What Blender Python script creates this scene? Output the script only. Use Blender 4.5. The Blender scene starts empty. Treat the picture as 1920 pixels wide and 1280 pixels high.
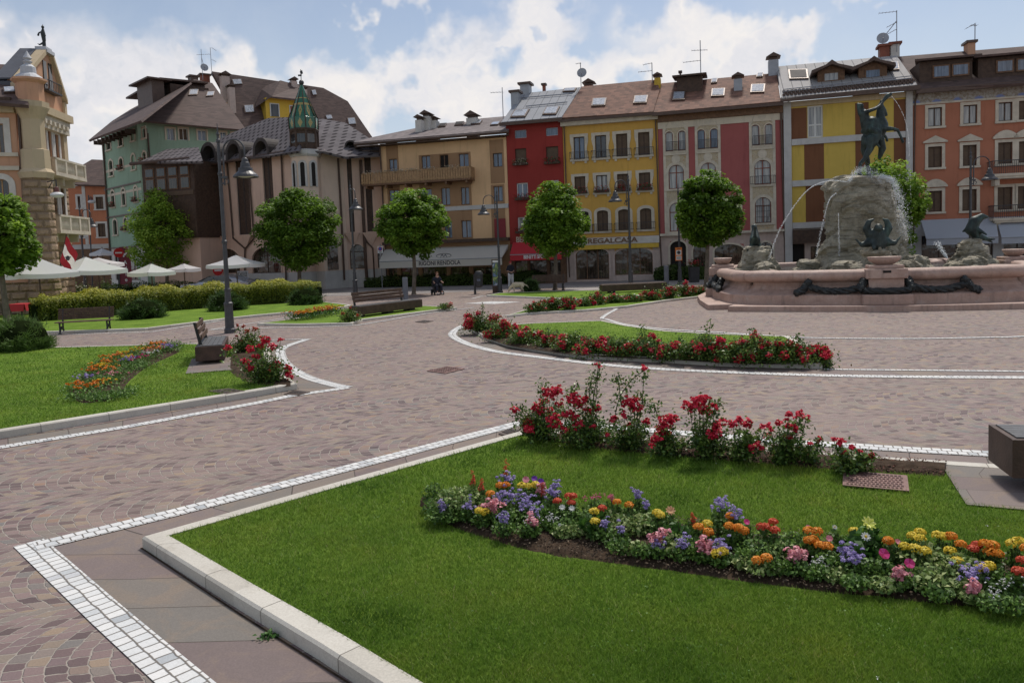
import bpy, math, random, colorsys
import numpy as np
from mathutils import Vector as V3, Matrix
from mathutils.geometry import tessellate_polygon
SC=bpy.context.scene; COL=SC.collection
R=math.radians
# ---------------------------------------------------------------- camera, world, sun, exposure
FPX,CYP,PIT,ROL,CH=1419.0,565.0,0.0692,0.0369,2.6
O=V3((0,0,CH))
_rt=V3((1,0,0)); _fw=V3((0,math.cos(PIT),-math.sin(PIT))); _up=V3((0,math.sin(PIT),math.cos(PIT)))
_c,_s=math.cos(ROL),math.sin(ROL)
cam=bpy.data.cameras.new('camera'); cam.sensor_width=36; cam.lens=FPX/1920*36; cam.clip_end=3000; cam.clip_start=.05
cam.shift_y=-(640-CYP)/1920
CAM=bpy.data.objects.new('camera',cam); COL.objects.link(CAM)
_X=_rt*_c-_up*_s; _Y=_rt*_s+_up*_c; _Z=-_fw
CAM.matrix_world=Matrix(((_X.x,_Y.x,_Z.x,O.x),(_X.y,_Y.y,_Z.y,O.y),(_X.z,_Y.z,_Z.z,O.z),(0,0,0,1)))
SC.camera=CAM
SUN_EL,SUN_AZ=R(58),R(24)      # azimuth from +Y (ahead of the camera), negative = to the left
SC.view_settings.view_transform='Standard'; SC.view_settings.look='None'; SC.view_settings.exposure=-0.10; SC.view_settings.gamma=1
SC.cycles.max_bounces=6; SC.cycles.transparent_max_bounces=12; SC.cycles.use_denoising=True
SC.cycles.sample_clamp_indirect=6
sl=bpy.data.lights.new('sun','SUN'); sl.energy=3.3; sl.angle=R(7); sl.color=(1,.94,.86)
SUN=bpy.data.objects.new('sun',sl); COL.objects.link(SUN)
sd=V3((math.sin(SUN_AZ)*math.cos(SUN_EL),math.cos(SUN_AZ)*math.cos(SUN_EL),math.sin(SUN_EL)))
SUN.rotation_euler=sd.to_track_quat('Z','Y').to_euler(); SUN.location=sd*50

def ray(px,py):
    a=(px-960)/FPX; b=(py-CYP)/FPX
    a2=_c*a-_s*b; b2=_s*a+_c*b
    return (_rt*a2-_up*b2+_fw)
def g(px,py,z=0.0):
    d=ray(px,py); t=(z-CH)/d.z
    return O+d*t
def atY(px,py,Y):
    d=ray(px,py); return O+d*(Y/d.y)
def onplane(px,py,P,N):
    d=ray(px,py); return O+d*((P-O).dot(N)/d.dot(N))
def hor(px): return 467-.0369*(px-960)
def atD(px,D):            # ground plan point seen in column px at forward distance D
    p=atY(px,hor(px),D); return V3((p.x,p.y,0))

# ---------------------------------------------------------------- nodes
def nd(nt,typ,ins=None,**kw):
    n=nt.nodes.new(typ)
    for k,v in kw.items(): setattr(n,k,v)
    for k,v in (ins or {}).items():
        if isinstance(v,bpy.types.NodeSocket): nt.links.new(v,n.inputs[k])
        elif v is not None: n.inputs[k].default_value=v
    return n
def MA(nt,op,a,b=None,c=None,clamp=False):
    n=nt.nodes.new('ShaderNodeMath'); n.operation=op; n.use_clamp=clamp
    for i,v in enumerate((a,b,c)):
        if v is None: continue
        if isinstance(v,bpy.types.NodeSocket): nt.links.new(v,n.inputs[i])
        else: n.inputs[i].default_value=v
    return n.outputs[0]
def MIX(nt,f,a,b,mode='MIX'):
    n=nt.nodes.new('ShaderNodeMix'); n.data_type='RGBA'; n.blend_type=mode
    for k,v in ((0,f),(6,a),(7,b)):
        if isinstance(v,bpy.types.NodeSocket): nt.links.new(v,n.inputs[k])
        elif k==0: n.inputs[0].default_value=v
        else: n.inputs[k].default_value=tuple(v)+(1,) if len(v)==3 else v
    return n.outputs[2]
def RAMP(nt,f,stops,interp='LINEAR'):
    n=nt.nodes.new('ShaderNodeValToRGB'); n.color_ramp.interpolation=interp
    e=n.color_ramp.elements
    while len(e)<len(stops): e.new(.5)
    for i,(p,c) in enumerate(stops):
        e[i].position=p; e[i].color=tuple(c)+(1,) if len(c)==3 else c
    nt.links.new(f,n.inputs[0]); return n.outputs[0]
def SS(nt,x,a,b):
    n=nd(nt,'ShaderNodeMapRange',{0:x,1:a,2:b,3:0.,4:1.},interpolation_type='SMOOTHSTEP'); return n.outputs[0]
MATS={}
def newmat(name):
    m=bpy.data.materials.new(name); m.use_nodes=True; nt=m.node_tree; nt.nodes.clear()
    out=nd(nt,'ShaderNodeOutputMaterial'); bs=nd(nt,'ShaderNodeBsdfPrincipled')
    nt.links.new(bs.outputs[0],out.inputs[0]); MATS[name]=m
    return m,nt,bs,out
def lk(nt,a,b): nt.links.new(a,b)
def noise(nt,co,sc,det=3,rough=.55,dist=0.):
    return nd(nt,'ShaderNodeTexNoise',{'Vector':co,'Scale':sc,'Detail':det,'Roughness':rough,'Distortion':dist})
def mat(name,col,rough=.7,var=.12,vs=1.5,bump=.0,bs_=30,metal=0,spec=.4,stain=0.,stain_col=None,coord='Object'):
    if name in MATS: return MATS[name]
    m,nt,b,_=newmat(name)
    tc=nd(nt,'ShaderNodeTexCoord').outputs[coord]
    b.inputs['Roughness'].default_value=rough; b.inputs['Metallic'].default_value=metal
    b.inputs['Specular IOR Level'].default_value=spec
    n1=noise(nt,tc,vs,5,.65).outputs[0]
    f=SS(nt,n1,.3,.7)
    lo=tuple(c*(1-var) for c in col); hi=tuple(min(1,c*(1+var)) for c in col)
    c=MIX(nt,f,lo,hi)
    if stain>0:
        st=nd(nt,'ShaderNodeMapping',{'Vector':tc,'Scale':(1.6,1.6,.18)}).outputs[0]
        n2=SS(nt,noise(nt,st,2.2,5,.7).outputs[0],.5,.75)
        c=MIX(nt,MA(nt,'MULTIPLY',n2,stain),c,stain_col or tuple(x*.55 for x in col))
    lk(nt,c,b.inputs['Base Color'])
    if bump>0:
        bp=nd(nt,'ShaderNodeBump',{'Height':noise(nt,tc,bs_,4,.6).outputs[0],'Strength':bump,'Distance':.02})
        lk(nt,bp.outputs[0],b.inputs['Normal'])
    return m

# ---------------------------------------------------------------- mesh builder and object helpers
class MB:
    def __init__(s): s.v=[];s.f=[];s.uv=[];s.mi=[]; s.hasuv=False; s.cur=0; s.smooth=False
    def face(s,pts,uv=None):
        i=len(s.v); s.v+= [tuple(p) for p in pts]; s.f.append(tuple(range(i,i+len(pts)))); s.mi.append(s.cur)
        if uv: s.hasuv=True
        s.uv+= uv if uv else [(0,0)]*len(pts)
    def addmesh(s,vs,fs):
        i=len(s.v); s.v+=[tuple(p) for p in vs]
        for f in fs: s.f.append(tuple(i+k for k in f)); s.mi.append(s.cur); s.uv+=[(0,0)]*len(f)
    def box(s,a,b,F=None,taper=0):
        x0,y0,z0=a; x1,y1,z1=b; t=taper
        P=[(x0,y0,z0),(x1,y0,z0),(x1,y1,z0),(x0,y1,z0),(x0+t,y0+t,z1),(x1-t,y0+t,z1),(x1-t,y1-t,z1),(x0+t,y1-t,z1)]
        if F: P=[F(*p) for p in P]
        s.addmesh(P,[(0,3,2,1),(4,5,6,7),(0,1,5,4),(1,2,6,5),(2,3,7,6),(3,0,4,7)])
    def prism(s,poly,h,F=None,d=(0,0,1)):   # poly: 3-D points, extruded by vector d*h
        P=[V3(F(*p)) if F else V3(p) for p in poly]; D=V3(d)*h
        n=len(P); Q=[p+D for p in P]
        tri=tessellate_polygon([P])
        s.addmesh(P+Q,[tuple(t) for t in tri]+[tuple(n+k for k in t) for t in tri]+[(i,(i+1)%n,n+(i+1)%n,n+i) for i in range(n)])
    def flat(s,poly,uvs=None):
        P=[V3(p) for p in poly]; s.addmesh(P,[tuple(t) for t in tessellate_polygon([P])])
    def tube(s,pts,r,n=8,cap=True):
        pts=[V3(p) for p in pts]; rr=r if isinstance(r,(list,tuple)) else [r]*len(pts)
        rings=[];a=None
        for i,p in enumerate(pts):
            t=(pts[min(i+1,len(pts)-1)]-pts[max(i-1,0)])
            t=t.normalized() if t.length>1e-9 else V3((0,0,1))
            if a is None:
                a=t.orthogonal().normalized()
            else:
                a=(a-t*a.dot(t)); a=a.normalized() if a.length>1e-6 else t.orthogonal().normalized()
            b=t.cross(a)
            rings.append([p+(a*math.cos(2*math.pi*k/n)+b*math.sin(2*math.pi*k/n))*rr[i] for k in range(n)])
        vs=[q for ring in rings for q in ring]; fs=[]
        for i in range(len(pts)-1):
            for k in range(n): fs.append((i*n+k,i*n+(k+1)%n,(i+1)*n+(k+1)%n,(i+1)*n+k))
        if cap: fs+= [tuple(range(n-1,-1,-1)),tuple((len(pts)-1)*n+k for k in range(n))]
        s.addmesh(vs,fs)
    def lathe(s,prof,c=(0,0,0),n=16,a0=0,cap=True):
        c=V3(c); vs=[]; fs=[]
        for r,z in prof:
            for k in range(n):
                a=a0+2*math.pi*k/n; vs.append(c+V3((r*math.cos(a),r*math.sin(a),z)))
        for i in range(len(prof)-1):
            for k in range(n): fs.append((i*n+k,i*n+(k+1)%n,(i+1)*n+(k+1)%n,(i+1)*n+k))
        if cap: fs+=[tuple(range(n-1,-1,-1)),tuple((len(prof)-1)*n+k for k in range(n))]
        s.addmesh(vs,fs)
    def ball(s,c,r,n=10,m=7,sc=(1,1,1)):
        c=V3(c);vs=[];fs=[]
        for i in range(m+1):
            t=math.pi*i/m
            for k in range(n):
                a=2*math.pi*k/n; vs.append(c+V3((sc[0]*r*math.sin(t)*math.cos(a),sc[1]*r*math.sin(t)*math.sin(a),sc[2]*r*math.cos(t))))
        for i in range(m):
            for k in range(n): fs.append((i*n+k,(i+1)*n+k,(i+1)*n+(k+1)%n,i*n+(k+1)%n))
        s.addmesh(vs,fs)
    def mesh(s,name,off=(0,0,0)):
        me=bpy.data.meshes.new(name); ox,oy,oz=off
        me.from_pydata([(x-ox,y-oy,z-oz) for x,y,z in s.v],[],s.f)
        if s.hasuv:
            u=me.uv_layers.new(name='UVMap'); flat=np.array(s.uv,dtype=np.float32).ravel(); u.data.foreach_set('uv',flat)
        me.polygons.foreach_set('material_index',s.mi)
        if s.smooth: me.polygons.foreach_set('use_smooth',[True]*len(s.f))
        me.update(); return me
def link(name,me,mats,parent=None,loc=None):
    o=bpy.data.objects.new(name,me); COL.objects.link(o)
    for m in (mats if isinstance(mats,(list,tuple)) else [mats]): me.materials.append(MATS[m] if isinstance(m,str) else m)
    if parent is not None: o.parent=parent
    if loc is not None: o.location=loc
    return o
ROOT={}
def worldloc(o):
    p=V3((0,0,0))
    while o is not None: p=p+V3(o.location); o=o.parent
    return p
def part(parent,name,mb,mats,local=False,bevel=0):
    """mesh part; mb in world coordinates (parents unrotated) unless local"""
    off=(0,0,0) if local or parent is None else tuple(worldloc(parent))
    o=link(name,mb.mesh(name,off),mats,parent)
    if bevel:
        b=o.modifiers.new('bevel','BEVEL'); b.width=bevel; b.segments=2; b.limit_method='ANGLE'; b.angle_limit=R(40)
    return o
def tag(o,label=None,cat=None,group=None,kind=None):
    if label: o['label']=label
    if cat: o['category']=cat
    if group: o['group']=group
    if kind: o['kind']=kind
    return o
def thing(name,label,cat,loc=(0,0,0),rz=0,group=None):
    o=bpy.data.objects.new(name,None); COL.objects.link(o); o.location=loc; o.rotation_euler=(0,0,rz)
    o.empty_display_size=.2
    return tag(o,label,cat,group)
def solo(name,mb,mats,label,cat,loc,group=None,bevel=0,kind=None,local=False):
    o=link(name,mb.mesh(name,(0,0,0) if local else tuple(loc)),mats,None,loc)
    if bevel:
        b=o.modifiers.new('bevel','BEVEL'); b.width=bevel; b.segments=2; b.limit_method='ANGLE'; b.angle_limit=R(40)
    return tag(o,label,cat,group,kind)
def struct(name,mb,mats,label=None):
    o=link(name,mb.mesh(name),mats); return tag(o,label,None,None,'structure')
def kids(o): return [c for c in bpy.data.objects if c.parent==o]
KC={}
def dup(root,loc,rz,label,scale=None,group=None):
    if root.name not in KC: KC[root.name]=[(c,[d for d in kids(c)]) for c in kids(root)]
    r=root.copy(); COL.objects.link(r); r.location=loc; r.rotation_euler=(0,0,rz); r['label']=label
    if group: r['group']=group
    if scale: r.scale=scale if hasattr(scale,'__len__') else (scale,)*3
    for c,ds in KC[root.name]:
        k=c.copy(); COL.objects.link(k); k.parent=r
        for d in ds:
            e=d.copy(); COL.objects.link(e); e.parent=k
    return r
def catmull(P,n=6,closed=False):
    P=[V3(p) for p in P]; out=[]; N=len(P)
    rng=range(N if closed else N-1)
    for i in rng:
        p0=P[(i-1)%N] if closed or i>0 else P[0]*2-P[1]; p1=P[i]; p2=P[(i+1)%N]
        p3=P[(i+2)%N] if closed or i<N-2 else P[-1]*2-P[-2]
        for k in range(n):
            t=k/n; out.append(.5*((2*p1)+(p2-p0)*t+(2*p0-5*p1+4*p2-p3)*t*t+(3*p1-p0-3*p2+p3)*t**3))
    if not closed: out.append(P[-1])
    return out
def offs(P,w,closed=False):     # offset a ground path to its left by w (mitred)
    out=[];N=len(P)
    for i,p in enumerate(P):
        a=P[(i-1)%N] if closed or i>0 else None; b=P[(i+1)%N] if closed or i<N-1 else None
        d1=(p-a).to_2d().normalized() if a is not None else None; d2=(b-p).to_2d().normalized() if b is not None else None
        if d1 is None: d1=d2
        if d2 is None: d2=d1
        n1=V3((-d1.y,d1.x,0)); n2=V3((-d2.y,d2.x,0)); m=(n1+n2)
        m=m.normalized() if m.length>1e-6 else n1
        k=min(1/max(.3,m.dot(n1)),2.2)
        out.append(p+m*w*k)
    return out
def strip2(mb,A,B,z=None,wv=None):
    u=0
    for i in range(len(A)-1):
        a0,a1,b0,b1=[V3(q) for q in (A[i],A[i+1],B[i],B[i+1])]
        if z is not None:
            for q in (a0,a1,b0,b1): q.z=z
        du=((a1-a0).length+(b1-b0).length)/2; w=wv or (a0-b0).length; w1=wv or (a1-b1).length
        mb.face([a0,a1,b1,b0],[(u,0),(u+du,0),(u+du,w1),(u,w)]); u+=du
def area(P): return sum(P[i].x*P[(i+1)%len(P)].y-P[(i+1)%len(P)].x*P[i].y for i in range(len(P)))/2
def textmesh(txt,size,depth=.01,bold=0,align='CENTER'):
    cu=bpy.data.curves.new('t','FONT'); cu.body=txt; cu.size=size; cu.extrude=depth; cu.align_x=align; cu.align_y='CENTER'; cu.offset=bold
    o=bpy.data.objects.new('t',cu); COL.objects.link(o)
    bpy.context.view_layer.update()
    me=bpy.data.meshes.new_from_object(o.evaluated_get(bpy.context.evaluated_depsgraph_get()))
    bpy.data.objects.remove(o); bpy.data.curves.remove(cu)
    return me
def addtext(mb,txt,size,F,depth=.01,bold=0,sx=1):
    """F maps (right, up, out) to world"""
    me=textmesh(txt,size,depth,bold)
    vs=[F(v.co.x*sx,v.co.y,v.co.z) for v in me.vertices]; mb.addmesh(vs,[tuple(p.vertices) for p in me.polygons]); bpy.data.meshes.remove(me)
def figure(segs,voxel=.03,smooth=2,noise_=0):
    """one continuous body: tapered capsules fused by a voxel remesh. seg=(p0,r0,p1,r1) or (p,r) or (p,(rx,ry,rz))"""
    mb=MB()
    for s in segs:
        if len(s)==2:
            if hasattr(s[1],'__len__'): mb.ball(s[0],1,12,8,s[1])
            else: mb.ball(s[0],s[1],12,8)
        else:
            p0,r0,p1,r1=s
            mb.tube([p0,p1],[r0,r1],10); mb.ball(p0,r0,10,7); mb.ball(p1,r1,10,7)
    me=mb.mesh('f'); o=bpy.data.objects.new('f',me); COL.objects.link(o)
    m=o.modifiers.new('r','REMESH'); m.mode='VOXEL'; m.voxel_size=voxel; m.use_smooth_shade=True
    if smooth:
        k=o.modifiers.new('s','SMOOTH'); k.iterations=smooth; k.factor=.5
    bpy.context.view_layer.update()
    me2=bpy.data.meshes.new_from_object(o.evaluated_get(bpy.context.evaluated_depsgraph_get()))
    bpy.data.objects.remove(o)
    me2.polygons.foreach_set('use_smooth',[True]*len(me2.polygons))
    return me2
def npmesh(name,V,F,rnd=None,uv=None,smooth=False):
    """V (n,3) float, F (m,k) int all faces k-gons; rnd per face"""
    me=bpy.data.meshes.new(name); n=len(V); m,k=F.shape
    me.vertices.add(n); me.vertices.foreach_set('co',np.ascontiguousarray(V,dtype=np.float32).ravel())
    me.loops.add(m*k); me.loops.foreach_set('vertex_index',np.ascontiguousarray(F,dtype=np.int32).ravel())
    me.polygons.add(m); me.polygons.foreach_set('loop_start',np.arange(0,m*k,k,dtype=np.int32))
    try: me.polygons.foreach_set('loop_total',np.full(m,k,dtype=np.int32))
    except Exception: pass
    me.update(calc_edges=True)
    if rnd is not None:
        a=me.attributes.new('rnd','FLOAT','FACE'); a.data.foreach_set('value',rnd.astype(np.float32))
    return me
def leafcloud(C,size,rng,rnd=None,up=.35,aspect=.62,out=None,fold=.25):
    """C (n,3) leaf centres -> folded diamond leaves (2 tris each as quads). out: (n,3) preferred normals"""
    n=len(C); sz=size*rng.uniform(.65,1.25,(n,1))
    nr=rng.normal(size=(n,3)); nr[:,2]=np.abs(nr[:,2])+up
    if out is not None: nr=nr*.7+out*1.1
    nr/=np.linalg.norm(nr,axis=1,keepdims=True)
    t=rng.normal(size=(n,3)); t-=nr*(t*nr).sum(1,keepdims=True); t/=np.linalg.norm(t,axis=1,keepdims=True)
    b=np.cross(nr,t)
    p0=C-t*sz*.5; p2=C+t*sz*.5-nr*sz*.12; p1=C+b*sz*aspect*.5+nr*sz*fold*.3; p3=C-b*sz*aspect*.5+nr*sz*fold*.3
    V=np.stack([p0,p1,p2,p3],1).reshape(-1,3); F=np.arange(4*n).reshape(n,4)
    return V,F,(rng.random(n) if rnd is None else rnd)
def leafmat(name,stops,trans=.3,rough=.55,bright=1):
    m,nt,b,out=newmat(name)
    at=nd(nt,'ShaderNodeAttribute',attribute_name='rnd').outputs['Fac']
    c=RAMP(nt,at,stops)
    lk(nt,c,b.inputs['Base Color']); b.inputs['Roughness'].default_value=rough; b.inputs['Specular IOR Level'].default_value=.35
    tr=nd(nt,'ShaderNodeBsdfTranslucent'); lk(nt,c,tr.inputs[0])
    mx=nd(nt,'ShaderNodeMixShader',{0:trans}); lk(nt,b.outputs[0],mx.inputs[1]); lk(nt,tr.outputs[0],mx.inputs[2]); lk(nt,mx.outputs[0],out.inputs[0])
    return m

# ---------------------------------------------------------------- sky with clouds
W=bpy.data.worlds.new('World'); SC.world=W; W.use_nodes=True; nt=W.node_tree; nt.nodes.clear()
wo=nd(nt,'ShaderNodeOutputWorld'); bg=nd(nt,'ShaderNodeBackground'); lk(nt,bg.outputs[0],wo.inputs[0])
sky=nd(nt,'ShaderNodeTexSky'); sky.sky_type='NISHITA'; sky.sun_disc=False; sky.sun_elevation=SUN_EL; sky.sun_rotation=SUN_AZ; sky.dust_density=2.2; sky.altitude=1000
tc=nd(nt,'ShaderNodeTexCoord').outputs['Generated']
nrm=nd(nt,'ShaderNodeVectorMath',{0:tc},operation='NORMALIZE').outputs[0]
n1=noise(nt,nrm,6,5,.55).outputs['Color']
off=nd(nt,'ShaderNodeVectorMath',{0:n1,1:(.5,.5,.5)},operation='SUBTRACT').outputs[0]
wd=nd(nt,'ShaderNodeVectorMath',{0:off,1:nrm},operation='MULTIPLY_ADD'); wd.inputs[1].default_value=(.17,.17,.17); lk(nt,nrm,wd.inputs[2])
wd=wd.outputs[0]
CL=[(0,60,45),(30,170,110),(130,190,110),(240,180,95),(350,170,90),(390,125,50),(330,110,50),(190,130,60),(90,250,90),
    (620,110,75),(700,90,70),(760,140,90),(690,190,110),(820,110,60),(900,160,110),(840,220,100),(1000,110,85),(1010,40,60),(960,60,45),(1050,160,90),(680,40,70),(740,20,70),
    (1130,190,80),(1240,190,60),(1380,160,70),(1330,40,110),(1480,120,55),(1250,20,60),(860,0,40)]
acc=None
for px,py,rad in CL:
    d=ray(px,py).normalized()
    ds=nd(nt,'ShaderNodeVectorMath',{0:wd,1:tuple(d)},operation='DISTANCE').outputs['Value']
    k=nd(nt,'ShaderNodeMapRange',{0:ds,1:rad/FPX*1.75,2:rad/FPX*.70,3:0.,4:1.},interpolation_type='SMOOTHSTEP').outputs[0]
    acc=k if acc is None else MA(nt,'SMOOTH_MAX',acc,k,.12)
# the rest of the sky (out of this view) carries scattered cloud too
gen=SS(nt,noise(nt,nrm,2.6,6,.6).outputs[0],.50,.66)
sep=nd(nt,'ShaderNodeSeparateXYZ',{0:nrm})
far=MA(nt,'MAXIMUM',SS(nt,sep.outputs[1],.75,.45),SS(nt,sep.outputs[2],.34,.55))
acc=MA(nt,'MAXIMUM',acc,MA(nt,'MULTIPLY',gen,far),clamp=True)
shade=noise(nt,wd,5,5,.6).outputs[0]
cc=RAMP(nt,shade,[(.30,(.72,.74,.80)),(.43,(.86,.85,.88)),(.58,(1.0,.955,.92))])
haz=MA(nt,'MULTIPLY',SS(nt,sep.outputs[2],.36,.02),.75)
skc=nd(nt,'ShaderNodeVectorMath',{0:sky.outputs[0],1:(.118,.116,.112)},operation='MULTIPLY').outputs[0]
skc=MIX(nt,haz,skc,(.66,.74,.82))
thin=MA(nt,'MULTIPLY',SS(nt,noise(nt,nrm,3.1,6,.6).outputs[0],.40,.74),.30)
skc=MIX(nt,thin,skc,(.66,.74,.84))
lk(nt,MIX(nt,MA(nt,'MULTIPLY',acc,.96),skc,cc),bg.inputs[0]); bg.inputs[1].default_value=1.0
# ================================================================ ground, paving, kerbs, lawns
def settmat(name,kind):
    m,nt,b,out=newmat(name)
    if kind=='arc':
        P=nd(nt,'ShaderNodeNewGeometry').outputs['Position']
        wob=noise(nt,P,9,2,.5).outputs['Color']
        P=nd(nt,'ShaderNodeVectorMath',{0:wob,1:(.055,.055,0),2:P},operation='MULTIPLY_ADD').outputs[0]
        sp=nd(nt,'ShaderNodeSeparateXYZ',{0:P}); v=MA(nt,'ADD',MA(nt,'MULTIPLY',sp.outputs[0],.97),MA(nt,'MULTIPLY',sp.outputs[1],.2)); u=MA(nt,'SUBTRACT',MA(nt,'MULTIPLY',sp.outputs[1],.97),MA(nt,'MULTIPLY',sp.outputs[0],.2))
        s=MA(nt,'DIVIDE',u,1.55); lane=MA(nt,'FLOOR',s); fu=MA(nt,'SUBTRACT',MA(nt,'SUBTRACT',s,lane),.5)
        q=MA(nt,'MULTIPLY',MA(nt,'MULTIPLY',fu,fu),1.7)
        v2=MA(nt,'ADD',v,MA(nt,'MULTIPLY',q,-1.0)); v2=MA(nt,'ADD',v2,MA(nt,'MULTIPLY',lane,.047))
        r=MA(nt,'DIVIDE',v2,.128); row=MA(nt,'FLOOR',r); fr=MA(nt,'SUBTRACT',r,row)
        rn=nd(nt,'ShaderNodeTexWhiteNoise',{'W':row},noise_dimensions='1D').outputs[0]
        c=MA(nt,'ADD',MA(nt,'DIVIDE',u,.112),rn); cl=MA(nt,'FLOOR',c); fc=MA(nt,'SUBTRACT',c,cl)
        cv=nd(nt,'ShaderNodeCombineXYZ',{0:row,1:cl,2:lane}).outputs[0]
        aw,ah=.128,.112
    else:
        U=nd(nt,'ShaderNodeUVMap').outputs[0]
        L,Hh,wobs={'white':(.105,.122,.034),'slab':(.78,3.,.004),'kerb':(.98,9.,.0),'patio':(.85,.42,.004)}[kind]
        wob=noise(nt,U,6,2).outputs['Color']; U2=nd(nt,'ShaderNodeVectorMath',{0:wob,1:(wobs,wobs,0),2:U},operation='MULTIPLY_ADD').outputs[0]
        sp=nd(nt,'ShaderNodeSeparateXYZ',{0:U2})
        r=MA(nt,'DIVIDE',sp.outputs[1],Hh); row=MA(nt,'FLOOR',r); fr=MA(nt,'SUBTRACT',r,row)
        rn=nd(nt,'ShaderNodeTexWhiteNoise',{'W':row},noise_dimensions='1D').outputs[0]
        c=MA(nt,'ADD',MA(nt,'DIVIDE',sp.outputs[0],L),rn); cl=MA(nt,'FLOOR',c); fc=MA(nt,'SUBTRACT',c,cl)
        cv=nd(nt,'ShaderNodeCombineXYZ',{0:row,1:cl,2:3.}).outputs[0]
        aw,ah=Hh,L
        P=U
    rnd=nd(nt,'ShaderNodeTexWhiteNoise',{'Vector':cv},noise_dimensions='3D'); r1=rnd.outputs['Value']
    er=MA(nt,'MULTIPLY',MA(nt,'MINIMUM',fr,MA(nt,'SUBTRACT',1.,fr)),aw); ec=MA(nt,'MULTIPLY',MA(nt,'MINIMUM',fc,MA(nt,'SUBTRACT',1.,fc)),ah)
    if kind=='kerb': er=ec
    d=MA(nt,'SMOOTH_MIN',er,ec,.012)
    jw={'arc':(.001,.009),'white':(.002,.010),'slab':(.003,.010),'kerb':(.001,.005),'patio':(.001,.005)}[kind]
    j=SS(nt,d,*jw)
    G=nd(nt,'ShaderNodeNewGeometry').outputs['Position']
    if kind=='arc':
        col=RAMP(nt,r1,[(0,(.080,.055,.058)),(.16,(.150,.102,.100)),(.34,(.235,.168,.158)),(.48,(.170,.122,.122)),(.62,(.265,.195,.168)),(.74,(.180,.160,.140)),(.84,(.29,.21,.145)),(.93,(.155,.15,.145)),(1,(.27,.165,.115))])
        mort=(.36,.315,.27); bum=1.4
        big=SS(nt,noise(nt,G,.35,4,.6).outputs[0],.35,.7); col=MIX(nt,MA(nt,'MULTIPLY',big,.35),col,(.285,.21,.165))
    elif kind=='white':
        col=RAMP(nt,r1,[(0,(.38,.40,.41)),(.14,(.60,.61,.60)),(.5,(.64,.64,.62)),(.9,(.71,.70,.67)),(1,(.45,.46,.47))]); mort=(.17,.15,.13); bum=1.2
    elif kind=='slab' or kind=='patio':
        col=RAMP(nt,r1,[(0,(.150,.115,.108)),(.3,(.190,.148,.136)),(.55,(.165,.150,.132)),(.75,(.205,.165,.136)),(1,(.172,.140,.132))]); mort=(.07,.055,.045); bum=.5
        big=SS(nt,noise(nt,G,2.2,5,.65,1.2).outputs[0],.45,.65); col=MIX(nt,MA(nt,'MULTIPLY',big,.4),col,(.245,.18,.125))
    else:
        col=RAMP(nt,r1,[(0,(.46,.43,.37)),(.5,(.55,.515,.45)),(1,(.50,.47,.41))]); mort=(.2,.18,.15); bum=.3
        big=SS(nt,noise(nt,G,3.5,6,.7).outputs[0],.5,.72); col=MIX(nt,MA(nt,'MULTIPLY',big,.4),col,(.33,.30,.24))
    fine=noise(nt,G,70,3,.7).outputs[0]
    col=MIX(nt,.55,col,MIX(nt,fine,(.25,.25,.25),(.9,.9,.9)),'OVERLAY')
    col=MIX(nt,j,mort,col)
    dirt=SS(nt,noise(nt,G,1.3,6,.7).outputs[0],.5,.8)
    col=MIX(nt,MA(nt,'MULTIPLY',dirt,.22),col,(.10,.085,.07))
    lk(nt,col,b.inputs['Base Color']); b.inputs['Roughness'].default_value=.74; b.inputs['Specular IOR Level'].default_value=.35
    hgt=MA(nt,'ADD',MA(nt,'MULTIPLY',j,1.),MA(nt,'ADD',MA(nt,'MULTIPLY',fine,.35),MA(nt,'MULTIPLY',r1,.5 if kind in('arc','white') else 0)))
    bp=nd(nt,'ShaderNodeBump',{'Height':hgt,'Strength':bum*.55,'Distance':.008}); lk(nt,bp.outputs[0],b.inputs['Normal'])
    return m
settmat('porphyry_setts','arc'); settmat('white_setts','white'); settmat('porphyry_slabs','slab'); settmat('kerb_stone','kerb'); settmat('patio_slabs','patio')
m,nt,b,_=newmat('lawn_soil')
G=nd(nt,'ShaderNodeNewGeometry').outputs['Position']
a=noise(nt,G,1.1,5,.6).outputs[0]; f=noise(nt,G,90,3,.8).outputs[0]
c=RAMP(nt,a,[(.3,(.098,.17,.02)),(.5,(.145,.24,.03)),(.7,(.195,.29,.04))])
c=MIX(nt,.6,c,MIX(nt,f,(.1,.1,.1),(1,1,1)),'OVERLAY'); lk(nt,c,b.inputs['Base Color']); b.inputs['Roughness'].default_value=.9; b.inputs['Specular IOR Level'].default_value=.1
lk(nt,nd(nt,'ShaderNodeBump',{'Height':f,'Strength':.9,'Distance':.03}).outputs[0],b.inputs['Normal'])
mat('soil',(.062,.042,.028),.95,.45,6,.9,26,spec=.1)
mat('concrete',(.36,.33,.31),.85,.10,.6,.2,20,stain=.2)
mat('asphalt',(.235,.215,.21),.85,.10,.5,.3,60)
m,nt,b,out=newmat('grass')
at=nd(nt,'ShaderNodeAttribute',attribute_name='rnd').outputs['Fac']; G=nd(nt,'ShaderNodeNewGeometry').outputs['Position']
c=RAMP(nt,at,[(0,(.100,.175,.020)),(.4,(.170,.285,.032)),(.8,(.235,.37,.050)),(.96,(.32,.42,.09)),(1,(.40,.36,.18))])
pa=RAMP(nt,noise(nt,G,.9,5,.65).outputs[0],[(.33,(.50,.62,.5)),(.44,(.88,.95,.9)),(.56,(1.05,1.,1)),(.68,(1.4,1.14,1.1))])
c=MIX(nt,1.,c,pa,'MULTIPLY'); lk(nt,c,b.inputs['Base Color']); b.inputs['Roughness'].default_value=.6; b.inputs['Specular IOR Level'].default_value=.25
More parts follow.
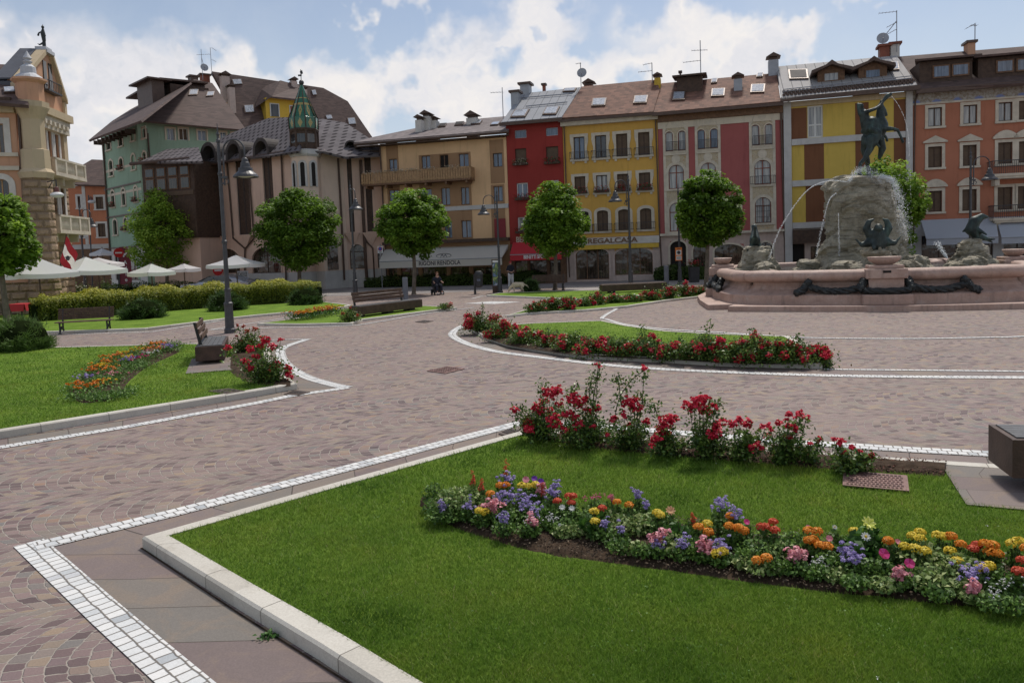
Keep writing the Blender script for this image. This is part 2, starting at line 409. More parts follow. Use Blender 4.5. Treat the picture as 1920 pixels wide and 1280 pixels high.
tr=nd(nt,'ShaderNodeBsdfTranslucent'); lk(nt,c,tr.inputs[0]); mx=nd(nt,'ShaderNodeMixShader',{0:.35}); lk(nt,b.outputs[0],mx.inputs[1]); lk(nt,tr.outputs[0],mx.inputs[2]); lk(nt,mx.outputs[0],out.inputs[0])

q=MB(); q.face([(-400,-60,0),(400,-60,0),(400,700,0),(-400,700,0)]); struct('square_paving',q,'porphyry_setts')
def gp(L,z=0): return [g(x,y,z) for x,y in L]
def band(name,L,w,matn='white_setts',z=.009,smooth=0,center=True):
    P=gp(L)
    if smooth: P=catmull(P,smooth)
    A=offs(P,w/2); B=offs(P,-w/2); q=MB(); strip2(q,A,B,z,w); struct(name,q,matn)
band('white_sett_band',[(520,1430),(343,1277),(206,1157),(66,1029),(54,1018)],.25)
band('white_sett_band',[(66,1026),(324,963),(600,892),(979,793)],.25,z=.012)
band('white_sett_band',[(979,793),(1060,797),(1130,801),(1350,819),(1500,831),(1715,845),(1850,852),(2100,866)],.25,z=.015)
band('white_sett_band',[(-300,889),(0,839),(240,800),(375,775),(480,756),(547,742),(652,727)],.22)
band('white_sett_band',[(652,727),(622,721),(575,707),(540,686),(527,667),(532,652),(577,636)],.25,z=.012,smooth=4)
band('white_sett_band',[(577,636.4),(532,637.3),(480,638.5)],.12,z=.015)
band('white_sett_band',[(905,602),(870,610),(850,622),(851,632),(880,646),(930,659),(1005,669),(1105,681),(1205,690),(1340,697),(1580,705),(1920,708),(2200,706)],.25,smooth=4)
band('white_sett_band',[(1545,693),(1920,697),(2200,696)],.13,z=.013)
band('white_sett_band',[(1330,553),(1180,573),(1150,583),(1129,596),(1138,599),(1170,608),(1240,617),(1340,623),(1450,630),(1530,634),(1700,635.5),(1850,633),(1920,631),(2200,615)],.15,smooth=4,z=.013)
band('white_sett_band',[(905,600),(942,592),(987,587),(1100,582),(1176,575)],.14,z=.010)
band('white_sett_band',[(67,629),(285,622),(425,600),(480,593),(640,579)],.13)
band('white_sett_band',[(392,619),(480,605),(560,593),(640,582)],.13,z=.013)
band('white_sett_band',[(392,619),(508,615),(600,613),(671,610),(720,602),(800,588),(889,577)],.13,z=.016)
band('white_sett_band',[(885,560),(905,555),(990,557),(1090,561),(1180,556),(1330,546)],.13)
q=MB(); P=gp([(870,569),(920,565),(978,566),(927,570)]); strip2(q,[P[0],P[1]],[P[3],P[2]],.007); struct('white_paving_mark',q,'white_setts')
# slab strips beside the kerbs
def slabs(name,A,B,z,matn='porphyry_slabs'):
    q=MB(); strip2(q,gp(A),gp(B),z); struct(name,q,matn)
slabs('slab_strip',[(520,1430),(343,1277),(206,1157),(66,1029),(324,965),(600,893),(979,793)],[(900,1430),(640,1270),(450,1150),(266,1027),(400,985),(600,922),(979,812)],.004)
slabs('slab_strip',[(979,793),(1350,819),(1500,831),(1850,852),(2100,866)],[(979,812),(1350,840),(1500,852),(1860,876),(2100,890)],.006)
slabs('slab_strip',[(-300,889),(0,839),(240,800),(480,756),(652,727)],[(-300,868),(0,824),(240,787),(480,744),(560,728)],.004)
slabs('slab_strip',[(652,727),(575,707),(540,686),(527,667),(532,652),(577,636)],[(560,728),(530,702),(508,676),(506,660),(515,650),(530,642)],.006)
slabs('slab_strip',[(870,610),(850,622),(851,632),(880,646),(930,659),(1005,669),(1105,681),(1205,690),(1340,697),(1580,705),(2200,706)],[(905,606),(880,615),(885,623),(905,634),(950,648),(1010,660),(1100,674),(1205,683),(1340,689),(1540,692),(2200,697)],.004)
slabs('slab_strip',[(-100,640),(67,629),(285,622),(425,600),(640,579)],[(-100,634),(60,624),(272,617),(425,598),(637,577.5)],.006)
# roads behind
q=MB(); P=gp([(560,557),(820,549),(1000,541.5),(1240,534.5),(1500,528),(2200,498),(2200,484),(1500,513),(1000,531),(720,536),(560,541)]); q.flat([(p.x,p.y,.005) for p in P]); struct('road',q,'asphalt')
q=MB(); P=gp([(1060,546),(1240,537),(1340,532),(1340,526),(1240,529),(1060,536)]); q.flat([(p.x,p.y,.009) for p in P]); struct('light_pavement',q,'concrete')
q=MB(); P=gp([(600,553),(690,549),(690,545),(600,548)]); q.flat([(p.x,p.y,.009) for p in P]); struct('light_pavement',q,'concrete')
q=MB(); P=gp([(-300,600),(250,556),(560,548),(560,530),(200,530),(-300,540)]); q.flat([(p.x,p.y,.006) for p in P]); struct('side_street',q,'asphalt')
# lawns with kerbs
LAWN={}
def lawn(name,L,h=.11,w=.17,sm=None):
    P=gp(L,h)
    if area(P)<0: P=P[::-1]
    I=offs(P,w,True); I2=[V3((p.x,p.y,h-.012)) for p in I]
    n=len(P); q=MB(); u=0
    bv=.018
    Pb=[V3((p.x,p.y,0)) for p in P]; Pt=[V3((p.x,p.y,h-bv)) for p in P]; Pi=offs(P,bv,True)
    for i in range(n):
        k=(i+1)%n; L_=(P[k]-P[i]).length; U=[(u,0),(u+L_,0),(u+L_,.1),(u,.1)]
        q.face([Pb[i],Pb[k],Pt[k],Pt[i]],U); q.face([Pt[i],Pt[k],Pi[k],Pi[i]],U); q.face([Pi[i],Pi[k],I[k],I[i]],U)
        q.face([I[i],I[k],V3((I[k].x,I[k].y,h-.06)),V3((I[i].x,I[i].y,h-.06))],U); u+=L_
    struct(name+'_kerb',q,'kerb_stone')
    q=MB(); q.flat(I2); struct(name,q,'lawn_soil'); LAWN[name]=I2
    return I2
NEAR=lawn('near_lawn',[(266,1005),(600,911),(979,806),(1060,809),(1130,813),(1350,830),(1500,843),(1635,854),(1855,868),(2250,893),(2900,1150),(2400,1900),(1400,1800),(900,1400),(600,1208),(437,1110)])
LEFT=lawn('left_lawn',[(-300,853),(0,807),(240,769),(480,731),(557,718),(530,697),(508,672),(505,658),(512,646),(369,643),(67,651),(-300,664)],.125,.15)
HEDGEL=lawn('hedge_lawn',[(-200,636),(60,622),(272,615),(425,596),(480,590),(637,576),(658,571),(607,565),(400,560),(60,580),(-200,600)],.1,.14)
MIDL=lawn('bench_lawn',[(482,606),(560,607),(660,605),(680,598),(720,593),(820,580),(857,576),(770,571),(700,573),(637,579),(551,597)],.09,.12)
CENL=lawn('rose_lawn',[(882,612),(905,628),(950,642),(1000,651),(1100,664),(1260,671),(1362,677),(1542,681),(1500,640),(1478,629),(1350,625),(1250,619.5),(1180,610),(1130,600),(1000,605)],.115,.14)
BACKL=lawn('back_lawn',[(950,591),(990,586),(1100,580),(1176,573),(1250,562),(1330,553),(1325,549),(1130,566),(985,580)],.09,.12)
FARL=lawn('far_lawn',[(912,553),(990,556),(1085,560),(1180,554),(1335,545),(1335,540),(1010,546),(935,549)],.09,.12)
# soil beds
def bed(name,L,z=.104,sm=3,rough=.02):
    P=gp(L,z); P=catmull(P,sm,True) if sm else P
    c=sum(P,V3((0,0,0)))/len(P); q=MB(); n=len(P); rg=random.Random(5)
    prev=P; 
    for t in (.12,.3,.55,.8):
        nx=[p.lerp(c,t)+V3((0,0,.035+rg.uniform(-rough,rough)*1.2)) for p in P]
        for i in range(n): q.face([prev[i],prev[(i+1)%n],nx[(i+1)%n],nx[i]])
        prev=nx
    for i in range(n): q.face([prev[i],prev[(i+1)%n],c+V3((0,0,.04))])
    return struct(name,q,'soil')
BED1=[(786,945),(800,962),(850,990),(900,1012),(1000,1037),(1150,1059),(1300,1080),(1500,1107),(1650,1123),(1920,1150),(2300,1190),(2300,1060),(1920,1005),(1700,985),(1500,970),(1300,955),(1100,935),(950,912),(830,908)]
# strip-shaped beds are meshed as cross sections so that they bend with the lawn
def sbed(name,A,B,z=.104,n=8,hump=.05):
    A=catmull(gp(A,z),5); B=catmull(gp(B,z),5); rg=np.random.default_rng(3); q=MB(); grid=[]
    for i in range(len(A)):
        b=B[min(len(B)-1,round(i*(len(B)-1)/(len(A)-1)))]
        grid.append([A[i].lerp(b,k/n)+V3((0,0,(hump*math.sin(math.pi*k/n)+rg.uniform(-.012,.012)) if 0<k<n else -.02)) for k in range(n+1)])
    for i in range(len(A)-1):
        for k in range(n): q.face([grid[i][k],grid[i+1][k],grid[i+1][k+1],grid[i][k+1]])
    return struct(name,q,'soil')
FB_A=[(786,948),(850,990),(1000,1037),(1150,1059),(1300,1080),(1500,1107),(1650,1123),(1920,1150),(2250,1185)]
FB_B=[(800,932),(870,925),(1000,940),(1150,962),(1300,980),(1500,1003),(1650,1020),(1920,1052),(2250,1090)]
sbed('flower_bed_soil',FB_A,FB_B)
RB_A=[(978,815),(1080,836),(1200,850),(1320,860),(1420,868),(1560,880),(1660,886),(1770,893)]
RB_B=[(985,812),(1080,815),(1200,823),(1320,832),(1420,841),(1560,853),(1660,861),(1775,868)]
sbed('rose_bed_soil',RB_A,RB_B)
sbed('small_bed_soil',[(128,738),(150,757),(182,757),(224,749),(240,720),(276,690),(336,661)],[(130,735),(150,705),(185,685),(215,665),(255,652),(295,643),(336,642)],z=.118)
sbed('rose_bed_soil',[(430,700),(455,716),(500,724),(545,722)],[(440,640),(480,650),(500,680),(545,717)],z=.12)
sbed('rose_bed_soil',[(886,618),(940,642),(1000,653),(1100,665),(1250,672),(1400,680),(1535,680)],[(890,608),(950,622),(1020,634),(1100,642),(1250,652),(1400,656),(1510,655)],z=.11)
# paved bench stand in the near lawn
q=MB(); P=gp([(1766,871),(2100,893),(2100,975),(1920,957),(1812,945),(1792,920)],.112); 
A=[g(1766,871,.113),g(1792,920,.113),g(1812,945,.113)]
strip2(q,[g(1765,871,.113),g(2250,900,.113)],[g(1812,945,.113),g(2250,985,.113)]); struct('bench_paving',q,'patio_slabs')
q=MB(); strip2(q,[g(348,700,.128),g(470,690,.128)],[g(360,672,.128),g(465,668,.128)]); struct('bench_paving',q,'patio_slabs')
# iron access cover in the lawn
mat('rusty_pink_iron',(.235,.135,.115),.7,.2,8,.3,60)
def cover(name,L,z,label,matn,bars):
    P=gp(L,z); r=thing(name,label,'cover',tuple((P[0]+P[2])/2)); q=MB()
    a,b_,c_,d_=P
    def Q(s,t,h=0): return a.lerp(b_,s).lerp(d_.lerp(c_,s),t)+V3((0,0,h))
    q.prism([Q(0,0),Q(1,0),Q(1,1),Q(0,1)],.008)
    part(r,'plate',q,matn)
    q=MB(); nx,ny=bars; e=.05
    for i in range(nx):
        for j in range(ny):
            s0=e+(1-2*e)*(i+.12+(.5 if j%2 else 0)*.8)/(nx+.5); s1=s0+(1-2*e)*.62/(nx+.5); t0=e+(1-2*e)*(j+.2)/ny; t1=t0+(1-2*e)*.6/ny
            q.prism([Q(s0,t0,.008),Q(s1,t0,.008),Q(s1,t1,.008),Q(s0,t1,.008)],.007)
    part(r,'tread_studs',q,matn+'_dark' if matn+'_dark' in MATS else matn)
mat('rusty_pink_iron_dark',(.12,.06,.05),.7,.2,8)
mat('brown_iron',(.085,.058,.045),.6,.2,6); mat('brown_iron_dark',(.05,.035,.03),.6,.2,6)
cover('access_cover',[(1581,882),(1701,892),(1705,921),(1580,910)],.118,'rusty pink iron access cover set in the lawn beside the stone bench stand','rusty_pink_iron',(14,7))
cover('access_cover',[(390,733),(425,739),(460,733),(428,728)],.122,'small dark brown cover on the left lawn next to its kerb','brown_iron',(3,2))
cover('manhole_cover',[(800,695),(835,700),(872,691),(838,687)],.010,'brown rectangular manhole cover in the open cobbled square','rusty_pink_iron',(7,5))
cover('manhole_cover',[(778,603.5),(798,605),(813,601.6),(794,600.5)],.010,'small thin manhole cover in the cobbles beyond the larger one','brown_iron',(4,3))
cover('drain_grate',[(532,739),(560,741),(582,735),(552,731)],.012,'dark drain grate in the slabs at the tip of the left lawn','brown_iron',(8,1))
cover('drain_grate',[(934,813),(947,817),(975,806),(962,803)],.012,'dark drain grate in the slabs at the tip of the near lawn','brown_iron',(8,1))
# grass blades
from mathutils.bvhtree import BVHTree
def inpoly(X,Y,P):
    r=np.zeros(len(X),bool); n=len(P)
    for i in range(n):
        x0,y0,x1,y1=P[i].x,P[i].y,P[(i+1)%n].x,P[(i+1)%n].y
        c=((y0>Y)!=(y1>Y))&(X<(x1-x0)*(Y-y0)/(y1-y0+1e-12)+x0); r^=c
    return r
def grass(name,poly,z,npx,label,holes=(),hgt=(.022,.045),ymin=2.5,ymax=1e9,seed=1,wid=.0035):
    """blades scattered more thickly where the lawn is near"""
    rg=np.random.default_rng(seed); xs=[p.x for p in poly]; ys=[p.y for p in poly]
    y0=max(ymin,min(ys)); y1=min(ymax,max(ys))
    u=rg.random(npx); Y=1/((1-u)/y0+u/y1) if True else None     # density ~ 1/Y^2
    X=rg.uniform(-.78,.78,npx)*Y
    k=inpoly(X,Y,poly)
    for h in holes: k&=~inpoly(X,Y,h)
    X,Y=X[k],Y[k]; n=len(X); sc=np.clip(Y/6,1,4)
    H=rg.uniform(*hgt,n)*np.clip(sc,1,1.35); a=rg.uniform(0,2*np.pi,n); w=wid*sc*rg.uniform(.7,1.3,n)
    B=np.stack([X,Y,np.full(n,z-.008)],1); wv=np.stack([np.cos(a)*w,np.sin(a)*w,0*a],1)
    ln=np.stack([rg.normal(0,.55,n)*H,rg.normal(0,.55,n)*H,H],1)
    Vv=np.stack([B-wv,B+wv,B+ln],1).reshape(-1,3); F=np.arange(3*n).reshape(n,3)
    me=npmesh(name,Vv,F,rg.random(n)); o=link(name,me,'grass'); tag(o,label,'grass',None,'stuff'); return o
def pxpoly(L,z=.1): return [g(x,y,z) for x,y in L]
hole1=pxpoly(FB_A+FB_B[::-1]); hole2=pxpoly(RB_A+RB_B[::-1]); hole3=pxpoly([(1765,868),(2300,900),(2300,985),(1920,957),(1812,945)])
hole4=pxpoly([(1581,882),(1701,892),(1705,921),(1580,910)])
grass('grass',NEAR,.098,760000,'short mown grass of the near lawn around the long flower bed',[hole1,hole2,hole3,hole4],ymin=3.0,seed=1)
hl=pxpoly([(128,738),(150,757),(182,757),(224,749),(240,720),(276,690),(336,661),(336,642),(295,643),(255,652),(215,665),(185,685),(150,705)],.118)
grass('grass',LEFT,.113,260000,'short mown grass of the left lawn around the small flower bed',[hl,pxpoly([(348,700),(470,690),(465,668),(360,672)],.12)],(.02,.038),seed=2)
grass('grass',CENL,.103,60000,'short mown grass of the rose planted lawn before the fountain',[],(.02,.035),seed=3)

q=MB(); A=gp([(266,1027),(450,1150),(640,1270),(900,1430)]); strip2(q,A,offs(A,-.016),.0065); struct('kerb_foot_strip',q,'soil')  # thin soil-coloured strip along the foot of the near kerb
q=MB(); A=gp([(0,824),(240,787),(480,744.5),(560,729)]); strip2(q,A,offs(A,-.02),.0065); struct('kerb_foot_strip',q,'soil')  # same dark strip along the left lawn kerb
# ================================================================ buildings: kit
class Fa:
    """a vertical facade plane: u along it to the right, d into the building, z up"""
    def __init__(s,P,yaw):
        s.o=V3((P.x,P.y,0)); s.yaw=yaw; s.ux=V3((math.cos(yaw),math.sin(yaw),0)); s.n=V3((-math.sin(yaw),math.cos(yaw),0)); s.rects=[]; s.extra=[]
    def __call__(s,u,d,z): return s.o+s.ux*u+s.n*d+V3((0,0,z))
    def L(s,px,py,d=0):
        p=onplane(px,py,s.o+s.n*d,s.n)-s.o; return p.dot(s.ux),p.z
    def U(s,px,py=None,d=0): return s.L(px,hor(px) if py is None else py,d)[0]
    def Z(s,px,py,d=0): return s.L(px,py,d)[1]
    def R(s,x0,x1,y0,y1,d=0):
        ym,xm=(y0+y1)/2,(x0+x1)/2
        return s.L(x0,ym,d)[0],s.L(x1,ym,d)[0],s.L(xm,y1,d)[1],s.L(xm,y0,d)[1]     # u0,u1,z0,z1
    def P(s,px,py,d=0): return onplane(px,py,s.o+s.n*d,s.n)
    def box(s,q,r,d0,d1,taper=0): q.box((r[0],d0,r[2]),(r[1],d1,r[3]),s)
    def pxbox(s,q,x0,x1,y0,y1,d0,d1): s.box(q,s.R(x0,x1,y0,y1,d0),d0,d1)
def stucco(name,col,stain=.42,bump=.15,var=.07): return mat(name,col,.9,var,.35,bump,14,spec=.15,stain=stain)
stucco('ochre_plaster',(.60,.36,.09)); stucco('brick_red_plaster',(.30,.045,.038)); stucco('rose_plaster',(.36,.112,.105)); stucco('lemon_plaster',(.60,.43,.10))
stucco('chocolate_plaster',(.19,.085,.045)); stucco('terracotta_plaster',(.42,.172,.105)); stucco('sand_plaster',(.70,.46,.26)); stucco('umber_plaster',(.34,.205,.115))
stucco('mint_plaster',(.30,.42,.31)); stucco('peach_plaster',(.57,.33,.21)); stucco('cream_plaster',(.60,.53,.42)); stucco('buff_plaster',(.52,.42,.28)); stucco('orange_plaster',(.50,.20,.11)); stucco('gold_plaster',(.62,.42,.07))
mat('cream_stone',(.56,.50,.40),.85,.12,2,.3,25,stain=.3); mat('white_stone',(.60,.57,.52),.85,.1,2,.2,25,stain=.25); mat('pale_concrete',(.50,.49,.47),.85,.08,2,.1,25,stain=.25)
mat('pale_pink_stone',(.50,.40,.35),.85,.1,2,.3,25,stain=.35)
mat('dark_wood',(.07,.042,.028),.7,.3,5,.3,40); mat('brown_wood',(.16,.085,.045),.65,.25,6,.3,40); mat('light_wood',(.36,.22,.11),.65,.25,6,.3,40)
mat('shutter_brown',(.11,.072,.045),.7,.15,3); mat('white_frame',(.62,.62,.60),.6,.05); mat('iron',(.035,.035,.038),.5,.2,8,spec=.5); mat('gutter_metal',(.10,.065,.05),.5,.15,3,metal=.3)
mat('grey_metal',(.33,.34,.36),.5,.1,2,metal=.4); mat('dark_sheet',(.065,.055,.052),.75,.2,2,spec=.2); mat('dark_void',(.018,.015,.013),.9,.1); mat('shop_dark',(.035,.028,.024),.35,.3,1.2)
mat('rust_red',(.22,.07,.04),.7,.2)
def glassmat(name,tint,curt):
    m,nt,b,_=newmat(name); G=nd(nt,'ShaderNodeNewGeometry').outputs['Position']
    mp=nd(nt,'ShaderNodeMapping',{'Vector':G,'Scale':(5,5,.35)}).outputs[0]
    w=noise(nt,mp,1.6,3,.6).outputs[0]; c=RAMP(nt,w,[(.35,tint),(.62,curt)])
    lk(nt,c,b.inputs['Base Color']); b.inputs['Roughness'].default_value=.06; b.inputs['Specular IOR Level'].default_value=.75
    lk(nt,nd(nt,'ShaderNodeBump',{'Height':noise(nt,G,1.1,2).outputs[0],'Strength':.15,'Distance':.1}).outputs[0],b.inputs['Normal'])
glassmat('glass',(.012,.012,.014),(.055,.05,.05)); glassmat('curtain_glass',(.16,.16,.17),(.42,.41,.38)); glassmat('blue_glass',(.05,.07,.11),(.14,.18,.25)); glassmat('sky_glass',(.25,.28,.32),(.5,.52,.55)); glassmat('shop_glass',(.010,.009,.008),(.07,.05,.035))
def roofmat(name,col,seam=False,yaw=-.27,var=.25):
    m,nt,b,_=newmat(name); G=nd(nt,'ShaderNodeNewGeometry').outputs['Position']; sp=nd(nt,'ShaderNodeSeparateXYZ',{0:G})
    u=MA(nt,'ADD',MA(nt,'MULTIPLY',sp.outputs[0],math.cos(yaw)),MA(nt,'MULTIPLY',sp.outputs[1],math.sin(yaw)))
    if seam:
        s=MA(nt,'FRACT',MA(nt,'DIVIDE',u,.62)); e=SS(nt,MA(nt,'ABSOLUTE',MA(nt,'SUBTRACT',s,.5)),.44,.5)
        c=MIX(nt,e,col,tuple(x*.35 for x in col)); c=MIX(nt,MA(nt,'MULTIPLY',SS(nt,noise(nt,G,.8,5,.7).outputs[0],.4,.7),.35),c,tuple(x*.7 for x in col)); h=e; b.inputs['Metallic'].default_value=0; b.inputs['Roughness'].default_value=.75; b.inputs['Specular IOR Level'].default_value=.25
    else:
        r=MA(nt,'DIVIDE',sp.outputs[2],.155); row=MA(nt,'FLOOR',r); k=MA(nt,'DIVIDE',MA(nt,'ADD',u,MA(nt,'MULTIPLY',row,.17)),.33)
        cv=nd(nt,'ShaderNodeCombineXYZ',{0:row,1:MA(nt,'FLOOR',k)}).outputs[0]; w=nd(nt,'ShaderNodeTexWhiteNoise',{'Vector':cv},noise_dimensions='3D').outputs[0]
        c=MIX(nt,w,tuple(x*(1-var) for x in col),tuple(x*(1+var) for x in col)); h=MA(nt,'FRACT',r)
        c=MIX(nt,MA(nt,'MULTIPLY',SS(nt,noise(nt,G,.35,5,.7).outputs[0],.4,.7),.4),c,tuple(x*.62 for x in col))
        c=MIX(nt,SS(nt,MA(nt,'FRACT',r),.12,.0),c,tuple(x*.45 for x in col)); b.inputs['Roughness'].default_value=.85
    lk(nt,c,b.inputs['Base Color']); lk(nt,nd(nt,'ShaderNodeBump',{'Height':h,'Strength':.6,'Distance':.03}).outputs[0],b.inputs['Normal'])
roofmat('brown_shingles',(.105,.068,.058)); roofmat('red_brown_tiles',(.20,.098,.065),var=.35); roofmat('grey_metal_sheets',(.30,.31,.33),True); roofmat('pale_metal_sheets',(.36,.345,.335),True); roofmat('grey_brown_tiles',(.20,.165,.16))
def wall(F,root,u0,u1,z0,z1,m,name='wall',dep=.22,d=0.):
    rs=[r for r in F.rects if r[0]<u1 and r[1]>u0 and r[2]<z1 and r[3]>z0]
    us=sorted(set([u0,u1]+[min(max(x,u0),u1) for r in rs for x in r[:2]])); zs=sorted(set([z0,z1]+[min(max(x,z0),z1) for r in rs for x in r[2:4]]))
    q=MB()
    for i in range(len(us)-1):
        for k in range(len(zs)-1):
            a,b=(us[i]+us[i+1])/2,(zs[k]+zs[k+1])/2
            if us[i+1]-us[i]<1e-5 or zs[k+1]-zs[k]<1e-5 or any(r[0]<a<r[1] and r[2]<b<r[3] for r in rs): continue
            q.face([F(us[i],d,zs[k]),F(us[i+1],d,zs[k]),F(us[i+1],d,zs[k+1]),F(us[i],d,zs[k+1])])
    for a,b,c,e in [r[:4] for r in rs]:
        for p0,p1 in (((a,c),(a,e)),((a,e),(b,e)),((b,e),(b,c)),((b,c),(a,c))):
            q.face([F(p0[0],d,p0[1]),F(p1[0],d,p1[1]),F(p1[0],dep,p1[1]),F(p0[0],dep,p0[1])])
    # closing side, top and back faces give the building its body
    D=8.
    for (a,da,b,db) in ((u0,d,u0,D),(u1,d,u1,D)): q.face([F(a,da,z0),F(b,db,z0),F(b,db,z1),F(a,da,z1)])
    q.face([F(u0,D,z0),F(u1,D,z0),F(u1,D,z1),F(u0,D,z1)])
    for e in F.extra: e(q)
    F.extra=[]
    return part(root,name,q,m)
def arcpts(u0,u1,zs,rise,n=10):
    c=(u0+u1)/2; a=(u1-u0)/2; return [(c-a*math.cos(math.pi*k/n),zs+rise*math.sin(math.pi*k/n)) for k in range(n+1)]
def window(F,root,r,pane='glass',frame='brown_wood',mull=1,trans=0,arch=0,sur=None,sill=None,rail=False,box=False,shut=None,curl=False,bars=False,ped=None,fw=.055,name='window'):
    u0,u1,z0,z1=r; F.rects.append(r); w=u1-u0; h=z1-z0; q=MB(); d0,d1=.10,.17
    q.box((u0,d0,z0),(u0+fw,d1,z1),F); q.box((u1-fw,d0,z0),(u1,d1,z1),F); q.box((u0+fw,d0,z0),(u1-fw,d1,z0+fw),F); q.box((u0+fw,d0,z1-fw),(u1-fw,d1,z1),F)
    for k in range(1,mull+1):
        c=u0+w*k/(mull+1); q.box((c-fw*.6,d0+.01,z0+fw),(c+fw*.6,d1,z1-fw),F)
    if trans: zt=z1-h*trans; q.box((u0+fw,d0+.005,zt-fw*.5),(u1-fw,d1,zt+fw*.5),F)
    W_=part(root,name,q,frame)
    q=MB(); q.box((u0+fw*.5,d1-.03,z0+fw*.5),(u1-fw*.5,d1+.01,z1-fw*.5),F); part(W_,'pane',q,pane)
    if arch:
        ap=arcpts(u0,u1,z1-arch,arch)
        def ex(qq,ap=ap,u0=u0,u1=u1,z1=z1):
            m=len(ap)//2
            for A,cu in ((ap[:m+1],u0),(ap[m:],u1)):
                for i in range(len(A)-1):
                    a,b=A[i],A[i+1]; c=(cu,z1+.001)
                    qq.prism([(a[0],-.002,a[1]),(b[0],-.002,b[1]),(c[0],-.002,c[1])],.16,F,F.n)
        F.extra.append(ex)
    if sur:
        sw,sm=sur; q=MB(); e=-.05
        if arch:
            o=[(u0-sw,z0)]+arcpts(u0-sw,u1+sw,z1-arch,arch+sw)+[(u1+sw,z0)]; i_=[(u0,z0)]+arcpts(u0,u1,z1-arch,arch)+[(u1,z0)]
            for k in range(len(o)-1): q.prism([(o[k][0],e,o[k][1]),(o[k+1][0],e,o[k+1][1]),(i_[k+1][0],e,i_[k+1][1]),(i_[k][0],e,i_[k][1])],.06,F,F.n)
        elif curl:
            n=10
            for sgn,uu in ((-1,u0),(1,u1)):
                for k in range(n):
                    t0,t1=k/n,(k+1)/n; f=lambda t: sw*(.62+.5*math.cos(t*math.pi*1.15)**2*(1 if t>.5 else .75))
                    za,zb=z0+h*t0,z0+h*t1
                    q.prism([(uu,e,za),(uu+sgn*f(t0),e,za),(uu+sgn*f(t1),e,zb),(uu,e,zb)],.06,F,F.n)
            q.box((u0-sw*1.1,e-.003,z1),(u1+sw*1.1,.01,z1+sw*.85),F)
        else:
            q.box((u0-sw,e,z0),(u0,.01,z1+sw),F); q.box((u1,e,z0),(u1+sw,.01,z1+sw),F); q.box((u0,e,z1),(u1,.01,z1+sw),F)
        if ped:
            c=(u0+u1)/2; pw=w/2+sw*1.7; zb=z1+sw+.06
            q.box((c-pw,-.16,zb),(c+pw,.01,zb+.09),F)
            if ped=='tri': top=[(c-pw,zb+.09),(c+pw,zb+.09),(c,zb+.45)]
            else: top=[(c-pw*(1-2*k/10),zb+.09+.42*math.sin(math.pi*k/10)**.8) for k in range(11)][::-1]
            q.prism([(a,-.14,b) for a,b in top],.15,F,F.n)
        part(W_,'surround',q,sm)
    if sill:
        q=MB(); so=(sur[0] if sur else .08)+.03; q.box((u0-so,-.14,z0-.14),(u1+so,.01,z0-.01),F)
        if curl: q.box((u0-so*.5,-.09,z0-.30),(u0-so*.1+.06,.01,z0-.14),F); q.box((u1+so*.1-.06,-.09,z0-.30),(u1+so*.5,.01,z0-.14),F)
        part(W_,'sill',q,sill)
    if rail:
        q=MB(); a,b=u0-.28,u1+.28; hh=.55 if rail is True else rail
        for zz in (z0+.04,z0+hh): q.box((a,-.30,zz),(b,-.27,zz+.03),F)
        n=max(4,int((b-a)/.13))
        for k in range(n+1): c=a+(b-a)*k/n; q.box((c-.009,-.295,z0+.04),(c+.009,-.275,z0+hh),F)
        for c in (a,b-.03): q.box((c,-.30,z0+.05),(c+.03,0,z0+.08),F); q.box((c,-.30,z0+hh-.03),(c+.03,0,z0+hh),F)
        part(W_,'railing',q,'iron')
    if bars:
        q=MB()
        for k in range(1,7): c=u0+w*k/7; q.box((c-.012,.04,z0+.02),(c+.012,.06,z1-h*.3),F)
        for k in range(4): zz=z0+h*.66*k/3+.03; q.box((u0+.02,.035,zz),(u1-.02,.055,zz+.02),F)
        part(W_,'window_grille',q,'iron')
    if box:
        flowerbox(W_,F,u0-.12,u1+.12,z0,box)
    return W_
FBM={}
leafmat('box_leaves',[(0,(.03,.07,.012)),(.5,(.05,.11,.02)),(1,(.08,.14,.03))]); leafmat('box_blooms',[(0,(.32,.012,.02)),(.6,(.5,.02,.03)),(1,(.55,.07,.10))],.2)
leafmat('pale_blooms',[(0,(.35,.3,.2)),(1,(.6,.55,.45))],.2)
def flowerbox(W_,F,u0,u1,z0,kind):
    q=MB(); q.box((u0,-.33,z0-.02),(u1,-.13,z0+.17),F); o=part(W_,'planter',q,'dark_wood')
    rg=np.random.default_rng(int(abs(u0*97+z0*31))%9999)
    nl=int((u1-u0)*150); C=np.stack([rg.uniform(u0-.06,u1+.06,nl),rg.uniform(-.42,-.10,nl),z0+.17+rg.uniform(-.18,.26,nl)],1)
    A=np.array([F.o.x,F.o.y,0]); T=np.array([F.ux[:],F.n[:],(0,0,1)]); C=C@T+A
    V,Fc,rn=leafcloud(C,.085,rg); off=np.array(worldloc(W_)[:]); o=link('leaves',npmesh('leaves',V-off,Fc,rn),'box_leaves',W_)
    if kind!='green':
        nb=int((u1-u0)*75); C=np.stack([rg.uniform(u0-.05,u1+.05,nb),rg.uniform(-.46,-.12,nb),z0+.18+rg.uniform(-.16,.30,nb)],1)@T+A
        V,Fc,rn=leafcloud(C,.085,rg,aspect=.95); link('flowers',npmesh('flowers',V-off,Fc,rn),'pale_blooms' if kind=='pale' else 'box_blooms',W_)
def roofpoly(root,px,plane,m,th=.18,name='roof'):
    A,B,C=[V3(p) for p in plane]; N=(B-A).cross(C-A).normalized()
    if N.z<0: N=-N
    P=[onplane(x,y,A,N) for x,y in px]; q=MB(); q.prism([p-N*th for p in P],th,None,N); o=part(root,name,q,m); return o,(A,N)
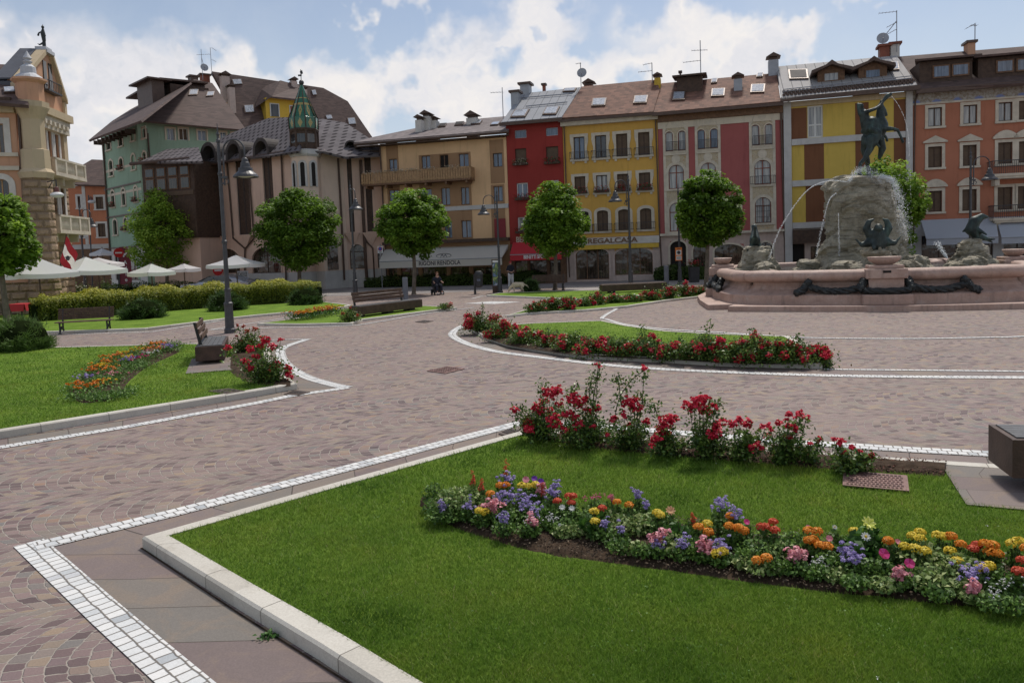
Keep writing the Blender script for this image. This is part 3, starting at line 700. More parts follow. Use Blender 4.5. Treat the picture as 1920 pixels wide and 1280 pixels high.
def skylight(root,x0,x1,y0,y1,pl,pane='sky_glass',skew=5,parent=None):
    A,N=pl; P=[onplane(x,y,A,N) for x,y in ((x0,y1),(x1,y1-1),(x1+skew*.6,y0-1),(x0+skew*.6,y0))]; q=MB()
    q.prism([p-N*.02 for p in P],.14,None,N); w=part(parent or root,'skylight',q,'gutter_metal')
    c=sum(P,V3((0,0,0)))/4; q=MB(); q.prism([p.lerp(c,.17)+N*.10 for p in P],.045,None,N); part(w,'pane',q,pane)
def chimney(root,F,x0,x1,y0,y1,d,m='pale_concrete',cap='gable',capm='gutter_metal',depth=.9,down=1.5):
    u0,u1,z0,z1=F.R(x0,x1,y0,y1,d); q=MB(); q.box((u0,d,z0-down),(u1,d+depth,z1),F); o=part(root,'chimney',q,m)
    q=MB(); w=u1-u0; e=w*.14+.06
    if cap=='gable':
        q.box((u0+.1,d+.1,z1),(u1-.1,d+depth-.1,z1+.22),F)
        hh=min(.6,w*.42)
        q.prism([(u0-e,d-e,z1+.22),(u1+e,d-e,z1+.22),((u0+u1)/2,d-e,z1+.22+hh)],depth+2*e,F,F.n)
    elif cap=='flat': q.box((u0-e,d-e,z1+.002),(u1+e,d+depth+e,z1+.16),F)
    part(o,'chimney_cap',q,capm); return o
def antenna(label,F,px,y0,y1,d,arms,dish=None,group='roof aerials'):
    b=F.P(px,y0,d); t=F.P(px,y1,d); t=V3((b.x,b.y,t.z)); r=thing('roof_aerial',label,'aerial',tuple(b),0,group)
    q=MB(); q.tube([b-V3((0,0,.5)),t],.032,6); part(r,'mast',q,'grey_metal')
    for ax0,ay0,ax1,ay1 in arms:
        p0=F.P(ax0,ay0,d-.05); p1=F.P(ax1,ay1,d-.05); q=MB(); q.tube([p0,p1],.018,5); L=(p1-p0); n=max(3,int(L.length/.22))
        for k in range(n+1):
            c=p0.lerp(p1,k/n); q.tube([c-F.n*.25,c+F.n*.25],.009,4)
        part(r,'aerial_arm',q,'grey_metal')
    if dish:
        cx,cy,rp=dish; c=F.P(cx,cy,d-.3); R_=rp/FPX*c.y; q=MB(); prof=[(R_*k/6,(R_*k/6)**2*.35) for k in range(7)]
        q2=MB(); q2.lathe(prof,(0,0,0),18,cap=False); mt=Matrix.Rotation(R(90-12),3,'X'); q2.v=[tuple(c+F.ux*(mt@V3(v)).x+F.n*((mt@V3(v)).y)+V3((0,0,(mt@V3(v)).z))) for v in q2.v]
        q2.tube([c-F.n*R_*.7,c-V3((0,0,R_*.9))],.02,5); q2.tube([c,t.lerp(b,.3)],.03,5)
        part(r,'satellite_dish',q2,'grey_metal')
    return r
def rectbox(root,name,F,x0,x1,y0,y1,d0,d1,m):
    q=MB(); F.pxbox(q,x0,x1,y0,y1,d0,d1); return part(root,name,q,m)
def hband(root,name,F,u0,u1,z0,z1,d0,d1,m):
    q=MB(); q.box((u0,d0,z0),(u1,d1,z1),F); return part(root,name,q,m)
def pipe(root,F,pts,r=.06,m='gutter_metal',name='drainpipe',d=-.12):
    q=MB(); q.tube([F(*(F.L(x,y,d)[0],d,F.L(x,y,d)[1])) for x,y in pts],r,7); return part(root,name,q,m)
def awning(name,label,F,xt0,xt1,yt0,yt1,xb0,xb1,yb0,yb1,vy,proj,m,group='shop awnings',txt=None):
    """top edge on the wall, front edge proj metres out, valance to vy px"""
    a=F.P(xt0,yt0,-.05); b=F.P(xt1,yt1,-.05); c=F.P(xb1,yb1,-proj); e=F.P(xb0,yb0,-proj)
    zt=(a.z+b.z)/2; zb=(c.z+e.z)/2; a.z=b.z=zt; c.z=e.z=zb
    r=thing(name,label,'awning',tuple(V3((a.x,a.y,0))),0,group); q=MB(); n=12
    for k in range(n):
        s0,s1=k/n,(k+1)/n
        q.prism([a.lerp(b,s0),a.lerp(b,s1),e.lerp(c,s1),e.lerp(c,s0)],.02,None,(0,0,1))
    for A,B in ((a,e),(b,c)): q.face([A,B,V3((B.x,B.y,zb-.02)),V3((A.x,A.y,zt-.25))])
    part(r,'canopy',q,m)
    zv=F.L((xb0+xb1)/2,vy,-proj)[1]; q=MB(); u0=(e-F.o).dot(F.ux); u1=(c-F.o).dot(F.ux)
    q.box((u0,-proj,zv),(u1,-proj+.012,zb+.015),F); V=part(r,'valance',q,m)
    q=MB()
    for s in (.12,.5,.88): q.tube([a.lerp(b,s)-V3((0,0,.5)),e.lerp(c,s)-V3((0,0,.04))],.025,6)
    q.tube([e+V3((0,0,-.02)),c+V3((0,0,-.02))],.03,6); part(r,'awning_arm',q,'grey_metal')
    return r,V,(u0,u1,zv,zb)
for nm,cl in (('canvas_white',(.60,.58,.54)),('canvas_red',(.50,.03,.04)),('lettering_dark',(.06,.055,.06)),('lettering_white',(.75,.75,.73)),('lettering_brown',(.20,.12,.07)),('panel_red',(.22,.03,.035)),('sign_white',(.7,.7,.68)),('sign_orange',(.75,.22,.05)),('sign_blue',(.05,.12,.4)),('sign_red',(.5,.02,.02))):
    mat(nm,cl,.75,.05,2)
for nm_,cl_ in (('parasol_cloth',(.88,.88,.89)),('canvas_grey',(.66,.69,.74)),('canvas_ivory',(.84,.81,.74))):
  m,nt,b,out=newmat(nm_); b.inputs['Base Color'].default_value=cl_+(1,); b.inputs['Roughness'].default_value=.9; tr=nd(nt,'ShaderNodeBsdfTranslucent',{0:cl_+(1,)}); mx=nd(nt,'ShaderNodeMixShader',{0:.5}); lk(nt,b.outputs[0],mx.inputs[1]); lk(nt,tr.outputs[0],mx.inputs[2]); lk(nt,mx.outputs[0],out.inputs[0])
# ================================================================ the row of houses
REF=g(1145,527); Y1=Fa(REF,-.25)
FP=Fa(Y1(Y1.U(1238),0,0),-.28); F2=Fa(FP(FP.U(1471),0,0),-.305); FO=Fa(F2(F2.U(1711),0,0),-.24)
FR=Fa(Y1(Y1.U(1062),0,0),-.27); FT=Fa(FR(FR.U(957),0,0),-.265)
def house(name,label,F): return thing(name,label,'house',tuple(F.o))
# ---- ochre house with the shop sign
H=thing('ochre_house','ochre yellow town house with scrolled cream window surrounds and flower boxes','house',tuple(Y1.o)); F=Y1
u0,u1=0+F.U(1062),F.U(1238); zt=F.Z(1145,222)
cols=[(1086,1087.6,1094),(1126.5,1128.4,1130),(1166,1168,1170),(1207.5,1209,1211)]
def yy(a,b,x): return a+(b-a)*(x-1086)/(1207.5-1086)
zr1=(F.Z(1146,295),F.Z(1146,252.5)); zr2=(F.Z(1146,360),F.Z(1146,327.5)); zr3=(F.Z(1151,432.5),F.Z(1151,393.5))
cu=[F.U(c[0],275) for c in cols]; panes=[('blue_glass','glass','shutter_brown','shutter_brown'),('shutter_brown','curtain_glass','shutter_brown','shutter_brown'),('glass','shutter_brown','shutter_brown','shutter_brown')]
for i,c in enumerate(cu):
    w=.40
    window(F,H,(c-w,c+w,*zr1),panes[0][i],'dark_wood',sur=(.24,'cream_stone'),curl=True,sill='cream_stone',rail=.5)
    c2=F.U(cols[i][1],345); window(F,H,(c2-w,c2+w,*zr2),panes[1][i],'dark_wood',sur=(.22,'cream_stone'),curl=True,sill='cream_stone',box='red')
    c3=F.U(cols[i][2],415); window(F,H,(c3-w,c3+w,*zr3),panes[2][i],'dark_wood',arch=.16,sur=(.22,'cream_stone'),sill='cream_stone',rail=.5)
zs0,zs1=F.Z(1170,457),F.Z(1170,443.5)
# shop arches
for x0,x1 in ((1080,1142),(1153,1224)):
    r=F.R(x0,x1,465,524 if x0<1100 else 515); window(F,H,r,'shop_glass','brown_wood',mull=2,arch=.5,sur=(.16,'pale_pink_stone'),name='shop_window')
wall(F,H,u0,u1,zs1+.02,zt,'ochre_plaster'); wall(F,H,u0,u1,-.1,zs1,'pale_pink_stone','shop_wall')
hband(H,'sign_board',F,u0+.05,u1-.05,zs0,zs1-.03,-.22,0,'white_stone')
hband(H,'sign_board_edge',F,u0+.1,u1-.1,zs0-.33,zs0-.01,-.20,-.02,'gold_plaster')
q=MB(); sh=zs1-zs0; a,b=F.U(1098,452),F.U(1200,449); addtext(q,'REGALCASA',sh*.95,lambda x,y,z:F((a+b)/2+x*1.0,-.24-z,(zs0+zs1)/2+y),.03,.012,(b-a)/(sh*.95*6.0)); part(H,'shop_lettering',q,'lettering_brown')
hband(H,'cornice',F,u0-.1,u1+.05,zt-.35,zt,-.35,.0,'cream_stone'); 
q=MB(); rp=F.R(1140,1141,162,163,5.5)
E0=F(u0,-.6,F.Z(1145,216,-.6)); E1=F(u1,-.6,E0.z); RP=F.P(1160,156,5.)
_,PL=roofpoly(H,[(1053,221),(1091,162.5),(1230,149.5),(1237,168),(1225,209.5)],(E0,E1,RP),'red_brown_tiles')
hband(H,'gutter',F,u0-.2,u1,E0.z-.22,E0.z-.05,-.72,-.55,'gutter_metal')
skylight(H,1108.7,1135,187,201,PL); skylight(H,1187,1212.6,182,196,PL)
chimney(H,F,1227,1238.5,146,170,4.,'gold_plaster'); chimney(H,F,1095,1112,160,166,6,'rust_red')
pipe(H,F,[(1229,222),(1232,300),(1236,420),(1241,510)],.05)
antenna('satellite dish on a thin mast above the left end of the ochre house',F,1089.5,160,118,5.2,[(1080,120,1089,118.5)],(1091,137,9))
antenna('aerial beside the yellow chimney between ochre and rose houses',F,1223,150,118,4.5,[(1197,135.5,1222,133),(1206,122,1222,118.5)])
# ---- brick-red house
F=FR; H=thing('red_house','narrow brick red house under a grey metal roof with a red awning','house',tuple(F.o))
u0,u1=F.U(957),F.U(1062)-.02; zt=F.Z(1000,228)
for x0,x1,y0,y1,pn,fr,bx in ((965,987,244,259,'blue_glass','grey_metal',0),(1023.6,1046,239.5,254.4,'blue_glass','grey_metal',0),(966,987,278.6,310,'shutter_brown','dark_wood','pale'),(1024,1047,274.7,307.5,'shutter_brown','dark_wood','red'),
    (969,990,343,375,'blue_glass','white_frame','red'),(1027,1048,338,371,'blue_glass','white_frame','red'),(971,991,407,437,'curtain_glass','white_frame','red'),(1029,1050,403,433,'curtain_glass','white_frame','red')):
    window(F,H,F.R(x0,x1,y0,y1),pn,fr,mull=0 if y0<260 or pn=='shutter_brown' else 1,box=bx,fw=.05 if fr!='white_frame' else .075)
for x0,x1 in ((966,990),(993,1026),(1030,1052)): window(F,H,F.R(x0,x1,488,526),'shop_glass','brown_wood',mull=0,name='shop_window')
zz=F.Z(1005,456); wall(F,H,u0,u1,zz,zt,'brick_red_plaster'); wall(F,H,u0,u1,-.1,zz-.01,'brown_wood','shop_wall')
q=MB(); a=F.U(971,449); addtext(q,'BENETTI SPORT',.62,lambda x,y,z:F(F.U(1008,450)+x,-.05-z,F.Z(1000,449)+y),.03,.01,.75); part(H,'shop_lettering',q,'cream_stone')
E0=F(u0,-.6,F.Z(1000,225,-.6)); E1=F(u1,-.6,E0.z); RP=F.P(1030,169.5,5.5)
_,PL=roofpoly(H,[(940,229),(958,204),(976,176),(1090,163.5),(1053,219.5)],(E0,E1,RP),'grey_metal_sheets')
hband(H,'gutter',F,u0-.3,u1+.1,E0.z-.25,E0.z-.03,-.74,-.56,'gutter_metal')
skylight(H,957,985,208,222,PL,skew=14); skylight(H,1017,1043,203,217,PL,skew=12); skylight(H,1055,1078,168,174,PL,skew=6)
chimney(H,F,958,972,173,207,3.,'grey_metal','flat'); chimney(H,F,975,992,158,178,5.,'grey_metal','flat'); chimney(H,F,1017,1022,160,171,6,'rust_red','flat',depth=.3)
pipe(H,F,[(1057,225),(1060,300),(1064,430),(1068,520)],.05)
for k,yy_ in enumerate((196,180)):
    A,N=PL; q=MB(); p0=onplane(978-k*8+8,yy_+6,A,N)+N*.1; p1=onplane(1064+k*10,yy_-2,A,N)+N*.1; q.tube([p0,p1],.04,5); part(H,'snow_guard',q,'grey_metal')
# ---- sand coloured house with wooden balcony
F=FT; H=thing('sand_house','sand coloured house with brown window bays and a long wooden balcony','house',tuple(F.o))
u0,u1=F.U(722),F.U(957)-.02; zt=F.Z(820,262)
tw=[(729,745,298,322),(790,807,292,317),(824,841,290,315),(860,879,288,313),(924,942,287,313),(729,748,356,380),(790,810,354,386),(827,844,352,385),(864,880,351,384),(925,943,349,378),(833,848,415,447),(865,884,413,446),(795,812,417,449),(729,747,420,450)]
for i,(x0,x1,y0,y1) in enumerate(tw): window(F,H,F.R(x0,x1,y0,y1),'blue_glass' if i!=2 else 'dark_void','brown_wood' if i!=4 else 'dark_wood')
zb=F.Z(820,455)
wall(F,H,u0,u1,zb,zt,'sand_plaster'); 
for x0,x1 in ((728,745),(752,785),(792,838),(845,880),(887,930)): window(F,H,F.R(x0,x1,500,530),'shop_glass','brown_wood',mull=1,name='shop_window')
wall(F,H,u0,u1,-.1,zb-.01,'umber_plaster','shop_wall')
def bay(x0,x1,y0,y1,nm='brown_panel',m='umber_plaster'):
    r=F.R(x0,x1,y0,y1); rs=[t for t in F.rects if t[0]<r[1] and t[1]>r[0] and t[2]<r[3] and t[3]>r[2]]
    us=sorted(set([r[0],r[1]]+[min(max(x,r[0]),r[1]) for t in rs for x in t[:2]])); zs=sorted(set([r[2],r[3]]+[min(max(x,r[2]),r[3]) for t in rs for x in t[2:4]])); q=MB()
    for i in range(len(us)-1):
        for k in range(len(zs)-1):
            a,b=(us[i]+us[i+1])/2,(zs[k]+zs[k+1])/2
            if us[i+1]-us[i]<1e-4 or zs[k+1]-zs[k]<1e-4 or any(t[0]<a<t[1] and t[2]<b<t[3] for t in rs): continue
            q.box((us[i],-.03,zs[k]),(us[i+1],.0,zs[k+1]),F)
    part(H,nm,q,m)
bay(725,747,264,340); bay(786,883,288,336); bay(919,945,262,344); bay(727,750,346,388); bay(787,884,339,387); bay(921,946,346,384)
bay(787,886,395,449); bay(922,948,390,447)
zz=F.Z(890,389); hband(H,'belt_course',F,u0,u1,zz-.16,zz+.16,-.09,0,'pale_concrete')
zz=F.Z(880,451); hband(H,'ribbed_ledge',F,u0,u1,zz-.12,zz+.12,-.45,0,'dark_wood')
rectbox(H,'red_notice_panel',F,927,948,410,446,-.10,-.031,'panel_red')
q=MB()
for yv,t in ((416,'PIZZA'),(426,'AL TRANCIO'),(436,'BIRRERIA')):
    pass
E0=F(u0,-1.3,F.Z(820,257,-1.3)); E1=F(u1,-1.3,E0.z); RP=F.P(880,229,5.5)
_,PL=roofpoly(H,[(663,267),(700,257),(776,241),(816,232),(872,229),(902,222),(950,218),(954,243)],(E0,E1,RP),'grey_brown_tiles',.22)
A,N=PL; p0=onplane(664,268,A,N); p1=onplane(954,244,A,N); q=MB(); q.tube([p0-V3((0,0,.14)),p1-V3((0,0,.14))],.11,8); part(H,'gutter',q,'gutter_metal')
q=MB(); q.prism([p0-V3((0,0,.35)),p1-V3((0,0,.35)),F(u1,0,E0.z-.2),F(F.U(680),0,E0.z-.2)],.06); part(H,'soffit',q,'dark_wood')
skylight(H,883,900,229,235,PL,skew=8); skylight(H,919,934,232,237,PL,skew=8); skylight(H,852,868,231,237,PL,'dark_void'); skylight(H,822,835,234,240,PL,'dark_void')
chimney(H,F,778.5,790,225,243,2.,'white_stone'); chimney(H,F,790.5,804.5,218,241,2.8,'white_stone'); chimney(H,F,805.5,817,226,235,3.4,'white_stone'); chimney(H,F,874,893,221,231,4.,'white_stone')
antenna('thin aerial with one long arm on the right end of the sand house roof',F,943.5,219,164,5.,[(920,174,943,173)])
ub0,ub1=F.U(679,340,-1.2),F.U(881,330,-1.2); zt_=F.Z(780,318,-1.2); zb_=F.Z(780,340,-1.2)
q=MB(); q.box((ub0,-1.2,zt_-.09),(ub1,-1.1,zt_),F); q.box((ub0,-1.2,zb_+.1),(ub1,-1.14,zb_+.17),F); nb=int((ub1-ub0)/.2)
for k in range(nb+1):
    c=ub0+(ub1-ub0)*k/nb; w=.075; q.box((c-w,-1.18,zb_+.02),(c+w,-1.15,zt_-.09),F)
for c in (ub0,ub1-.06): q.box((c,-1.17,zt_-.08),(c+.06,0,zt_),F)
for k in range(6):
    z=0; c=-1.1+k*.2; q.box((ub1-.04,c,zb_+.05),(ub1,c+.12,zt_-.08),F); q.box((ub0,c,zb_+.05),(ub0+.04,c+.12,zt_-.08),F)
B_=part(H,'balcony',q,'light_wood'); q=MB(); q.box((ub0,-1.2,zb_-.12),(ub1,0,zb_+.02),F)
for k in range(6): c=ub0+.3+(ub1-ub0-.6)*k/5; q.box((c-.07,-1.15,zb_-.32),(c+.07,0,zb_-.12),F)
part(B_,'balcony_floor',q,'brown_wood')
rg=np.random.default_rng(8); C=[]
for c in (695,712,735,745,770,805,845): 
    uc=F.U(c,318,-1.2); n=60; C.append(np.stack([uc+rg.normal(0,.38,n),-1.22+rg.normal(0,.07,n),zt_+rg.uniform(-.1,.16,n)],1))
T=np.array([F.ux[:],F.n[:],(0,0,1)]); C=np.concatenate(C)@T+np.array(F.o[:]); Vv,Fc,rn=leafcloud(C,.1,rg); link('flowers',npmesh('flowers',Vv-np.array(worldloc(B_)[:]),Fc,rn),'pale_blooms',B_)
pipe(H,F,[(712,272),(716,340),(722,460),(726,535)],.06)
# awnings of these houses
r,Vv,(a,b,zv,zb)=awning('shop_awning','long ivory shop awning lettered along its front under the wooden balcony',FT,722,953,468,459,711,941,490,483,500,2.6,'canvas_ivory')
q=MB(); c=(FT.U(785,492,-2.6)+FT.U(863,491,-2.6))/2; wd=FT.U(863,491,-2.6)-FT.U(785,492,-2.6); hh=(zb-zv)*.8
addtext(q,'RIGONI RENDOLA',hh,lambda x,y,z:FT(c+x,-2.61-z,(zv+zb)/2+y),.004,.006,wd/(hh*8.3)); part(Vv,'lettering',q,'lettering_dark')
q=MB(); cx,cy=832,480
pts=[]
A=FT.P(780,464,-.05); N=(FT.P(780,489,-2.6)-A).cross(FT.ux).normalized(); N=N if N.z>0 else -N
for k in range(25):
    t=2*math.pi*k/24; pts.append(onplane(832+14*math.cos(t),479.5+4*math.sin(t)-.04*14*math.cos(t),A+N*.04,N))
q.tube(pts,.018,4,False)
for a_,b_ in (((826,482),(829,477)),((829,477),(832,482)),((832,482),(835,477)),((835,477),(838,482))): q.tube([onplane(*a_,A+N*.04,N),onplane(*b_,A+N*.04,N)],.022,4)
part(r,'emblem',q,'lettering_dark')
r,Vv,(a,b,zv,zb)=awning('shop_awning','red shop awning with white lettering on the brick red house',FR,962,1058,455,451,956,1053,477.5,474,487.5,1.9,'canvas_red')
c=FR.U(1004,483,-1.9); wd=FR.U(1029,482,-1.9)-FR.U(981,484,-1.9); hh=(zb-zv)*.8
q=MB(); addtext(q,'BENETTI SPORT',hh,lambda x,y,z:FR(c+x,-1.91-z,(zv+zb)/2+y),.004,.012,wd/(hh*7.6)); part(Vv,'lettering',q,'lettering_white')
q=MB(); q.box((a,-1.915,zb-.05),(b,-1.9,zb-.02),FR); part(Vv,'white_piping',q,'lettering_white')
# ---- rose house
F=FP; H=thing('rose_house','dark rose house with cream painted window panels and arched windows','house',tuple(F.o))
u0,u1=F.U(1238)+.02,F.U(1471)-.02; zt=F.Z(1344,208); zg=F.Z(1321,437)
m,nt,b,_=newmat('fresco_panel'); G=nd(nt,'ShaderNodeTexCoord').outputs['Object']
w1=noise(nt,G,5,3,.6,2).outputs[0]; c=RAMP(nt,w1,[(.35,(.42,.35,.23)),(.48,(.52,.44,.30)),(.58,(.36,.31,.25)),(.7,(.50,.30,.10))]); lk(nt,c,b.inputs['Base Color']); b.inputs['Roughness'].default_value=.9
colsP=[(1247,1289.5),(1306.7,1349.7),(1408,1452)]
for i,(a,b_) in enumerate(colsP):
    ya=(225,221,214)[i]; rr=F.R(a,b_,ya+8,436-i*2)
    c=(rr[0]+rr[1])/2; hw=(rr[1]-rr[0])/2
    y1t,y1b=((246,283),(242,279),(233,272))[i]
    z0,z1=F.Z((a+b_)/2,y1b),F.Z((a+b_)/2,y1t)
    for s in (-1,1): window(F,H,(c+s*.44-.27,c+s*.44+.27,z0,z1),'curtain_glass' if i!=1 else 'blue_glass','rust_red',mull=0,arch=.25,sur=(.07,'cream_plaster'))
    yb,yt=((354,309),(350,305),(346,300))[i]; window(F,H,(c-.53,c+.53,F.Z((a+b_)/2,yb),F.Z((a+b_)/2,yt)),'curtain_glass','rust_red',mull=1,trans=.33,arch=.5,sur=(.2,'cream_stone'),sill='cream_stone',rail=.55 if i==2 else False)
    yb,yt=((434,380),(430,375),(418,370))[i]; window(F,H,(c-.53,c+.53,F.Z((a+b_)/2,yb),F.Z((a+b_)/2,yt)),'curtain_glass','rust_red',mull=1,trans=.33,arch=.5,sur=(.2,'cream_stone'),sill='cream_stone',bars=i==2)
    # panel around the openings, 3 cm proud
    rs=[t for t in F.rects if t[0]<c+hw and t[1]>c-hw]
    z0_,z1_=zg+.05,rr[3]+.2
    us=sorted(set([c-hw,c+hw]+[x for t in rs for x in t[:2]])); zs=sorted(set([z0_,z1_]+[x for t in rs for x in t[2:4]])); q=MB(); qf=MB()
    for k in range(len(us)-1):
        for j in range(len(zs)-1):
            A,B=(us[k]+us[k+1])/2,(zs[j]+zs[j+1])/2
            if us[k+1]-us[k]<1e-4 or zs[j+1]-zs[j]<1e-4 or any(t[0]<A<t[1] and t[2]<B<t[3] for t in rs): continue
            q.box((us[k],-.03,zs[j]),(us[k+1],0,zs[j+1]),F)
    part(H,'painted_panel',q,'fresco_panel'); q=MB()
    for s in (-1,1): q.box((c+s*hw-.09,-.055,z0_),(c+s*hw+.09,-.0,z1_),F)
    zc=z1+.75
    for A,B in zip(arcpts(c-hw+.12,c+hw-.12,z1+.12,.75)[:-1],arcpts(c-hw+.12,c+hw-.12,z1+.12,.75)[1:]): q.tube([F(A[0],-.04,A[1]),F(B[0],-.04,B[1])],.05,5)
    q.lathe([(.26,0),(.26,.05),(.18,.05)],(0,0,0),16); nv=16*3
    q.v[-nv:]=[tuple(F(c+v[0],-.03-v[2],z1+.55+v[1])) for v in q.v[-nv:]]
    q.box((c-hw,-.12,z0-.30),(c+hw,0,z0-.14),F)
    zm=(z0+F.Z((a+b_)/2,(309,305,300)[i]))/2-.1
    q.lathe([(.3,0),(.3,.05),(.2,.05)],(0,0,0),16); q.v[-nv:]=[tuple(F(c+v[0],-.03-v[2],zm+v[1])) for v in q.v[-nv:]]
    q.box((c-hw+.1,-.15,z0-.15),(c+hw-.1,-.0,z0-.02),F)
    part(H,'panel_mouldings',q,'cream_stone')
    q=MB(); a0,b0=c-hw+.15,c+hw-.15
    for zz in (z0+.02,z0+.6): q.box((a0,-.28,zz),(b0,-.25,zz+.03),F)
    for k in range(15): x=a0+(b0-a0)*k/14; q.box((x-.009,-.275,z0),(x+.009,-.255,z0+.6),F)
    q.box((a0,-.28,z0),(a0+.03,0,z0+.03),F); q.box((b0-.03,-.28,z0),(b0,0,z0+.03),F); part(H,'balcony_railing',q,'iron')
for x0,x1,y0,y1,pn in ((1257,1287,452,527,'dark_void'),(1300,1326,458,508,'shop_glass'),(1340,1395,458,516,'shop_glass'),(1423,1449,454,505,'shop_glass')):
    window(F,H,F.R(x0,x1,y0,y1),pn,'dark_wood',mull=1 if pn!='dark_void' else 0,arch=.45,sur=(.13,'cream_stone'),name='shop_window')
wall(F,H,u0,u1,zg,zt,'rose_plaster'); wall(F,H,u0,u1,-.1,zg-.01,'pale_pink_stone','shop_wall')
hband(H,'ledge',F,u0,u1,zg-.1,zg+.06,-.28,-.0,'cream_stone'); 
zc=F.Z(1250,236); hband(H,'cream_frieze',F,u0,u1,zt-.95,zt-.5,-.07,0,'cream_plaster'); hband(H,'brown_cornice',F,u0,u1,zt-.49,zt-.05,-.2,0,'brown_wood'); hband(H,'cream_cornice',F,u0,u1,zt-.04,zt+.12,-.5,0,'cream_stone')
E0=F(u0,-.7,F.Z(1344,201,-.7)); E1=F(u1,-.7,E0.z); RP=F.P(1350,146,5.)
_,PL=roofpoly(H,[(1225.5,211),(1240,156.5),(1456,137),(1464,190)],(E0,E1,RP),'red_brown_tiles')
hband(H,'gutter',F,u0-.3,u1,E0.z-.25,E0.z-.05,-.82,-.65,'gutter_metal')
for a in ((1260.6,1284,175,190),(1333,1358,169,183),(1406.7,1433,161,176),(1333,1344,150,158),(1418,1430,140,147)): skylight(H,*a,PL,skew=3)
r=F.R(1269,1317,144,166,2.6); q=MB(); q.box((r[0],2.6,r[2]-.3),(r[1],4.5,r[3]),F); q.prism([(r[0]-.3,2.2,r[3]),(r[1]+.3,2.2,r[3]),(r[1]+.3,5.5,r[3]+.35),(r[0]-.3,5.5,r[3]+.35)],.12,F,(0,0,1)); part(H,'roof_dormer',q,'dark_wood')
chimney(H,F,1376,1392,148,184,2.,'grey_metal'); chimney(H,F,1441,1460,112,140,4.4,'grey_metal',down=.8); chimney(H,F,1274,1277,137,146,3.5,'dark_wood','flat',depth=.2)
pipe(H,F,[(1464,195),(1467,300),(1471,430),(1474,505)],.07)
q=MB(); F.pxbox(q,1368,1392,382,402,-.06,0); part(H,'wall_plaque',q,'cream_plaster')
antenna('tall aerial mast with two arms on the roof dormer of the rose house',F,1314,143,76,3.4,[(1297,95.2,1326,94),(1281,117.5,1314,113.5)])
# ---- lemon and brown house
F=F2; H=thing('lemon_house','lemon yellow house with brown panels in a pale beam grid and two dormers','house',tuple(F.o))
u0,u1=F.U(1471)+.02,F.U(1711)-.02; zt=F.Z(1590,182)
bz=[F.Z(1591,260),F.Z(1545,341.5),F.Z(1495,423)]
window(F,H,F.R(1514,1543,198,258),'curtain_glass','white_frame',mull=1,trans=.6,fw=.1)
window(F,H,F.R(1474,1509,457,525),'dark_void','dark_wood',mull=0,name='shop_window'); window(F,H,F.R(1520,1538,462,500),'shop_glass','dark_wood',mull=0,name='shop_window')
for x0,x1 in ((1545,1600),(1612,1700)): window(F,H,F.R(x0,x1,455,512),'shop_glass','dark_wood',mull=2,name='shop_window')
wall(F,H,u0,u1,bz[2],zt,'lemon_plaster'); wall(F,H,u0,u1,-.1,bz[2]-.01,'pale_pink_stone','shop_wall')
for x0,x1,a,b_ in ((1478,1513.5,zt-.35,bz[0]),(1604,1629,zt-.35,bz[0]),(1676,1703,zt-.35,bz[0]),(1508,1545,bz[0],bz[1]),(1604,1629,bz[0],bz[1]),(1676,1703,bz[0],bz[1]),(1510,1546,bz[1],bz[2]),(1604,1629,bz[1],bz[2]),(1676,1703,bz[1],bz[2])):
    ym=300; hband(H,'brown_panel',F,F.U(x0,ym),F.U(x1,ym),b_+.1,a-.1,-.02,0,'chocolate_plaster')
for z in bz: hband(H,'beam',F,u0+.5,u1-.4,z-.2,z+.2,-.16,0,'pale_concrete')
hband(H,'top_beam',F,u0+.5,u1-.4,zt-.35,zt,-.12,0,'buff_plaster')
hband(H,'post',F,u0,u0+.48,-.1,zt,-.19,0,'pale_concrete'); hband(H,'post',F,u1-.38,u1,-.1,zt,-.19,0,'pale_concrete')
hband(H,'fascia',F,u0+.5,u1-.4,bz[2]-1.2,bz[2]-.3,-.5,0,'dark_wood')
E0=F(u0,-.8,F.Z(1590,171,-.8)); E1=F(u1,-.8,E0.z); RP=F.P(1569,114.5,5.2)
_,PL=roofpoly(H,[(1465,184),(1456.5,125),(1681,104.5),(1720,159)],(E0,E1,RP),'pale_metal_sheets')
hband(H,'gutter',F,u0-.2,u1+.3,E0.z-.32,E0.z-.05,-.92,-.72,'gutter_metal')
A,N=PL
for k in range(2):
    q=MB(); q.tube([onplane(1469,178-k*4,A,N)+N*.22,onplane(1709,153-k*4,A,N)+N*.22],.03,5)
    for j in range(9): t=j/8; p=onplane(1469+240*t,178-25*t-k*4,A,N); q.tube([p,p+N*.24],.02,4)
    part(H,'snow_guard',q,'grey_metal')
q=MB()
for j in range(3):
    for i in range(34): t=(i+.5*(j%2))/34; p=onplane(1470+246*t,180-24*t-j*3.2,A,N); q.box(tuple(p-V3((.08,.08,.02))),tuple(p+V3((.08,.08,.13))))
part(H,'snow_stops',q,'gutter_metal')['kind']='stuff'
skylight(H,1480,1516,133.4,150.6,PL,'dark_sheet',skew=-4); skylight(H,1668,1686,119,134,PL,skew=-4)
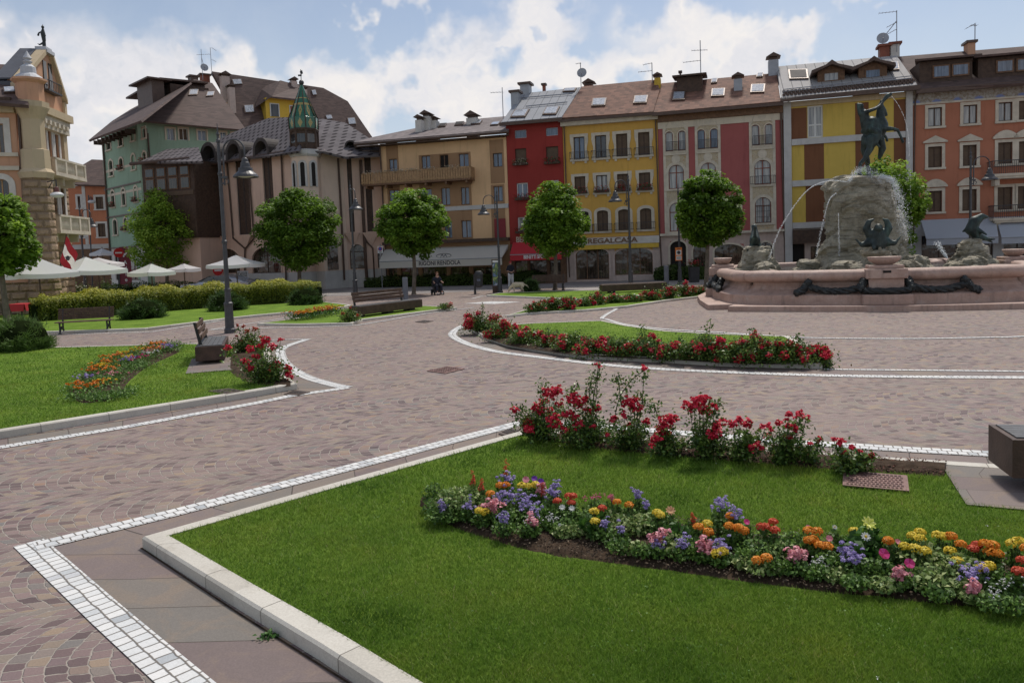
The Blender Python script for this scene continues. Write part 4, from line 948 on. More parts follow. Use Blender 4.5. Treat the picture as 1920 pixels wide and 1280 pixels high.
def dormer(root,F,cx,yb,yw0,yw1,wx0,wx1,ex0,ex1,ye0,ye1,ax,ay,d,pane):
    r=F.R(wx0,wx1,yw0,yw1,d); ea=F.L(ex0,ye0,d-.6); eb=F.L(ex1,ye1,d-.6); ap=F.L(ax,ay,d-.6); q=MB(); hw=(eb[0]-ea[0])/2*.78; c=(r[0]+r[1])/2; ze=(ea[1]+eb[1])/2
    q.prism([(c-hw,d,r[2]-.6),(c+hw,d,r[2]-.6),(c+hw,d,ze+.1),(c,d,ap[1]-.25),(c-hw,d,ze+.1)],3.2,F,F.n); o=part(root,'dormer',q,'brown_wood')
    q=MB()
    for s in (-1,1):
        q.prism([(c+s*(hw+.45),d-.6,ze-.12),(c+s*(hw+.45)*.98,d-.6,ze+.12),(c+s*hw*.45,d-.6,ap[1]-.3),(c,d-.6,ap[1]),(c,d-.6,ap[1]-.3)],4.2,F,F.n)
    part(o,'dormer_roof',q,'gutter_metal')
    q=MB(); q.box((r[0]-.07,d-.05,r[2]-.07),(r[1]+.07,d-.002,r[3]+.07),F); w=part(o,'dormer_window',q,'brown_wood'); q=MB(); q.box((r[0],d-.07,r[2]),(r[1],d-.051,r[3]),F); part(w,'pane',q,pane)
dormer(H,F,1558,152,138,151,1546,1571,1524,1589,140,124,1560,111.6,1.3,'curtain_glass'); dormer(H,F,1637,146,132,145,1624,1649,1601,1670,133,117,1640,104.5,1.3,'blue_glass')
chimney(H,F,1650,1668,87,106,5.4,'rust_red','flat','rust_red'); chimney(H,F,1670,1687,83,104,5.6,'white_stone','flat','rust_red')
antenna('satellite dish and tall three armed aerial on the brick chimney of the lemon house',F,1681.4,84,20,5.6,[(1648,25.5,1681,21.8),(1663,51.5,1681,42),(1664,64.5,1681,55)],(1655,72.5,10.5))
pipe(H,F,[(1478,186),(1480,300),(1473.5,420),(1477,432)],.05,'white_frame')
# ---- terracotta house
F=FO; H=thing('terracotta_house','terracotta house with painted frieze, pedimented windows and stone balconies','house',tuple(F.o))
u0,u1=F.U(1711)+.02,F.U(2010); zt=F.Z(1816,158); zg=F.Z(1770,411)
m,nt,b,_=newmat('painted_frieze'); G=nd(nt,'ShaderNodeNewGeometry').outputs['Position']; sp=nd(nt,'ShaderNodeSeparateXYZ',{0:G})
uu=MA(nt,'ADD',MA(nt,'MULTIPLY',sp.outputs[0],.97),MA(nt,'MULTIPLY',sp.outputs[1],-.24)); fr=MA(nt,'SUBTRACT',MA(nt,'FRACT',MA(nt,'DIVIDE',uu,1.2)),.5)
zc_=MA(nt,'SUBTRACT',sp.outputs[2],zt-1.05); dd=MA(nt,'SQRT',MA(nt,'ADD',MA(nt,'POWER',MA(nt,'MULTIPLY',fr,1.2),2),MA(nt,'POWER',zc_,2)))
nz=noise(nt,G,7,4,.7).outputs[0]; c=RAMP(nt,nz,[(.4,(.42,.40,.37)),(.52,(.34,.31,.26)),(.6,(.24,.18,.13)),(.7,(.40,.37,.33))]); c=MIX(nt,SS(nt,MA(nt,'ADD',dd,MA(nt,'MULTIPLY',nz,.2)),.44,.30),c,(.20,.25,.46)); lk(nt,c,b.inputs['Base Color']); b.inputs['Roughness'].default_value=.9
for x0,x1,y0,y1,pn in ((1740,1766,202,237,'curtain_glass'),(1806,1832,197,232,'curtain_glass'),(1872,1898,192,227,'curtain_glass'),(1910,1936,189,224,'shutter_brown'),(1972,1996,185,220,'glass')): window(F,H,F.R(x0,x1,y0,y1),pn,'dark_wood',sur=(.18,'cream_stone'),sill='cream_stone')
for x0,x1,y0,y1,pd in ((1740,1766,275,314,'tri'),(1805,1831,272,311,'tri'),(1871,1898,267,307,'arc'),(1910,1936,265,305,'arc')): window(F,H,F.R(x0,x1,y0,y1),'shutter_brown','dark_wood',mull=1,sur=(.18,'cream_stone'),sill='cream_stone',ped=pd)
for x0,x1,y0,y1,pd in ((1740,1766,358,397,'arc'),(1804,1831,355,395,'arc'),(1870,1898,351,393,None),(1908,1934,349,391,None)): window(F,H,F.R(x0,x1,y0,y1),'shutter_brown','dark_wood',mull=1,sur=(.18,'cream_stone'),sill='cream_stone',ped=pd)
for x0,x1 in ((1728,1862),(1882,1990)): window(F,H,F.R(x0,x1,440,512),'shop_glass','dark_wood',mull=3,name='shop_window')
wall(F,H,u0,u1,zg,zt,'terracotta_plaster'); wall(F,H,u0,u1,-.1,zg-.01,'pale_concrete','shop_wall')
z1f=F.Z(1816,187); hband(H,'painted_frieze',F,u0,u1,z1f,zt-.02,-.03,0,'painted_frieze'); hband(H,'frieze_moulding',F,u0,u1,z1f-.12,z1f,-.08,0,'cream_stone')
for x0,x1,yt,yb in ((1860,1960,300,331),(1862,1970,384,414)):
    a,b_=F.U(x0,yb,-.9),F.U(x1,yb,-.9); zb=F.Z(1890,yb-1,-.9); ztp=F.Z(1890,yt,-.9); q=MB(); q.box((a,-.95,zb),(b_,-.0,zb+.16),F); q.box((a+.1,-.88,zb-.14),(b_-.1,-.0,zb),F)
    for c in (a+.25,b_-.4): q.box((c,-.7,zb-.55),(c+.25,-.0,zb-.14),F)
    o=part(H,'balcony',q,'cream_stone'); q=MB(); q.box((a+.03,-.93,ztp-.05),(b_-.03,-.89,ztp),F); q.box((a+.03,-.92,ztp-.4),(b_-.03,-.90,ztp-.37),F)
    n=int((b_-a)/.12)
    for k in range(n+1): x=a+.03+(b_-a-.08)*k/n; q.box((x,-.92,zb+.16),(x+.02,-.90,ztp-.05),F)
    for k in range(7): y=-.9+k*.14; q.box((a+.03,y,zb+.16),(a+.05,y+.02,ztp-.05),F)
    q.box((a+.03,-.9,ztp-.05),(a+.07,0,ztp),F); part(o,'railing',q,'iron')
E0=F(u0,-.7,F.Z(1816,160,-.7)); E1=F(u1,-.7,E0.z); RP=F.P(1805,97,5.5)
_,PL=roofpoly(H,[(1719,168),(1683,106.5),(2010,80),(2010,150)],(E0,E1,RP),'brown_shingles')
hband(H,'gutter',F,u0,u1,E0.z-.28,E0.z-.02,-.85,-.62,'gutter_metal')
for x0,x1,yt,yb,wins in ((1724,1823,113,160,((1751,1778,125,144),(1787,1814,122,140))),(1834,1990,104,152,((1870,1897,115,134),(1908,1935,112,131),(1950,1975,109,128)))):
    r=F.R(x0,x1,yt,yb,.3); q=MB(); q.box((r[0],.3,r[2]),(r[1],4,r[3]),F); o=part(H,'dormer',q,'dark_wood'); q=MB(); q.prism([(r[0]-.4,-.2,r[3]),(r[1]+.4,-.2,r[3]),(r[1]+.1,4.6,r[3]+.5),(r[0]+.9,4.6,r[3]+.5)],.12,F,(0,0,1)); part(o,'dormer_roof',q,'brown_shingles')
    for w in wins:
        rr=F.R(*w,.3); q=MB(); q.box((rr[0]-.09,.22,rr[2]-.09),(rr[1]+.09,.299,rr[3]+.09),F); ww=part(o,'dormer_window',q,'brown_wood'); q=MB(); q.box((rr[0],.2,rr[2]),(rr[1],.219,rr[3]),F); part(ww,'pane',q,'blue_glass')
chimney(H,F,1815,1829,80,103,4.8,'peach_plaster','flat'); antenna('small aerial on the chimney of the terracotta house',F,1828,78,44,4.9,[(1811,54,1828,45),(1820,48,1832,48)])
pipe(H,F,[(1722,170),(1716,190),(1714,300),(1713,440)],.05)
awning('shop_awning','left white shop awning on the terracotta house beside the fountain',FO,1727,1866,414,407,1737,1872,449,443,458,1.9,'canvas_grey')
awning('shop_awning','right white shop awning on the terracotta house at the photo edge',FO,1868,2010,408,402,1878,2020,446,440,455,1.9,'canvas_grey')
# ================================================================ pink stone bank with turret
stucco('pink_stone',(.66,.48,.38),.35,.2); stucco('pink_stone_pale',(.68,.54,.43),.3,.2)
m,nt,b,_=newmat('dotted_slates'); G=nd(nt,'ShaderNodeNewGeometry').outputs['Position']; sp=nd(nt,'ShaderNodeSeparateXYZ',{0:G})
r=MA(nt,'DIVIDE',sp.outputs[2],.36); row=MA(nt,'FLOOR',r); fr=MA(nt,'SUBTRACT',MA(nt,'FRACT',r),.5)
uu=MA(nt,'ADD',MA(nt,'DIVIDE',MA(nt,'ADD',sp.outputs[0],MA(nt,'MULTIPLY',sp.outputs[1],-.3)),.62),MA(nt,'MULTIPLY',row,.5)); fu=MA(nt,'SUBTRACT',MA(nt,'FRACT',uu),.5)
dd=MA(nt,'SQRT',MA(nt,'ADD',MA(nt,'POWER',MA(nt,'MULTIPLY',fr,.9),2),MA(nt,'POWER',MA(nt,'MULTIPLY',fu,1.3),2))); dot=SS(nt,dd,.34,.24)
c=MIX(nt,SS(nt,noise(nt,G,.8,4).outputs[0],.35,.65),(.125,.112,.118),(.165,.15,.155)); c=MIX(nt,dot,c,(.035,.03,.034)); lk(nt,c,b.inputs['Base Color']); b.inputs['Roughness'].default_value=.9; b.inputs['Specular IOR Level'].default_value=.15
lk(nt,nd(nt,'ShaderNodeBump',{'Height':MA(nt,'FRACT',r),'Strength':.5,'Distance':.04}).outputs[0],b.inputs['Normal'])
H=thing('stone_bank','pink stone bank building with tall slit windows and barrel dormers around a corner turret','building',tuple(atD(583,59)))
Pt=atD(560,58.6); FL_=Fa(atD(560,58.6),-.63)          # left wing (u negative)
P2=atD(608,58.9); FR1=Fa(P2,.75); P3=atD(652,FR1(FR1.U(652),0,0).y); FR2=Fa(P3,.12)
# left wing
F=FL_; ul=F.U(366); zt=F.Z(530,287)
for x0,x1 in ((394,416),(444,468),(495,513)):
    yb=(442,440,437)[(394,444,495).index(x0)]
    r=F.R(x0,x1,294,yb); r=(r[0],r[1],r[2],zt-.02); window(F,H,r,'dark_wood','dark_sheet',mull=1,fw=.08,name='slit_window')
    q=MB(); c=(r[0]+r[1])/2; w=(r[1]-r[0])/2+.35
    q.prism([(c-w,-.35,r[2]-.08),(c+w,-.35,r[2]-.08),(c,-.02,r[2]-1.1)],.01,F,-F.n); q.addmesh([F(c-w,-.35,r[2]-.08),F(c+w,-.35,r[2]-.08),F(c,-.02,r[2]-1.1),F(c-w,0,r[2]-.08),F(c+w,0,r[2]-.08)],[(0,2,3),(1,4,2),(0,3,4,1)]); part(H,'corbel',q,'pink_stone')
for x0,x1,y0,y1 in ((402,450,466,512),(473,527,463,512)): window(F,H,F.R(x0,x1,y0,y1),'shop_glass','dark_wood',mull=1,trans=.35,arch=1.0,fw=.07,sur=(.12,'pink_stone'),name='arched_window')
r=F.R(372,396,470,528); window(F,H,r,'dark_void','dark_wood',mull=1,arch=.6,name='arched_window'); 
r=F.R(541,557,500,508)
zs=F.Z(500,511.5)
wall(F,H,ul,0,zs,zt,'pink_stone',dep=.5); wall(F,H,ul,0,-.1,zs-.01,'pale_concrete','plinth')
for x in ((424,292,430,360,437,447,459,466,459,530),(465,290,469,360,476,447,459,467,459,500),(527,288,531,380,536,520,536,525,536,530)):
    pipe(H,F,[(x[i],x[i+1]) for i in range(0,10,2)],.07)
# right wings
F=FR1; u1=F.U(652); zt2=zt
wall(F,H,0,u1,zs,zt2,'pink_stone_pale'); wall(F,H,0,u1,-.1,zs-.01,'pale_concrete','plinth')
pipe(H,F,[(634,297),(640,400),(646,525)],.08)
rectbox(H,'dark_window',F,614,634,455,506,-.04,.1,'shop_glass')
F=FR2; u1=F.U(724)
for x0,x1,yb in ((653,662,435),(686,698,434)):
    r=F.R(x0,x1,300,yb); r=(r[0],r[1],r[2],zt2-.02); window(F,H,r,'dark_wood','dark_sheet',mull=0,fw=.07,name='slit_window')
    q=MB(); c=(r[0]+r[1])/2; w=(r[1]-r[0])/2+.4
    q.addmesh([F(c-w,-.35,r[2]-.08),F(c+w,-.35,r[2]-.08),F(c,-.02,r[2]-1.2),F(c-w,0,r[2]-.08),F(c+w,0,r[2]-.08)],[(0,2,1),(0,3,2),(1,2,4),(0,1,4,3)]); part(H,'corbel',q,'pink_stone')
for x0,x1,y0,y1 in ((656,685,458,504),(708,722,460,502)): window(F,H,F.R(x0,x1,y0,y1),'shop_glass','dark_wood',mull=0,trans=.3,arch=.7,fw=.07,name='arched_window')
wall(F,H,0,u1,zs,zt2,'pink_stone',dep=.5); wall(F,H,0,u1,-.1,zs-.01,'pale_concrete','plinth')
pipe(H,F,[(676,300),(680,380),(686,500),(688,524)],.13); pipe(H,F,[(681,447),(699,465),(702,522)],.06)
# roof
ze=F.Z(680,290,-.5)
E0=FL_(ul,-.7,zt+.05); E1=FL_(0,-.7,zt+.05); RP=atY(503,221.4,66); 
_,PLl=roofpoly(H,[(368,306),(400,268),(428,252),(503,221.4),(560,219),(577,221),(560,283),(503,292)],(E0,E1,RP),'dotted_slates')
E0=FR1(0,-.7,zt+.05); E1=FR2(0,-.7,zt+.05); RP=atY(606,223,65.5)
_,PLr=roofpoly(H,[(577,221),(606,223),(647.4,230),(692,259),(716,276),(712,290),(648,294),(608,284),(585,283)],(E0,FR2(FR2.U(700),-.7,zt+.05),RP),'dotted_slates')
def barrel(F,x0,x1,yt,yb,parent):
    r=F.R(x0,x1,yt,yb,-.9); c=(r[0]+r[1])/2; R_=(r[1]-r[0])/2; zc=r[3]-R_; q=MB(); n=14
    for k in range(n):
        a0,a1=math.pi*k/n,math.pi*(k+1)/n
        P=[(c-R_*math.cos(a0),zc+R_*math.sin(a0)),(c-R_*math.cos(a1),zc+R_*math.sin(a1))]; I=[(c-R_*.74*math.cos(a1),zc+R_*.74*math.sin(a1)),(c-R_*.74*math.cos(a0),zc+R_*.74*math.sin(a0))]
        q.prism([(a,-.9,b) for a,b in P+I],3.6,F,F.n)
    for s in (-1,1): a,b_=sorted((c+s*R_,c+s*R_*.74)); q.box((a,-.9,zt-.1),(b_,2.,zc),F)
    o=part(parent,'barrel_dormer',q,'dark_sheet'); q=MB(); q.prism([(a,-.2,b_) for a,b_ in [(c-R_*.73,zt-.2)]+arcpts(c-R_*.73,c+R_*.73,zc,R_*.73)+[(c+R_*.73,zt-.2)]],.05,F,F.n); part(o,'dark_opening',q,'dark_void')
for x0,x1,yt,yb in ((374,405,266,300),(422,451,263,296),(473,503,258,292)): barrel(FL_,x0,x1,yt,yb,H)
for x0,x1,yt,yb in ((646,668,263,287),): barrel(FR2,x0,x1,yt,yb,H)
q=MB(); q.tube([FL_(ul,-.75,zt-.1),FL_(0,-.75,zt-.1)],.14,8); part(H,'gutter',q,'gutter_metal')
q=MB(); q.tube([FR1(0,-.75,zt-.1),FR2(0,-.75,zt-.1),FR2(u1,-.75,zt-.1)],.14,8); part(H,'gutter',q,'gutter_metal')
q=MB(); FR2.pxbox(q,668,693,282,292,-1.0,-.3); part(H,'roof_vent_box',q,'gutter_metal')
# turret
Ct=atY(583,hor(583),58.4); cx,cy=Ct.x,Ct.y
def zT(px,py): return atY(px,py,58.6).z
def rT(w): return w/2/FPX*58.6*1.02
zr0,zr1=zT(583,296),zT(583,283.5); zb=zT(600,392)
a0=math.pi/8
q=MB(); q.lathe([(rT(50),zb),(rT(50),zr0)],(cx,cy,0),8,a0); T_=part(H,'turret',q,'pink_stone_pale')
q=MB(); q.lathe([(.5,zb-1.4),(rT(44),zb-.2),(rT(56),zb-.05),(rT(56),zb+.12),(rT(50),zb+.2)],(cx,cy,0),8,a0); part(T_,'turret_base',q,'pale_pink_stone')
q=MB(); q.lathe([(rT(52),zr0),(rT(58),zr0+.15),(rT(58),zr1),(rT(50),zr1+.05)],(cx,cy,0),8,a0); part(T_,'cornice_ring',q,'pale_concrete')
zl=zT(583,243); q=MB(); q.lathe([(rT(47),zr1+.05),(rT(47),zl)],(cx,cy,0),8,a0); L_=part(H,'lantern',q,'dark_wood')
zt3=zT(578,223.5); za=zT(575,159)
m,nt,b,_=newmat('green_glazed_tiles'); G=nd(nt,'ShaderNodeTexCoord').outputs['Object']; sp=nd(nt,'ShaderNodeSeparateXYZ',{0:G})
ang=MA(nt,'ARCTAN2',sp.outputs[1],sp.outputs[0]); sec=MA(nt,'SUBTRACT',MA(nt,'FRACT',MA(nt,'DIVIDE',MA(nt,'ADD',ang,math.pi/8),math.pi/4)),.5)
zz=sp.outputs[2]
def lozenge(zc,hw,hh): return SS(nt,MA(nt,'ADD',MA(nt,'DIVIDE',MA(nt,'ABSOLUTE',sec),hw),MA(nt,'DIVIDE',MA(nt,'ABSOLUTE',MA(nt,'SUBTRACT',zz,zc)),hh)),1.05,.95)
tot=za-zt3
mk=MA(nt,'MAXIMUM',lozenge(-.42,.24,.36),lozenge(.55,.22,.55)); 
for zc,hh in ((.0+tot*.40,.09),(tot*.58,.04)): mk=MA(nt,'MAXIMUM',mk,SS(nt,MA(nt,'ABSOLUTE',MA(nt,'SUBTRACT',zz,zc)),hh,hh*.8))
mk=MA(nt,'SUBTRACT',mk,lozenge(.55,.07,.16),clamp=True)
rowl=SS(nt,MA(nt,'FRACT',MA(nt,'DIVIDE',zz,.14)),.16,.05)
c=MIX(nt,noise(nt,G,6,3).outputs[0],(.02,.10,.06),(.05,.19,.12)); c=MIX(nt,mk,c,(.40,.31,.11)); c=MIX(nt,MA(nt,'MULTIPLY',rowl,.6),c,(.02,.04,.03)); lk(nt,c,b.inputs['Base Color']); b.inputs['Roughness'].default_value=.22
q=MB(); q.lathe([(rT(50),zl-.02),(rT(52),zt3),(rT(48),zt3+.05),(.07,za)],(cx,cy,0),8,a0)
o=link('spire',q.mesh('spire',(cx,cy,zt3)),'green_glazed_tiles',H,(cx-H.location.x,cy-H.location.y,zt3-H.location.z))
q=MB()
for k in range(8):
    a=a0+math.pi*k/4; R1=rT(52); q.tube([(cx+R1*math.cos(a),cy+R1*math.sin(a),zl),(cx+R1*math.cos(a),cy+R1*math.sin(a),zt3),(cx,cy,za)],.045,5)
    R2=rT(47)*1.01; q.tube([(cx+R2*math.cos(a),cy+R2*math.sin(a),zr1),(cx+R2*math.cos(a),cy+R2*math.sin(a),zl)],.10,6)
q.lathe([(rT(50),zl-.25),(rT(54),zl-.1),(rT(50),zl)],(cx,cy,0),8,a0)
part(H,'spire_ribs',q,'dark_wood')
q=MB(); q.ball((cx,cy,za+.12),.2); q.tube([(cx,cy,za),(cx,cy,za+1.1)],.03,5); q.box((cx-.22,cy-.02,za+.6),(cx+.05,cy+.02,za+.72)); q.prism([(cx-.02,cy,za+.72),(cx+.16,cy,za+.8),(cx+.1,cy,za+1.05),(cx-.08,cy,za+.95)],.03,None,(0,1,0)); part(H,'weathervane',q,'iron')
ap=rT(50)*math.cos(math.pi/8)
for k,(wd) in ((4,0),(5,0),(6,0)):
    a=a0+math.pi*k/4+math.pi/8; n_=V3((math.cos(a),math.sin(a),0)); t_=V3((-n_.y,n_.x,0)); c0=V3((cx,cy,0))+n_*ap
    Ff=lambda u,d,z,c0=c0,n_=n_,t_=t_: c0+t_*u-n_*d+V3((0,0,z))
    z0,z1=zT(583,351),zT(583,305); zw=z1-.25
    q=MB(); q.prism([(x,.0,z) for x,z in [(-.17,z0)]+arcpts(-.17,.17,zw,.17)+[(.17,z0)]],.05,Ff,n_); w=part(T_,'slit_window',q,'dark_void')
    q=MB(); o_=[(-.32,z0-.05)]+arcpts(-.32,.32,zw,.32)+[(.32,z0-.05)]; i_=[(-.17,z0-.05)]+arcpts(-.17,.17,zw,.17)+[(.17,z0-.05)]
    for j in range(len(o_)-1): q.prism([(o_[j][0],.0,o_[j][1]),(o_[j+1][0],.0,o_[j+1][1]),(i_[j+1][0],.0,i_[j+1][1]),(i_[j][0],.0,i_[j][1])],.09,Ff,n_)
    part(T_,'window_frame',q,'pale_concrete')
    ap2=rT(47)*math.cos(math.pi/8); c1=V3((cx,cy,0))+n_*ap2; Fg=lambda u,d,z,c0=c1,n_=n_,t_=t_: c0+t_*u-n_*d+V3((0,0,z))
    q=MB(); q.box((-.42,-.04,zr1+.55),(.42,.02,zl-.45),Fg); part(L_,'lantern_pane',q,'glass')
# timber bay at the left end
FB=Fa(atD(278,63.5),-.35); F=FB; H=thing('timber_bay_house','dark timber glazed bay under a small grey roof beside the pink bank','building',tuple(F.o))
u1=F.U(374); z0,z1=0,F.Z(330,302)
zq=F.Z(330,447); q=MB(); q.box((0,0,zq),(u1,5,z1),F); part(H,'timber_wall',q,'dark_wood'); q=MB(); q.box((.3,.3,0),(u1-.1,4.5,zq-.005),F); part(H,'stone_base',q,'pink_stone')
zb0,zb1=F.Z(330,355),F.Z(330,312)
for k in range(4):
    a=.35+k*(u1-.5)/4; b_=a+(u1-.5)/4-.28; zm=F.Z(330,330)
    q=MB(); q.box((a,-.06,zb0),(b_,-.001,zm-.1),F); w=part(H,'window',q,'brown_wood'); q=MB(); q.box((a+.08,-.09,zb0+.08),(b_-.08,-.061,zm-.18),F); part(w,'pane',q,'shop_glass')
    q=MB(); q.box((a,-.06,zm),(b_,-.001,zb1),F); w=part(H,'window',q,'brown_wood'); q=MB(); q.box((a+.08,-.09,zm+.08),(b_-.08,-.061,zb1-.08),F); part(w,'pane',q,'glass')
q=MB(); q.box((.1,-.08,zb0-.5),(u1-.1,-.001,zb0-.15),F); part(H,'shutter_band',q,'shutter_brown')
E0=F(-.4,-.6,z1+.05); E1=F(u1+.2,-.6,z1+.05); RP=F(1.5,3.5,z1+1.9)
roofpoly(H,[(262,303),(312,280),(372,276),(380,302),(372,303)],(E0,E1,RP),'dotted_slates')
q=MB(); q.tube([F(-.5,-.65,z1),F(u1+.2,-.65,z1)],.14,8); part(H,'gutter',q,'gutter_metal')
# ================================================================ mint house with hipped brown roof
C0=atD(275,72); GR=Fa(C0,.75); GL=Fa(C0,-.77)
H=thing('mint_house','pale green corner house with big brown hipped roof and red window boxes','house',tuple(C0))
F=GL; ul=F.U(207); zt=F.Z(235,252)
# rows of small arched windows on the left face
for row,(L) in enumerate((((200,208,268,281),(223,230,256,274),(246,253,246,264),(267,273,241,259)),((205,212,301,330),(224,231,297,318),(247,254,290,318),(268,274,285,305)),((209,215,358,388),(229,235,354,385),(252,258,350,378)),((213,220,412,440),(233,239,409,432),(259,265,402,428)))):
    for i,(x0,x1,y0,y1) in enumerate(L):
        r=F.R(x0,x1,y0,y1); bx='red' if (row,i) in ((1,1),(1,3),(2,0),(2,2),(3,1)) else False
        window(F,H,r,'glass','shutter_brown',mull=1,arch=.3 if row else 0,sur=(.2,'cream_plaster'),sill='cream_plaster',box=bx,fw=.05)
window(F,H,F.R(216,262,472,525),'shop_glass','dark_wood',mull=3,name='shop_window')
wall(F,H,ul,0,F.Z(235,462),zt+.8,'mint_plaster'); wall(F,H,ul,0,-.1,F.Z(235,462)-.01,'white_stone','shop_wall')
for y in (346,402,463): z=F.Z(240,y); hband(H,'belt_course',F,ul,0,z-.09,z+.05,-.12,0,'gutter_metal')
for y in (311,359): z=F.Z(240,y); hband(H,'painted_band',F,ul,0,z-.12,z+.12,-.012,0,'cream_plaster')
pipe(H,F,[(193,268),(200,380),(208,500)],.09)
q=MB(); 
for k in range(9): c=ul+(0-ul)*(k+.5)/9; q.box((c-.1,-.9,zt-.3),(c+.1,0,zt+.1),F)
part(H,'eave_brackets',q,'dark_wood')
F=GR; ur=F.U(470)
for x0,x1,y0,y1,pn in ((312,327,241,263,'blue_glass'),(336,352,241,263,'mint'),(371,387,245,264,'blue_glass'),(413,424,248,266,'blue_glass'),(434,446,250,268,'blue_glass')):
    window(F,H,F.R(x0,x1,y0,y1),'shutter_brown' if pn=='mint' else pn,'white_frame',sur=(.15,'cream_plaster'))
wall(F,H,0,ur,-.1,zt+.8,'mint_plaster'); pipe(H,F,[(277,250),(281,300)],.08)
EX=C0+ (GR.ux*0-GR.n*.9) ; cc_=onplane(265,226,C0+V3((0,0,0))-GR.n*1.2,GR.n); ez=cc_.z
E0=GR(-1,-1.2,ez); E1=GR(ur,-1.2,ez); AP=atY(365,149,82)
_,PLR=roofpoly(H,[(264,226),(365,149),(398,156),(462,244)],(E0,E1,AP),'brown_shingles')
L0=GL(ul,-1.2,GL.Z(180,263,-1.2)); L1=GL(1,-1.2,ez)
_,PLL=roofpoly(H,[(166,263),(210,227),(245,205),(292,180),(365,149),(264,226)],(GL(ul,-1.2,ez),L1,AP),'brown_shingles')
for a in ((353,370,169.5,180),(386,400,174,182)): skylight(H,*a,PLR,skew=4)
chimney(H,GR,358,372,144,154,9,'gutter_metal','flat'); chimney(H,GL,258,286,155,212,3.0,'gutter_metal','flat',depth=1.2)
r=GL.R(262,292,186,215,5); q=MB(); q.box((r[0],5,r[2]-1.5),(r[1]+4,9,r[3]+.6),GL); o=part(H,'dormer',q,'dark_wood'); q=MB(); q.prism([(r[0]-1.1,4,r[3]+.45),(r[1]+4,4,r[3]+.9),(r[1]+4,9,r[3]+1.1),(r[0]-1.1,9,r[3]+.7)],.18,GL,(0,0,1)); part(o,'dormer_roof',q,'gutter_metal')
# ================================================================ big brown mansard behind
FM=Fa(atD(400,84),.62); F=FM
H=thing('mansard_house','large steep brown roofed house with a yellow dormer behind the pink bank','house',tuple(F.o))
A=F.P(400,133,6); B=atY(606,165,F.P(606,165,6).y); 
u0,u1=F.U(396),F.U(700); hb=F.L(500,300)[1]
q=MB(); q.box((u0,3.5,-.1),(u1,14,hb),F); part(H,'wall',q,'gold_plaster')
Pa=F.P(400,134,7); Pb=F(F.L(606,165,7)[0],7,Pa.z); Pc=F(u0,-.5,F.Z(500,310,-.5))
_,PL=roofpoly(H,[(397,134),(606,165),(652,190),(700,260),(714,300),(560,330),(440,300),(457,243)],(Pa,F.P(606,165,7),F.P(500,320,0)),'brown_shingles',.4)
for a in ((437,455,150,160),(459,478,198,213),(612,624,217,225),(653,668,222,235),(586,594,170,180)): skylight(H,*a,PL,skew=-5)
for a,dd in (((416,431,143,168),5),((430,441,164,189),4.),((547,558,152,172),6),((566,576,168,180),5.)): chimney(H,F,*a,dd,'pale_pink_stone','gable')
chimney(H,F,378,394,141,163,7,'rust_red','flat')
# yellow dormer
d=3.0; r=F.R(499,566,186,240,d); q=MB(); q.box((r[0],d,r[2]),(r[1],d+6,r[3]),F); o=part(H,'dormer',q,'gold_plaster')
for x0,x1,y0,y1,mm in ((508,522,196,219,'glass'),(544.5,558,200,221,'rust_red')):
    rr=F.R(x0,x1,y0,y1,d); q=MB(); q.box((rr[0]-.12,d-.06,rr[2]),(rr[1]+.12,d-.002,rr[3]+.12),F); w=part(o,'dormer_window',q,'white_frame'); q=MB(); q.box((rr[0],d-.1,rr[2]),(rr[1],d-.061,rr[3]),F); part(w,'pane',q,mm)
q=MB(); a=F.P(510,181,d-1); b_=F.P(566,187,d-1); ap=F.P(526,151,d+2.5); e=F.P(560,160,d+4); c_=F.P(478,202,d+1); t_=F.P(487,165,d+4)
q.addmesh([a,b_,e,ap,t_,c_],[(0,1,2,3),(0,3,4,5)]); q.addmesh([a-V3((0,0,.2)),b_-V3((0,0,.2)),b_,a],[(0,1,2,3)]); part(o,'dormer_roof',q,'brown_shingles')
q=MB(); q.box((r[0],d-1,r[2]-.2+1.0),(r[1],d-.9,r[2]+2),F); 
antenna('left of two masts with round dishes on the brown roof',FM,380,142,93,6.5,[(369,103,394,102)],(383,127,7)); antenna('right of two masts with short arms on the brown roof',FM,397,135,90,6.5,[(397,90,405,95),(397,112,405,116)])
# ================================================================ small orange house in the gap
FS=Fa(atD(140,84),.08); F=FS; H=thing('orange_house','small orange house with white window surrounds in the gap behind the street','house',tuple(F.o))
for x0,x1,y0,y1 in ((180,194,369,392),(184,198,419,444),(146,151,368,390),(150,156,419,445)): window(F,H,F.R(x0,x1,y0,y1),'shutter_brown','dark_wood',sur=(.22,'white_stone'),sill='white_stone')
u0,u1=F.U(120),F.U(215); wall(F,H,u0,u1,F.Z(170,460),F.Z(170,348),'orange_plaster'); wall(F,H,u0,u1,-.1,F.Z(170,460)-.01,'brown_wood','shop_wall'); zz=F.Z(170,458); hband(H,'belt_course',F,u0,u1,zz-.5,zz,-.06,0,'pale_concrete'); hband(H,'pilaster',F,F.U(164),F.U(170),zz,F.Z(170,348),-.05,0,'white_stone')
E0=F(u0,-.5,F.Z(170,345,-.5)); E1=F(u1,-.5,E0.z); roofpoly(H,[(118,345),(150,312),(172,299),(215,301),(215,348)],(E0,E1,F.P(190,299,5)),'brown_shingles')
